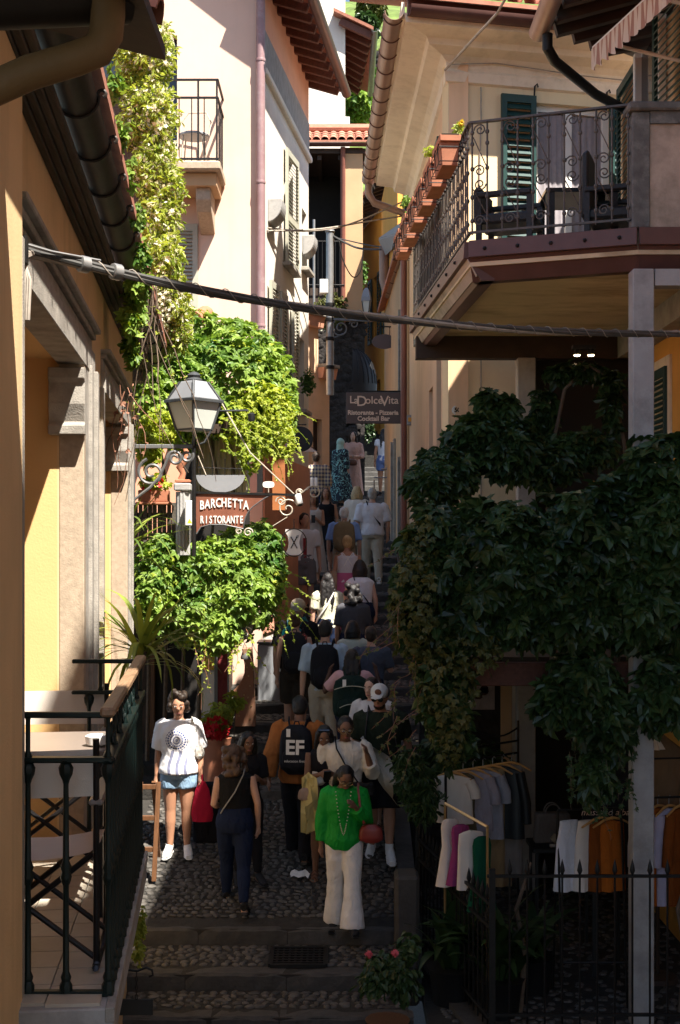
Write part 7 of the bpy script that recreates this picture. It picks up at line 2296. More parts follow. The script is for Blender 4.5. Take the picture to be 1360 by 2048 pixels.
# ================================================================== RESTAURANT ON THE LEFT
Z1 = V((0, 0, 1))
rs0 = thing('restaurant', 'restaurant terrace house on the left with dark shopfront under the sunlit vines', 'restaurant', (-2.4, 16, -2.9))
q = MB(); q.box((-4.6, 14.35, -.42), (-1.42, 18.1, -.28)); q.build('terrace_slab', M['stone'], rs0, bevel=.01)
q = MB(); q.box((-4.6, 16.1, -3.2), (-1.5, 16.25, -.421)); q.build('shopfront', M['dark_wood'], rs0)
q = MB(); q.box((-1.62, 16.251, -3.0), (-1.5, 18.15, -.421)); q.build('side_wall', M['dark_wood'], rs0)
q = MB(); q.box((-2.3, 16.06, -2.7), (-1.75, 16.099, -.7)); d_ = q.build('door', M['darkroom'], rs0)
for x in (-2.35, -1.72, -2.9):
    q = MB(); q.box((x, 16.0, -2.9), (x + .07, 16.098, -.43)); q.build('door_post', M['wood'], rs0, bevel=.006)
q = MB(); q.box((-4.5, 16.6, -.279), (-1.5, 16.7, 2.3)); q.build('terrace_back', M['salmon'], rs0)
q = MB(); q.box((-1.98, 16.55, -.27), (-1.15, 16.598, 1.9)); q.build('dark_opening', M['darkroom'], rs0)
for i in range(7):
    q = MB(); q.beam((-3.4 + i * .36, 14.2, 1.3), (-3.4 + i * .36, 16.6, 1.75), .07, .1); q.build('pergola_beam', M['dark_wood'], rs0)
q = MB(); q.beam((-3.6, 14.3, 1.25), (-1.0, 14.3, 1.25), .08, .1); q.build('pergola_beam', M['dark_wood'], rs0)
for x in (-3.2,):
    q = MB(); q.beam((x, 14.3, -.28), (x, 14.3, 1.2), .07, .07, up=(0, 1, 0)); q.build('pergola_post', M['dark_wood'], rs0)
q = MB(); q.tube([at(388, 640, 15.0), at(412, 628, 15.5)], .1, 10); q.build('chimney_pipe', M['terracotta'], rs0)
# bamboo curtain
cu = thing('bamboo_curtain', 'cream bamboo curtain hanging in the shade below the upper vine', 'curtain', at(440, 990, 14.9))
q = MB(); g = []
for i in range(61):
    x = at(392, 0, 14.9).x + (at(495, 0, 14.9).x - at(392, 0, 14.9).x) * i / 60
    g.append([V((x + .01 * math.sin(i), 14.9 + .025 * math.sin(i * 1.05), z)) for z in np.linspace(.55, 1.5, 6)])
q.sheet(g); q.build('cloth', M['curtain'], cu)
MB().tube([at(388, 835, 14.9), at(498, 835, 14.9)], .015, 6).build('rod', M['dark_wood'], cu)
# grey slatted terrace fence
tf = thing('slat_fence', 'weathered grey slatted fence at the front of the restaurant terrace', 'fence', at(320, 1110, 14.3))
for i in range(12):
    p = at(268 + i * 9.5, 1118, 14.3)
    q = MB(); q.box((p.x, 14.28, p.z), (p.x + .042, 14.31, p.z + .62 + .01 * (i % 2))); q.build('slat', M['old_wood'], tf, bevel=.003)
for z in (.05, .45):
    q = MB(); q.box((at(266, 0, 14.3).x, 14.312, at(0, 1118, 14.3).z + z), (at(384, 0, 14.3).x, 14.34, at(0, 1118, 14.3).z + z + .06)); q.build('rail', M['old_wood'], tf)
tp_ = thing('terracotta_planter', 'long terracotta planter with red blooms on top of the slatted fence', 'planter', at(315, 1005, 14.25))
p = at(278, 1004, 14.2); p2 = at(338, 1004, 14.2)
q = MB(); q.box((p.x, 14.12, p.z), (p2.x, 14.3, p.z + .13)); q.build('trough', M['terracotta'], tp_, bevel=.01)
q = MB(); q.box((p.x - .02, 14.1, p.z - .03), (p2.x + .02, 14.32, p.z - .001)); q.build('saucer', M['terracotta'], tp_, bevel=.006)
vine(tp_, pxblobs([(310, 965, 14.2, 34, 22, .12)]), [(160, 3, .06, .1, 'leaf_lime')], up=.4, lo=.3)
vine(tp_, pxblobs([(312, 972, 14.15, 30, 16, .12)]), [(10, 'petal', .06, .09, 'petal_red')], up=.2, lo=.6, name='blossom')
pi = thing('metal_pillar', 'grey ribbed pillar with a pale cap beside the restaurant sign', 'pillar', at(366, 1110, 14.0))
p = at(366, 1110, 14.0)
q = MB(); n = 24
rs = [[p + V(((.07 + .008 * (k % 2)) * math.cos(2 * PI * k / n), (.07 + .008 * (k % 2)) * math.sin(2 * PI * k / n), z)) for k in range(n)] for z in (0, .68)]
q.rings(rs, True, True, 0, False); q.build('shaft', M['concrete'], pi)
q = MB(); q.obox(p + V((0, 0, .73)), V((.09, 0, 0)), V((0, .09, 0)), V((0, 0, .04))); q.build('cap', M['concrete'], pi, bevel=.012)
sc = thing('terracotta_figure', 'small twisting terracotta figure standing on the grey pillar', 'figurine', p + V((0, 0, .78)))
b = p + V((0, 0, .78))
q = MB(); q.box(b + V((-.08, -.06, 0)), b + V((.08, .06, .03))); q.build('plinth', M['terracotta'], sc, bevel=.006)
q = MB(); q.tube([b + V((-.02, 0, .03)), b + V((.0, 0, .1)), b + V((-.035, 0, .16)), b + V((.01, 0, .24)), b + V((.05, 0, .3)), b + V((.02, 0, .37)), b + V((.05, 0, .41))], [.04, .03, .042, .048, .036, .024, .008], 10)
q.build('figure', M['terracotta'], sc)
eb_ = thing('meter_box', 'pale electricity box with a yellow warning triangle beside the pole', 'electric box', at(381, 1052, 13.85))
p = at(381, 1052, 13.85)
q = MB(); q.box(p + V((-.055, -.05, 0)), p + V((.05, .05, .27))); q.build('case', M['whitepaint'], eb_, bevel=.01)
MB().add([p + V((-.03, -.052, .03)), p + V((.022, -.052, .03)), p + V((-.004, -.052, .078))], [(0, 1, 2)]).build('warning_sign', M['petal_yellow'], eb_)
# ------------------------------------------------------------------ big lantern on its scrolled wall bracket
LY = 12.3
lt = thing('street_lantern', 'large dark four sided lantern with frosted panes on a scrolled bracket', 'street lantern', at(388, 885, LY))
P0 = at(388, 905, LY)
def sq(c, r, z, ang=-PI / 2 + .08):
    return [c + V((r * math.cos(ang + k * PI / 2), r * math.sin(ang + k * PI / 2), z)) for k in range(4)]
sx = LY / F
zb = lambda py: (905 - py) * sx
hexes = [(16, 878), (40, 858), (62, 762 + 42)]
q = MB(); q.rings([sq(P0, 34 * sx, zb(862)), sq(P0, 36 * sx, zb(858))], True, True, 0, False); q.build('bottom_ring', M['dark_steel'], lt)
A, B = sq(P0, 35 * sx, zb(860)), sq(P0, 53 * sx, zb(806))
for k in range(4):
    m_ = (k + 1) % 4
    MB().tube([A[k], B[k]], .014, 6).build('corner_bar', M['dark_steel'], lt)
    q = MB(); c0 = (A[k] + B[m_]) / 2
    ins = [P0.lerp(v, .985) for v in (A[k], A[m_], B[m_], B[k])]
    ins = [V((w_.x, w_.y, v.z)) for w_, v in zip(ins, (A[k], A[m_], B[m_], B[k]))]
    q.add(ins, [(0, 1, 2, 3)]); q.add([v + (P0 + V((0, 0, zb(830))) - v).normalized() * .006 for v in ins], [(3, 2, 1, 0)]); q.build('pane', M['lampglass'], lt)
q = MB(); q.rings([sq(P0, 60 * sx, zb(806)), sq(P0, 60 * sx, zb(801)), sq(P0, 55 * sx, zb(799))], True, True, 0, False); q.build('eave_ring', M['dark_steel'], lt)
q = MB(); q.rings([sq(P0, 52 * sx, zb(800)), sq(P0, 28 * sx, zb(766)), sq(P0, 25 * sx, zb(763))], True, True, 0, False); rf_ = q.build('roof', M['plate_grey'], lt)
for k in range(4):
    MB().tube([sq(P0, 53 * sx, zb(800))[k], sq(P0, 28 * sx, zb(764))[k]], .012, 6).build('roof_rib', M['dark_steel'], lt)
q = MB(); q.lathe([(17 * sx, zb(766)), (17 * sx, zb(760)), (12 * sx, zb(756)), (14 * sx, zb(751)), (9 * sx, zb(746)), (1 * sx, zb(743))], P0, 14); q.build('finial', M['dark_steel'], lt)
for k in range(4):
    v = A[k]
    MB().tube([v, P0 + (v - P0) * .6 + V((0, 0, -.03)), P0 + V((0, 0, zb(892)))], .01, 6).build('cradle_arm', M['dark_steel'], lt)
q = MB(); q.tube([P0 + V((0, 0, zb(880))), P0 + V((0, 0, zb(1112)))], .02, 10); q.build('pole', M['iron'], lt)
br = thing('wall_bracket', 'grey wrought iron scroll bracket holding the large lantern', 'bracket', at(268, 1000, 12.2))
X1 = V((1, 0.01, 0)).normalized()
q = MB(); q.beam(at(268, 893, 12.2), at(386, 893, LY), .03, .04); q.build('bar', M['grey_iron'], br, bevel=.006)
q = MB(); q.beam(at(266, 885, 12.2), at(266, 1010, 12.2), .04, .03, up=(0, 1, 0)); q.build('wall_plate', M['grey_iron'], br)
def ribbon(pts, w=.03, t=.012):
    return MB().tube(pts, [(t, w * .6)] * len(pts), 6)
for c, r0, r1, a0, tn, vz in ((at(303, 945, 12.25), .135, .03, 1.9, 1.55, 1), (at(350, 917, 12.25), .075, .02, PI, -1.5, 1), (at(374, 912, 12.25), .06, .016, .5, -1.35, 1)):
    q = MB(); q.tube(spiral(c, X1, Z1 * vz, r0, r1, a0, tn, 26), [(.013, .016)] * 27, 6); q.build('scroll', M['grey_iron'], br)
q = MB(); q.tube([at(268, 1000, 12.2), at(280, 990, 12.2), at(300, 975, 12.22), at(318, 955, 12.25), at(330, 930, 12.25), at(340, 905, 12.25)], .014, 6); q.build('brace', M['grey_iron'], br)
# ------------------------------------------------------------------ BARCHETTA sign
SGY = 12.32
sg = thing('restaurant_sign', 'rust brown sail shaped sign reading BARCHETTA RISTORANTE below the grey boat plate', 'sign', at(400, 1060, SGY))
poly = [(391, 986), (548, 987), (530, 996), (517.6, 1004.7), (505, 1014), (496.5, 1023.5), (491, 1034), (488, 1044.7), (487, 1057.6), (466, 1053), (447, 1049), (419, 1049.4), (402, 1054), (393, 1068)]
pw = [at(x, y, SGY) for x, y in poly]
q = MB(); q.prism([(p.x, p.z) for p in pw], (0, SGY, 0), (1, 0, 0), (0, 0, 1), V((0, .02, 0))); q.build('board', M['rust'], sg)
lo_ = [V((p.x, SGY - .004, p.z)) for p in pw[1:]]
MB().tube(lo_, .006, 6).build('rim', M['grey_iron'], sg)
q = MB(); q.beam(at(388, 985, SGY), at(596, 990, SGY), .025, .022); q.build('bar', M['iron'], sg)
for i, ch in enumerate('BARCHETTA'):
    t = i / 8
    o = lettering(ch, .118, sg, at(404 + 88 * t, 1011 - 5 * math.sin(t * PI), SGY - .006), X1, Z1, M['whitepaint'], name='letter', bold=.002, sx=.64)
for i, ch in enumerate('RISTORANTE'):
    lettering(ch, .1, sg, at(404 + 79 * i / 9, 1040, SGY - .006), X1, Z1, M['whitepaint'], name='letter', bold=.002, sx=.56)
bo = [(-1, 0)] + [(math.cos(PI + PI * k / 14), math.sin(PI + PI * k / 14)) for k in range(1, 14)] + [(1, 0)]
c = at(441, 950, SGY)
q = MB(); q.prism([(x * 49 * sx, y * 35 * sx) for x, y in bo], c, (1, 0, 0), (0, 0, 1), V((0, .015, 0))); q.build('boat_plate', M['plate_grey'], sg)
q = MB(); q.tube([at(396, 935, SGY), at(486, 938, SGY)], .004, 4)
for x in (400, 425, 450, 478):
    q.tube([at(x, 950, SGY), at(x, 918, SGY)], .004, 4)
q.build('rigging', M['iron'], sg)
MB().tube([at(396, 912, SGY), at(412, 950, SGY)], .006, 5).build('mast_stay', M['cream_iron'], sg)
q = MB(); q.tube([at(440, 800, SGY + .3), at(500, 905, SGY), at(592, 992, SGY)], .006, 6); q.build('stay_rod', M['cream_iron'], sg)
for c, r0, a0, tn in ((at(575, 1018, SGY), .1, .3, 1.5), (at(562, 1003, SGY), .05, PI, -1.4), (at(496, 1065, SGY), .045, 0, 1.3), (at(478, 1062, SGY), .03, 2, 1.2)):
    q = MB(); q.tube(spiral(c, X1, Z1, r0, .012, a0, tn, 24), .008, 6); q.build('scroll', M['cream_iron'], sg)
opl = thing('oval_plaque', 'small pale oval plaque on a stem above the sign bar', 'plaque', at(537, 985, SGY))
q = MB(); q.prism([(.055 * math.copysign(abs(math.cos(a)) ** .6, math.cos(a)), .03 * math.copysign(abs(math.sin(a)) ** .7, math.sin(a))) for a in np.linspace(0, 2 * PI, 25)[:-1]], at(537, 969, SGY), (1, 0, 0), (0, 0, 1), V((0, .012, 0))); q.build('plate', M['whitepaint'], opl)
MB().tube([at(537, 985, SGY), at(537, 976, SGY)], .005, 5).build('stem', M['cream_iron'], opl)
# hanging fork and knife sign
fk = thing('hanging_sign', 'round hanging sign with a white dish shape and crossed knife and fork', 'sign', at(588, 1085, SGY))
c = at(588, 1085, SGY)
MB().tube([c + V((24 * 0 + .118 * math.cos(a), 0, .13 * math.sin(a))) for a in np.linspace(0, 2 * PI, 33)], .005, 5).build('ring', M['iron'], fk)
pf = [(-.08, .125), (.08, .125), (.083, .1), (.06, .06), (.05, 0), (.06, -.06), (.085, -.105), (.07, -.12), (-.07, -.12), (-.085, -.105), (-.06, -.06), (-.05, 0), (-.06, .06), (-.083, .1)]
q = MB(); q.prism(pf, c, (1, 0, 0), (0, 0, 1), V((0, .014, 0))); q.build('dish', M['whitepaint'], fk)
for s in (-1, 1):
    q = MB(); q.beam(c + V((-.03 * s, -.004, -.055)), c + V((.03 * s, -.004, .055)), .009, .004, up=(0, 1, 0)); q.build('knife' if s < 0 else 'fork', M['iron'], fk)
for dx in (-.008, 0, .008):
    MB().tube([c + V((.03 + dx - .004, -.005, .045)), c + V((.038 + dx, -.005, .07))], .0015, 4).build('fork_tine', M['iron'], fk)
MB().tube([at(588, 1056, SGY), at(588, 1038, SGY)], .005, 5).build('hook', M['iron'], fk)
MB().tube([at(546, 1052, SGY), at(575, 1034, SGY)], .005, 5).build('stay', M['cream_iron'], fk)
# cctv cameras and scrolled candle arm
cc1 = thing('security_camera', 'white security camera at the end of the sign bar', 'camera', at(597, 1000, SGY))
q = MB(); q.lathe([(.03, 0), (.034, .01), (.034, .09), (.028, .1)], at(600, 1009, SGY - .03), 12, axis=(-.25, .3, 1)); q.build('housing', M['whitepaint'], cc1)
MB().lathe([(.024, -.004), (.02, .0)], at(600, 1010, SGY - .03), 12, axis=(-.25, .3, 1)).build('lens_ring', M['black'], cc1)
cc2 = thing('security_camera', 'black security camera on a thin arm beside the lantern', 'camera', at(505, 830, LY))
MB().tube([at(430, 822, LY + .1), at(496, 821, LY)], .011, 6).build('arm', M['dark_steel'], cc2)
q = MB(); q.lathe([(.03, -.07), (.034, -.05), (.034, 0), (.02, .01)], at(503, 828, LY), 12); q.build('housing', M['black'], cc2)
cd = thing('candle_arm', 'cream scrolled iron arm with two white candle tubes over the street', 'wall lamp', at(628, 985, SGY))
for c, r0, a0, tn in ((at(628, 985, SGY), .07, PI * .9, -1.5), (at(598, 985, SGY), .035, 0, 1.3)):
    q = MB(); q.tube(spiral(c, X1, Z1, r0, .012, a0, tn, 24), .008, 6); q.build('scroll', M['cream_iron'], cd)
MB().tube([at(592, 992, SGY), at(606, 984, SGY), at(618, 974, SGY), at(630, 972, SGY)], .008, 6).build('arm', M['cream_iron'], cd)
for x in (624, 632):
    q = MB(); q.lathe([(.016, 0), (.016, .075), (.012, .08)], at(x, 972, SGY), 10); q.build('candle', M['whitepaint'], cd)
# oval IN GUSTO sign under the vine
ig = thing('round_sign', 'dark round shop sign lettered IN GUSTO half hidden by the lower vine', 'sign', at(470, 1290, 13.95))
c = at(466, 1238, 14.15)
q = MB(); q.prism([(.235 * math.cos(a), .275 * math.sin(a)) for a in np.linspace(0, 2 * PI, 33)[:-1]], c, (1, 0, 0), (0, 0, 1), V((0, .02, 0))); q.build('disc', M['signgrey'], ig)
for ch, dg_ in zip('INGUSTO', (-128, -113, -80, -61, -43, -24, -4)):
    a = math.radians(dg_)
    o = V((.19 * math.cos(a), 0, .23 * math.sin(a)))
    rd = V((math.cos(a), 0, math.sin(a)))
    lettering(ch, .085, ig, c + o + V((0, -.005, 0)), V((-rd.z, 0, rd.x)), -rd, M['whitepaint'], name='letter', bold=.001)
MB().tube([c + V((0, 0, .27)), c + V((0, 0, .6))], .008, 5).build('hanger_rod', M['iron'], ig)
# shop front things
mbx = thing('menu_case', 'narrow metal menu case with an orange top standing by the red panel', 'menu case', at(417, 1480, 15.2))
p0, p1 = at(404, 1500, 15.2), at(432, 1305, 15.2)
q = MB(); q.box((p0.x, 15.15, p0.z), (p1.x, 15.25, p1.z)); q.build('case', M['plate_grey'], mbx, bevel=.008)
q = MB(); q.box((p0.x + .02, 15.146, p1.z - .2), (p1.x - .02, 15.149, p1.z - .03)); q.build('orange_card', M['orange_wall'], mbx)
q = MB(); q.box((p0.x + .02, 15.146, p0.z + .1), (p1.x - .02, 15.149, p1.z - .22)); q.build('menu_sheet', M['canvas'], mbx)
rp_ = thing('red_hoarding', 'dark red painted panel beside the copper prow', 'panel', at(445, 1480, 15.6))
p0, p1 = at(433, 1500, 15.6), at(458, 1290, 15.6)
q = MB(); q.box((p0.x, 15.58, p0.z), (p1.x, 15.62, p1.z)); q.build('board', Fb('dark_red_paint', (.26, .05, .05), .5), rp_)
for x in (p0.x, p1.x - .015):
    q = MB(); q.box((x, 15.565, p0.z), (x + .015, 15.579, p1.z)); q.build('edge_trim', M['galv'], rp_)
pr_ = thing('copper_prow', 'riveted copper boat prow standing upright at the foot of the steps', 'boat prow', at(490, 1452, 16.6))
pp = [(484, 1296), (504.5, 1295), (507, 1330), (509, 1380), (510.5, 1420), (511.5, 1453), (468, 1453), (473, 1425), (475, 1408), (470, 1394), (466, 1382), (478, 1370), (484, 1360), (489, 1345), (489.5, 1330), (487, 1316)]
pw = [at(x, y, 16.6) for x, y in pp]
q = MB(); q.prism([(p.x, p.z) for p in pw], (0, 16.56, 0), (1, 0, 0), (0, 0, 1), V((0, .12, 0))); q.build('hull_plate', M['copper'], pr_, bevel=.012)
for x, y in ((494, 1335), (497, 1352), (500, 1372), (488, 1390), (496, 1395), (503, 1412), (478, 1432), (500, 1438), (506, 1340), (508, 1365), (508.5, 1390), (509.5, 1430)):
    MB().ball(at(x, y, 16.555), .011, 6, 4).build('rivet', M['gold'], pr_)
q = MB(); q.lathe([(.08, 0), (.085, .02), (.07, .06), (.06, .09)], at(494, 1318, 16.62), 14); q.build('collar', M['galv'], pr_)
MB().tube([at(486, 1296, 16.6), at(490, 1285, 16.6), at(500, 1278, 16.6), at(505, 1288, 16.6), at(504, 1297, 16.6)], .007, 6).build('ring_handle', M['galv'], pr_)
# grey cabinet on the steps
gc_ = thing('grey_cabinet', 'dull grey metal chest on the steps behind the copper prow', 'cabinet', at(535, 1360, 17.6))
p0, p1 = at(515, 1372, 17.6), at(560, 1288, 17.6)
q = MB(); q.box((p0.x, 17.6, street_E(17.7) - .05), (p1.x, 18.0, p1.z)); q.build('body', M['plate_grey'], gc_, bevel=.015)
q = MB(); q.box((p0.x - .01, 17.58, p1.z + .002), (p1.x + .01, 18.02, p1.z + .03)); q.build('lid', M['dark_steel'], gc_, bevel=.008)
# wooden easel
ez = thing('wooden_easel', 'brown wooden easel standing beside the woman in the white blouse', 'easel', at(300, 1690, 12.95))
Ez = street_E(13.0)
for x in (-2.02, -1.84):
    MB().beam((x, 12.85, Ez), (x + .02, 13.05, Ez + .95), .045, .03).build('leg', M['wood'], ez, bevel=.004)
for z in (.3, .6, .9):
    MB().beam((-2.03, 12.87 + z * .2, Ez + z), (-1.81, 12.87 + z * .2, Ez + z), .03, .05).build('crossbar', M['wood'], ez, bevel=.004)
MB().beam((-1.87, 13.4, Ez + .1), (-1.87, 13.05, Ez + .95), .04, .03).build('rear_leg', M['wood'], ez)
# awning and round sign of the pink shop
wa = thing('white_awning', 'white cloth awning of the pink shop with dark underside', 'awning', at(610, 905, 18.6))
q = MB()
a0, a1 = V((-1.0, 18.35, 1.75)), V((-.85, 19.55, 1.75))
o0, o1 = V((-.32, 18.35, 1.28)), V((-.28, 19.55, 1.28))
g = [[a0.lerp(o0, t) + V((0, 0, .06 * math.sin(t * PI))), a1.lerp(o1, t) + V((0, 0, .06 * math.sin(t * PI)))] for t in np.linspace(0, 1, 8)]
q.sheet(g); q.sheet([[p + V((0, 0, -.012)) for p in r_] for r_ in g]); q.build('canopy', M['canvas'], wa)
q = MB(); q.add([a0, o0, o0 + V((-.2, 0, 0)), a0 + V((0, 0, -.45))], [(0, 1, 2, 3)]); q.build('side_flap', M['canvas'], wa)
rsn = thing('disc_sign', 'black round projecting sign under the white awning', 'sign', at(600, 900, 17.9))
c = at(601, 878, 17.9)
q = MB(); q.lathe([(.17, 0), (.175, .01), (.175, .05), (.17, .06)], c, 28, axis=(0, 1, 0)); q.build('disc', M['black'], rsn)
MB().tube([c + V((-.35, .03, .2)), c + V((.08, .03, .2))], .01, 6).build('arm', M['iron'], rsn)
q = MB(); q.obox(at(558, 955, 17.85), V((.085, 0, 0)), V((0, .1, 0)), V((0, 0, .45))); setp(q.build('orange_post', mat('burnt_orange_paint', (.36, .13, .04), .7)), 'orange painted door post of the shop beside the upper vine', 'post')
vs_ = thing('vertical_sign', 'narrow dark vertical shop sign beside the orange post', 'sign', at(519, 1000, 16.0))
q = MB(); q.box(at(514, 985, 16.0), at(525, 930, 16.0) + V((0, .03, 0))); q.build('board', M['black'], vs_)
# ================================================================== ALLEY FURNITURE
ap = thing('street_pole', 'tall galvanised pole with cable holes at the end of the pink house', 'pole', at(660, 790, 28.3))
MB().tube([at(660, 790, 28.3), at(660, 465, 28.3)], .085, 12).build('shaft', M['galv'], ap)
MB().lathe([(.09, 0), (.11, .03), (.06, .1)], at(660, 466, 28.3), 12).build('cap', M['galv'], ap)
for y in (735, 640, 678, 610):
    MB().lathe([(.1, -.04), (.105, 0), (.1, .04)], at(660, y, 28.3), 12).build('clamp', M['iron'], ap)
jb = thing('junction_box', 'white junction box fixed to the galvanised pole', 'electric box', at(648, 585, 28.2))
q = MB(); q.box(at(639, 586, 28.2), at(656, 558, 28.2) + V((0, .15, 0))); q.build('case', M['whitepaint'], jb, bevel=.015)
fl = thing('alley_lantern', 'small grey lantern on a scrolled arm high in the alley', 'street lantern', at(733, 640, 28.2))
P1 = at(733, 640, 28.2); s2 = 28.2 / F
def sq2(r, py): return [P1 + V((r * s2 * math.cos(.6 + k * PI / 2), r * s2 * math.sin(.6 + k * PI / 2), (640 - py) * s2)) for k in range(4)]
q = MB(); q.rings([sq2(6, 630), sq2(11, 603)], True, True, 0, False); q.build('pane', M['lampglass'], fl)
q = MB(); q.rings([sq2(13, 603), sq2(12, 595), sq2(8, 582), sq2(3, 576)], True, True, 0, False); q.build('roof', M['plate_grey'], fl)
for k in range(4):
    MB().tube([sq2(6.5, 630)[k], sq2(11.5, 603)[k]], .012, 5).build('corner_bar', M['dark_steel'], fl)
MB().lathe([(.03, 0), (.06, .05), (.05, .12)], P1, 10).build('socket', M['dark_steel'], fl)
fb_ = thing('alley_bracket', 'grey scrolled lamp arm reaching from the galvanised pole', 'bracket', at(660, 640, 28.25))
MB().beam(at(662, 638, 28.25), at(738, 641, 28.2), .04, .05).build('bar', M['grey_iron'], fb_)
for c, r0, a0, tn in ((at(681, 656, 28.25), .2, 2.2, 1.6), (at(708, 648, 28.25), .1, PI, -1.4)):
    q = MB(); q.tube(spiral(c, X1, Z1, r0, .03, a0, tn, 24), .018, 6); q.build('scroll', M['grey_iron'], fb_)
MB().tube([at(662, 676, 28.25), at(672, 674, 28.25), at(686, 668, 28.25)], .018, 6).build('brace', M['grey_iron'], fb_)
ov = thing('oval_sign', 'blank dark oval sign hanging from an iron arm in the alley', 'sign', at(765, 697, 27.5))
c = at(768, 683, 27.5)
q = MB(); q.prism([(.26 * math.cos(a), .155 * math.sin(a)) for a in np.linspace(0, 2 * PI, 33)[:-1]], c, (1, 0, 0), (0, 0, 1), V((0, .03, 0))); q.build('plate', M['signgrey'], ov)
MB().tube([at(758, 653, 27.5), at(795, 654, 27.5)], .015, 6).build('arm', M['iron'], ov)
for x in (-.1, .12):
    MB().tube([c + V((x, 0, .14)), c + V((x, 0, .31))], .008, 5).build('chain', M['iron'], ov)
LV = 23.3
ls = thing('dolcevita_sign', 'mauve grey hanging sign lettered LaDolceVita Ristorante Pizzeria Cocktail Bar', 'sign', at(748, 848, LV))
p0, p1 = at(692, 847, LV), at(803, 785, LV)
q = MB(); q.box((p0.x, LV, p0.z), (p1.x, LV + .06, p1.z)); q.build('board', M['signgrey'], ls, bevel=.006)
q = MB(); q.box((at(730, 0, LV).x, LV + .3, p1.z - .5), (p1.x + .06, LV + .34, p1.z + .06)); q.build('rear_board', M['plate_grey'], ls)
sl = LV / F
for ch, x, y, sz in (('L', 704, 800, 21), ('a', 712.5, 801, 20), ('D', 723.5, 803, 29), ('olce', 748, 801, 21), ('V', 769, 803, 29), ('ita', 787, 801, 21)):
    lettering(ch, sz * sl * 1.0, ls, at(x, y, LV - .008), X1, Z1, M['signpink'], name='lettering', bold=.002)
lettering('Ristorante - Pizzeria', 12.4 * sl, ls, at(746, 825.5, LV - .008), X1, Z1, M['signpink'], bold=.004)
lettering('Cocktail Bar', 12.8 * sl, ls, at(747, 837.5, LV - .008), X1, Z1, M['signpink'], bold=.004)
MB().beam(at(700, 783, LV + .03), at(806, 783, LV + .03), .03, .03).build('bracket_arm', M['iron'], ls)
eb2 = thing('gas_box', 'small grey utility box with an orange label on the right house wall', 'electric box', at(819, 848, 22.3))
q = MB(); q.box(at(814, 850, 22.3), at(826, 830, 22.3) + V((0, .12, 0))); q.build('case', M['plate_grey'], eb2, bevel=.01)
q = MB(); q.box(at(816.5, 843, 22.28), at(823, 835, 22.28) + V((0, .015, 0))); q.build('orange_label', M['orange_wall'], eb2)
# thin alley wires
for i, pts in enumerate([[at(536, 456, 18.5), at(620, 462, 20.5), at(700, 448, 21.8), at(822, 396, 22.6)], [at(536, 462, 18.5), at(640, 458, 20.5), at(740, 442, 22), at(818, 430, 22.9)], [at(664, 470, 28.3), at(690, 485, 28), at(720, 497, 27.5), at(762, 499, 27)], [at(664, 474, 28.3), at(700, 482, 28), at(735, 490, 27.5), at(762, 494, 27)], [at(678, 480, 28.4), at(686, 520, 28.6), at(706, 554, 29), at(722, 540, 30), at(726, 500, 31)]]):
    lab = ['upper thin wire across the alley', 'lower thin wire across the alley', 'thick cable from the galvanised pole to the roof', 'thin cable from the galvanised pole to the roof', 'slack black cable looping behind the galvanised pole'][i]
    P_ = [V(p) for p in pts]
    dense = []
    for k in range(len(P_) - 1):
        a, b, c, d = P_[max(k - 1, 0)], P_[k], P_[k + 1], P_[min(k + 2, len(P_) - 1)]
        for t in np.linspace(0, 1, 7)[: -1 if k < len(P_) - 2 else None]:
            dense.append(.5 * ((2 * b) + (c - a) * t + (2 * a - 5 * b + 4 * c - d) * t * t + (3 * b - a - 3 * c + d) * t ** 3))
    setp(MB().tube(dense, .014 if i != 2 else .022, 5).build('alley_wire', M['cable_pale'] if i < 2 else M['cable']), lab, 'wire', 'wires strung across the alley')
hgp = thing('handrail', 'thin metal handrail beside the far right steps', 'handrail', at(752, 990, 29.0))
for a, b in (((748, 960), (748, 1000)), ((775, 930), (775, 985))):
    MB().tube([at(*a, 29), at(*b, 29)], .02, 6).build('post', M['galv'], hgp)
for a, b in (((748, 955), (795, 955)), ((762, 938), (795, 938))):
    MB().tube([at(*a, 29), at(*b, 29)], .018, 6).build('bar', M['galv'], hgp)
st_rail = thing('stair_rail', 'dark iron handrail at the right edge of the steps', 'handrail', at(785, 1150, 21))
for y in (19.5, 21.0, 22.3):
    MB().tube([(.98, y, street_E(y)), (.98, y, street_E(y) + .9)], .02, 6).build('post', M['iron'], st_rail)
MB().tube([(.98, 19.3, street_E(19.3) + .88), (.98, 22.5, street_E(22.5) + .9)], .022, 6).build('rail', M['iron'], st_rail)
# small hanging sign under the left balcony
hs = thing('hanging_sign', 'small black signboard on a chain below the balcony edge', 'sign', at(270, 2028, 5.6))
MB().tube([at(246, 1938, 5.6), at(275, 1942, 5.6), at(292, 1935, 5.6), at(304, 1940, 5.6), at(306, 1950, 5.6), at(298, 1953, 5.6)], .005, 6).build('hook_bar', M['iron'], hs)
for k in range(6):
    c = at(273, 1949 + k * 9, 5.6)
    u = X1 if k % 2 else V((0, 1, 0))
    MB().tube([c + u * (.005 * math.cos(a)) + Z1 * (.012 * math.sin(a)) for a in np.linspace(0, 2 * PI, 9)], .002, 4).build('chain_link', M['iron'], hs)
q = MB(); q.box(at(236, 2031, 5.6), at(306, 1999, 5.6) + V((0, .012, 0))); q.build('board', M['black'], hs, bevel=.002)
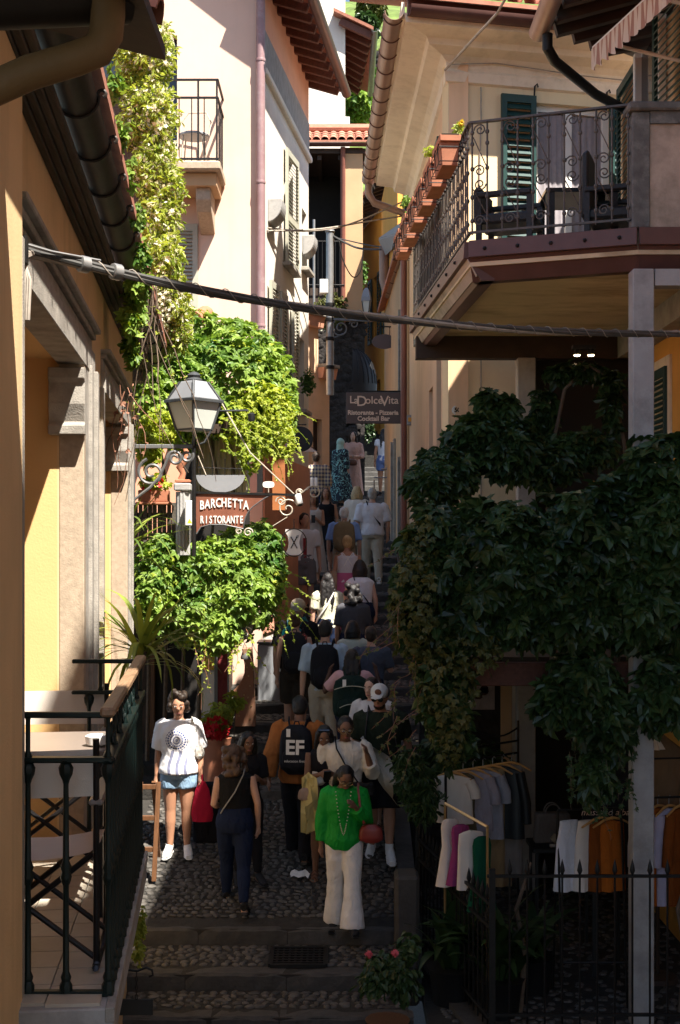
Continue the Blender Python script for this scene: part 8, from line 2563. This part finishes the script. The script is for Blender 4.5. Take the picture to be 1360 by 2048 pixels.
# ================================================================== FENCE OF THE SHOP COURT
fc = thing('iron_fence', 'black iron fence with spear tips around the shop courtyard', 'fence', (1.24, 10.6, -4.1))
def spear(h):
    q = MB(); q.tube([(0, 0, 0), (0, 0, h)], .009, 6)
    q.lathe([(.008, h), (.016, h + .015), (.008, h + .03), (.022, h + .065), (.014, h + .11), (.001, h + .16)], (0, 0, 0), 6)
    return q.mesh('fence_bar', M['iron'])
SPB, SPA = spear(1.24), spear(1.03)
for i in range(1, 17):
    piece('fence_bar', SPB, fc, (1.24 + .143 * i, 10.6, -3.98))
cA, fA = V((1.24, 10.6, 0)), V((.78, 13.0, 0))
for i in range(1, 19):
    piece('fence_bar', SPA, fc, cA.lerp(fA, i / 18.5) + V((0, 0, -4.0)))
for z in (-2.72, -3.85):
    MB().beam((1.2, 10.6, z), (3.5, 10.6, z), .03, .022).build('rail', M['iron'], fc)
for z in (-2.96, -3.15, -3.9):
    MB().beam(cA + V((0, 0, z)), fA + V((0, 0, z)), .03, .025).build('rail', M['iron'], fc)
for p in (cA, fA):
    q = MB(); q.beam(p + V((0, 0, -4.1)), p + V((0, 0, -2.66)), .05, .05, up=(0, 1, 0)); q.build('post', M['iron'], fc)
dA = (fA - cA).normalized()
for i in range(9):
    c = cA.lerp(fA, (i + .5) / 9) + V((0, 0, -3.05))
    MB().tube(spiral(c, dA, Z1, .075, .015, PI, 1.5, 16), .006, 5).build('scroll', M['iron'], fc)
kb = MB(); kb.beam(cA + V((-.02, 0, -4.11)), fA + V((-.02, 0, -4.07)), .2, .1)
setp(kb.build('fence_kerb', M['kerb']), 'stone kerb under the iron fence facing the street', 'kerb')
# ================================================================== CLOTHES SHOP
def garment(kind, label, top, u, mname, L=.62, w=.42, group='clothes on the shop racks', cat='clothes', hang=True, sleeve=.0, seed=0):
    """cloth on a hanger: top = hook point, u = unit along the shoulders"""
    top, u = V(top), V(u).normalized()
    v = V((-u.y, u.x, 0))
    m = M[mname] if isinstance(mname, str) else mname
    r = thing('hanging_' + kind, label, cat, top, group)
    sh = top + V((0, 0, -.11))
    if hang:
        q = MB(); q.tube([sh - u * .2 + V((0, 0, -.03)), sh - u * .08 + V((0, 0, .03)), sh + V((0, 0, .045)), sh + u * .08 + V((0, 0, .03)), sh + u * .2 + V((0, 0, -.03))], [.009, .012, .013, .012, .009], 6); hgr = q.build('hanger', M['hanger'], r)
        MB().tube([sh + V((0, 0, .05)), top + V((0, 0, .005)), top + u * .015 + V((0, 0, .025)), top + u * .03 + V((0, 0, .005))], .0035, 5).build('hook', M['galv'], hgr)
    n = 28
    rs = []
    prof = {'shirt': [(0, .1), (.02, .6), (.05, .92), (.25, .98), (.6, 1.0), (1, 1.06)], 'dress': [(0, .3), (.03, .6), (.12, .7), (.4, .62), (.7, .85), (1, 1.1)], 'shorts': [(0, .7), (.06, .72), (.3, .95), (.6, 1.05), (1, 1.2)],
            'jacket': [(0, .25), (.03, .7), (.07, .98), (.4, 1.0), (1, 1.08)], 'trousers': [(0, .6), (.05, .62), (.5, .6), (1, .62)]}[kind]
    for t, f in prof:
        row = []
        for k in range(n):
            a = 2 * PI * k / n
            fo = 1 + .35 * t * math.sin(a * 5 + seed) * abs(math.sin(a))
            row.append(sh + V((0, 0, .02 - L * t)) + u * (math.cos(a) * w / 2 * f) + v * (math.sin(a) * (.025 + .05 * t) * fo))
        rs.append(row)
    q = MB(); q.rings(rs, True, False)
    if sleeve:
        for s in (-1, 1):
            q.tube([sh + u * (s * w * .42) + V((0, 0, -.03)), sh + u * (s * w * .56) + V((0, 0, -.03 - sleeve * .6)), sh + u * (s * w * .58) + V((0, 0, -.03 - sleeve))], [.05, .055, .05], 10)
    q.build('cloth', m, r)
    return r
rk = thing('clothes_rack', 'black iron clothes rack with a scrolled headboard full of pale clothes', 'clothes rack', (1.4, 12.7, -4.1))
ra, rb2 = V((1.0, 12.3, 0)), V((1.78, 13.0, 0))
for p in (ra, rb2):
    MB().tube([p + V((0, 0, -4.1)), p + V((0, 0, -1.78))], .014, 6).build('post', M['iron'], rk)
for z in (-2.1, -1.98, -3.9):
    MB().tube([ra + V((0, 0, z)), rb2 + V((0, 0, z))], .011, 6).build('bar', M['iron'], rk)
MB().tube([ra.lerp(rb2, t) + V((0, 0, -1.85 + .06 * math.sin(t * 2 * PI))) for t in np.linspace(0, 1, 16)], .009, 6).build('headboard', M['iron'], rk)
du = (rb2 - ra).normalized(); dn = V((du.y, -du.x, 0))
cl = [('shirt', 'white off shoulder top on the first hanger of the iron rack', 'canvas', .45, .38, .16), ('dress', 'olive grey dress behind the white top on the iron rack', Fb('olive_drab', (.13, .1, .06)), .9, .36, 0),
      ('shirt', 'pale lilac tee in the middle of the iron rack', Fb('lilac_cotton', (.36, .31, .34)), .56, .38, .25), ('shirt', 'pale grey polo shirt on the iron rack', Fb('pale_grey_cotton', (.33, .31, .34)), .66, .4, .26),
      ('trousers', 'tan trousers on the iron rack beside the polo shirt', Fb('tan_cotton', (.3, .2, .1)), 1.15, .4, 0), ('jacket', 'black jacket near the far end of the iron rack', 'black', .7, .42, .5), ('trousers', 'taupe trousers at the far end of the iron rack', Fb('taupe_cotton', (.25, .2, .17)), 1.1, .36, 0)]
for i, (k, lab, m, L, w, sl_) in enumerate(cl):
    garment(k, lab, ra.lerp(rb2, (i + .7) / 7.4) + V((0, 0, -2.12)), (dn + du * .55), m, L, w, sleeve=sl_, seed=i)
gr_ = thing('brass_rail', 'small brass clothes rail beside the iron fence', 'clothes rack', (1.1, 11.5, -4.1))
g0, g1 = V((.95, 11.75, -2.36)), V((1.27, 11.2, -2.45))
MB().tube([g0, g1], .014, 8).build('bar', M['gold'], gr_)
for p in (g0, g1):
    MB().tube([p, V((p.x, p.y, -4.1))], .012, 8).build('post', M['gold'], gr_)
for i, (k, lab, m, L) in enumerate([('dress', 'white summer dress on the brass rail', 'canvas', .7), ('dress', 'magenta pink dress on the brass rail', Fb('magenta_cloth', (.27, .045, .15)), .62), ('shirt', 'white blouse at the front of the brass rail', 'canvas', .6), ('dress', 'emerald green dress at the near end of the brass rail', Fb('emerald_cloth', (.005, .07, .036)), .75)]):
    garment(k, lab, g0.lerp(g1, (i + .5) / 4) + V((0, 0, -.02)), V((.75, .3, 0)), m, L * .85, .26, hang=False, seed=i * 2)
st3 = thing('clothes_stand', 'black stand with shorts and orange shirts in front of the grey column', 'clothes rack', (2.2, 11.6, -4.1))
MB().tube([(1.95, 11.65, -2.4), (2.52, 11.65, -2.38)], .011, 6).build('bar', M['iron'], st3)
for x in (1.95, 2.52):
    for s in (-1, 1):
        MB().tube([(x, 11.65, -2.4), (x, 11.65 + .25 * s, -4.1)], .011, 6).build('leg', M['iron'], st3)
MB().tube([(1.95, 11.45, -3.7), (2.52, 11.45, -3.7)], .011, 6).build('cross_bar', M['iron'], st3)
for x, k, lab, m, L, w in ((2.05, 'shorts', 'white high waisted shorts on the black stand', Fb('white_cotton', (.66, .66, .7)), .62, .26), (2.2, 'shorts', 'cream shorts beside the white pair on the black stand', 'canvas', .62, .22), (2.34, 'shirt', 'dark orange shirt on the black stand', Fb('dark_orange_cloth', (.2, .055, .01)), .62, .26), (2.44, 'shirt', 'bright orange shirt at the end of the black stand', Fb('bright_orange_cloth', (.4, .11, .015)), .62, .26)):
    garment(k, lab, (x, 11.65, -2.4), (.9, .35, 0), m, L, w, hang=x > 2.3)
rk4 = thing('clothes_rail', 'black rail of orange and pale blue shirts at the right edge', 'clothes rack', (2.95, 11.7, -4.1))
MB().tube([(2.66, 11.7, -2.3), (3.4, 11.7, -2.28)], .011, 6).build('bar', M['iron'], rk4)
MB().tube([(2.66, 11.7, -1.95), (3.4, 11.7, -1.93)], .009, 6).build('upper_bar', M['iron'], rk4)
for x in (2.66, 3.4):
    MB().tube([(x, 11.7, -1.75), (x, 11.7, -4.1)], .012, 6).build('post', M['iron'], rk4)
for i, (lab, m) in enumerate([('pale blue shirt next to the grey column', Fb('pale_lilac_blue', (.42, .42, .58))), ('orange linen shirt beside the pale blue one', Fb('bright_orange_cloth', (.4, .11, .015))), ('second pale blue shirt on the right hand rail', Fb('pale_lilac_blue', (.42, .42, .58))), ('rust coloured shirt at the right end of the rail', Fb('dark_orange_cloth', (.2, .055, .01)))]):
    garment('shirt', lab, (2.76 + .1 * i, 11.7, -2.3), (.7, .6, 0), m, .85, .34, sleeve=.45, seed=i)
mn = thing('mannequin', 'tailor mannequin in a beige coat and white ruffled collar', 'mannequin', (2.98, 12.2, -4.1))
q = MB(); rs = []
for z, w, d in ((-2.75, .24, .17), (-2.4, .2, .14), (-2.15, .24, .16), (-1.95, .25, .15), (-1.85, .12, .1), (-1.8, .06, .06)):
    rs.append([V((2.98 + w * math.cos(a), 12.2 + d * math.sin(a), z)) for a in np.linspace(0, 2 * PI, 21)[:-1]])
q.rings(rs, True, True); q.build('coat', Fb('camel_wool', (.2, .13, .075)), mn)
q = MB(); rs = []
for z, w in ((-1.92, .12), (-1.84, .075), (-1.78, .1)):
    rs.append([V((2.9 + w * math.cos(a) * (1 + .15 * math.sin(a * 9)), 12.12 + w * .9 * math.sin(a) * (1 + .15 * math.sin(a * 9)), z)) for a in np.linspace(0, 2 * PI, 37)[:-1]])
q.rings(rs, True, False); q.build('ruffled_collar', M['canvas'], mn)
q = MB(); q.box((2.76, 12.02, -3.1), (2.82, 12.06, -1.95)); q.build('coat_edge', M['canvas'], mn, bevel=.01)
MB().tube([(2.98, 12.2, -2.76), (2.98, 12.2, -4.05)], .02, 8).build('pole', M['dark_wood'], mn)
MB().lathe([(.2, 0), (.18, .04), (.03, .06)], (2.98, 12.2, -4.1), 14).build('base', M['dark_wood'], mn)
tb_ = thing('display_table', 'black display table in the dark shop entrance', 'table', (2.2, 13.0, -4.1))
q = MB(); q.box((1.9, 12.8, -3.06), (2.55, 13.3, -3.02)); q.build('table_top', M['black'], tb_, bevel=.004)
for x in (1.93, 2.5):
    for y in (12.83, 13.25):
        q = MB(); q.box((x, y, -4.1), (x + .03, y + .03, -3.061)); q.build('leg', M['black'], tb_)
hb_ = thing('handbag', 'taupe handbag with two handles on the black display table', 'bag', (2.14, 13.1, -3.02))
q = MB(); q.prism([(-.19, 0), (.19, 0), (.17, .3), (-.17, .3)], (2.14, 13.03, -3.019), (1, 0, 0), (0, 0, 1), V((0, .14, 0))); q.build('bag_body', Fb('taupe_leather', (.2, .15, .12)), hb_, bevel=.015)
for y in (13.05, 13.15):
    MB().tube([V((2.14 + .08 * math.cos(a), y, -2.73 + .1 * math.sin(a))) for a in np.linspace(0, PI, 10)], .008, 5).build('handle', Fb('taupe_leather', (.2, .15, .12)), hb_)
for i, (x, y) in enumerate(((2.22, 12.88), (2.33, 12.86))):
    s_ = thing('sneaker', ['beige sneaker on the display table beside the handbag', 'beige sneaker at the front corner of the display table'][i], 'shoe', (x, y, -3.02), 'beige sneakers on the display table')
    q = MB(); q.tube([(x - .12, y, -2.95), (x - .1, y, -2.93), (x - .03, y, -2.95), (x + .06, y, -2.975), (x + .13, y, -2.99)], [(.035, .03), (.04, .05), (.042, .045), (.042, .028), (.03, .014)], 10); q.build('upper', Fb('beige_suede', (.4, .31, .2)), s_)
    q = MB(); q.tube([(x - .14, y, -3.003), (x + .05, y, -3.005), (x + .15, y, -3.0)], [(.035, .016), (.044, .014), (.028, .012)], 10); q.build('sole', M['canvas'], s_)
bd = thing('shop_board', 'tall black shop board lettered massimo alba behind the vine', 'sign', (2.3, 12.3, -4.1))
p0, p1 = at(1166, 1668, 12.2), at(1264, 1468, 12.2)
q = MB(); q.box((p0.x, 12.2, p0.z), (p1.x, 12.25, p1.z)); q.build('board', Fb('slate_board', (.022, .023, .03), .5), bd)
q = MB(); q.box((p0.x + .1, 12.255, -4.1), (p0.x + .14, 12.29, p0.z + .3)); q.build('leg', M['black'], bd)
q = MB(); q.box((p1.x - .14, 12.255, -4.1), (p1.x - .1, 12.29, p0.z + .3)); q.build('leg', M['black'], bd)
lettering('massimo alba', .085, bd, at(1210, 1625, 12.19), X1, Z1, M['signpink'], shear=.3, bold=-.0005)
po = thing('poster', 'cafe poster with a white cup on the rough grey shop wall', 'poster', (1.62, 15.5, -2.0))
p0, p1 = at(905, 1420, 15.5), at(990, 1368, 15.5)
q = MB(); q.box((p0.x, 15.53, p0.z), (p1.x, 15.545, p1.z)); q.build('sheet', Fb('poster_paper', (.3, .26, .27)), po)
rr = random.Random(2)
q = MB()
for i in range(7):
    x, z = rr.uniform(p0.x + .05, p1.x - .1), rr.uniform(p0.z + .1, p1.z - .06)
    q.add([V((x + .06 * math.cos(a) * rr.uniform(.6, 1.3), 15.527, z + .05 * math.sin(a))) for a in np.linspace(0, 2 * PI, 11)[:-1]], [list(range(10))])
setp(q.build('dark_print', Fb('poster_brown', (.06, .035, .03)), po), kind='stuff')
c = at(932, 1408, 15.5)
q = MB(); q.add([V((c.x - .06, 15.524, c.z + .04)), V((c.x + .06, 15.524, c.z + .04)), V((c.x + .045, 15.524, c.z - .04)), V((c.x - .045, 15.524, c.z - .04))], [(0, 1, 2, 3)]); q.build('cup_print', M['whitepaint'], po)
sh2 = thing('shrub', 'low dark shrub with small flowers at the foot of the rough grey wall', 'shrub', (1.3, 13.6, -4.1))
vine(sh2, pxblobs([(890, 1490, 13.6, 60, 34, .25), (960, 1520, 13.6, 60, 40, .25), (880, 1560, 13.4, 50, 60, .25)]), [(1100, 1, .06, .11, 'leaf_shade')], up=.5, lo=.4)
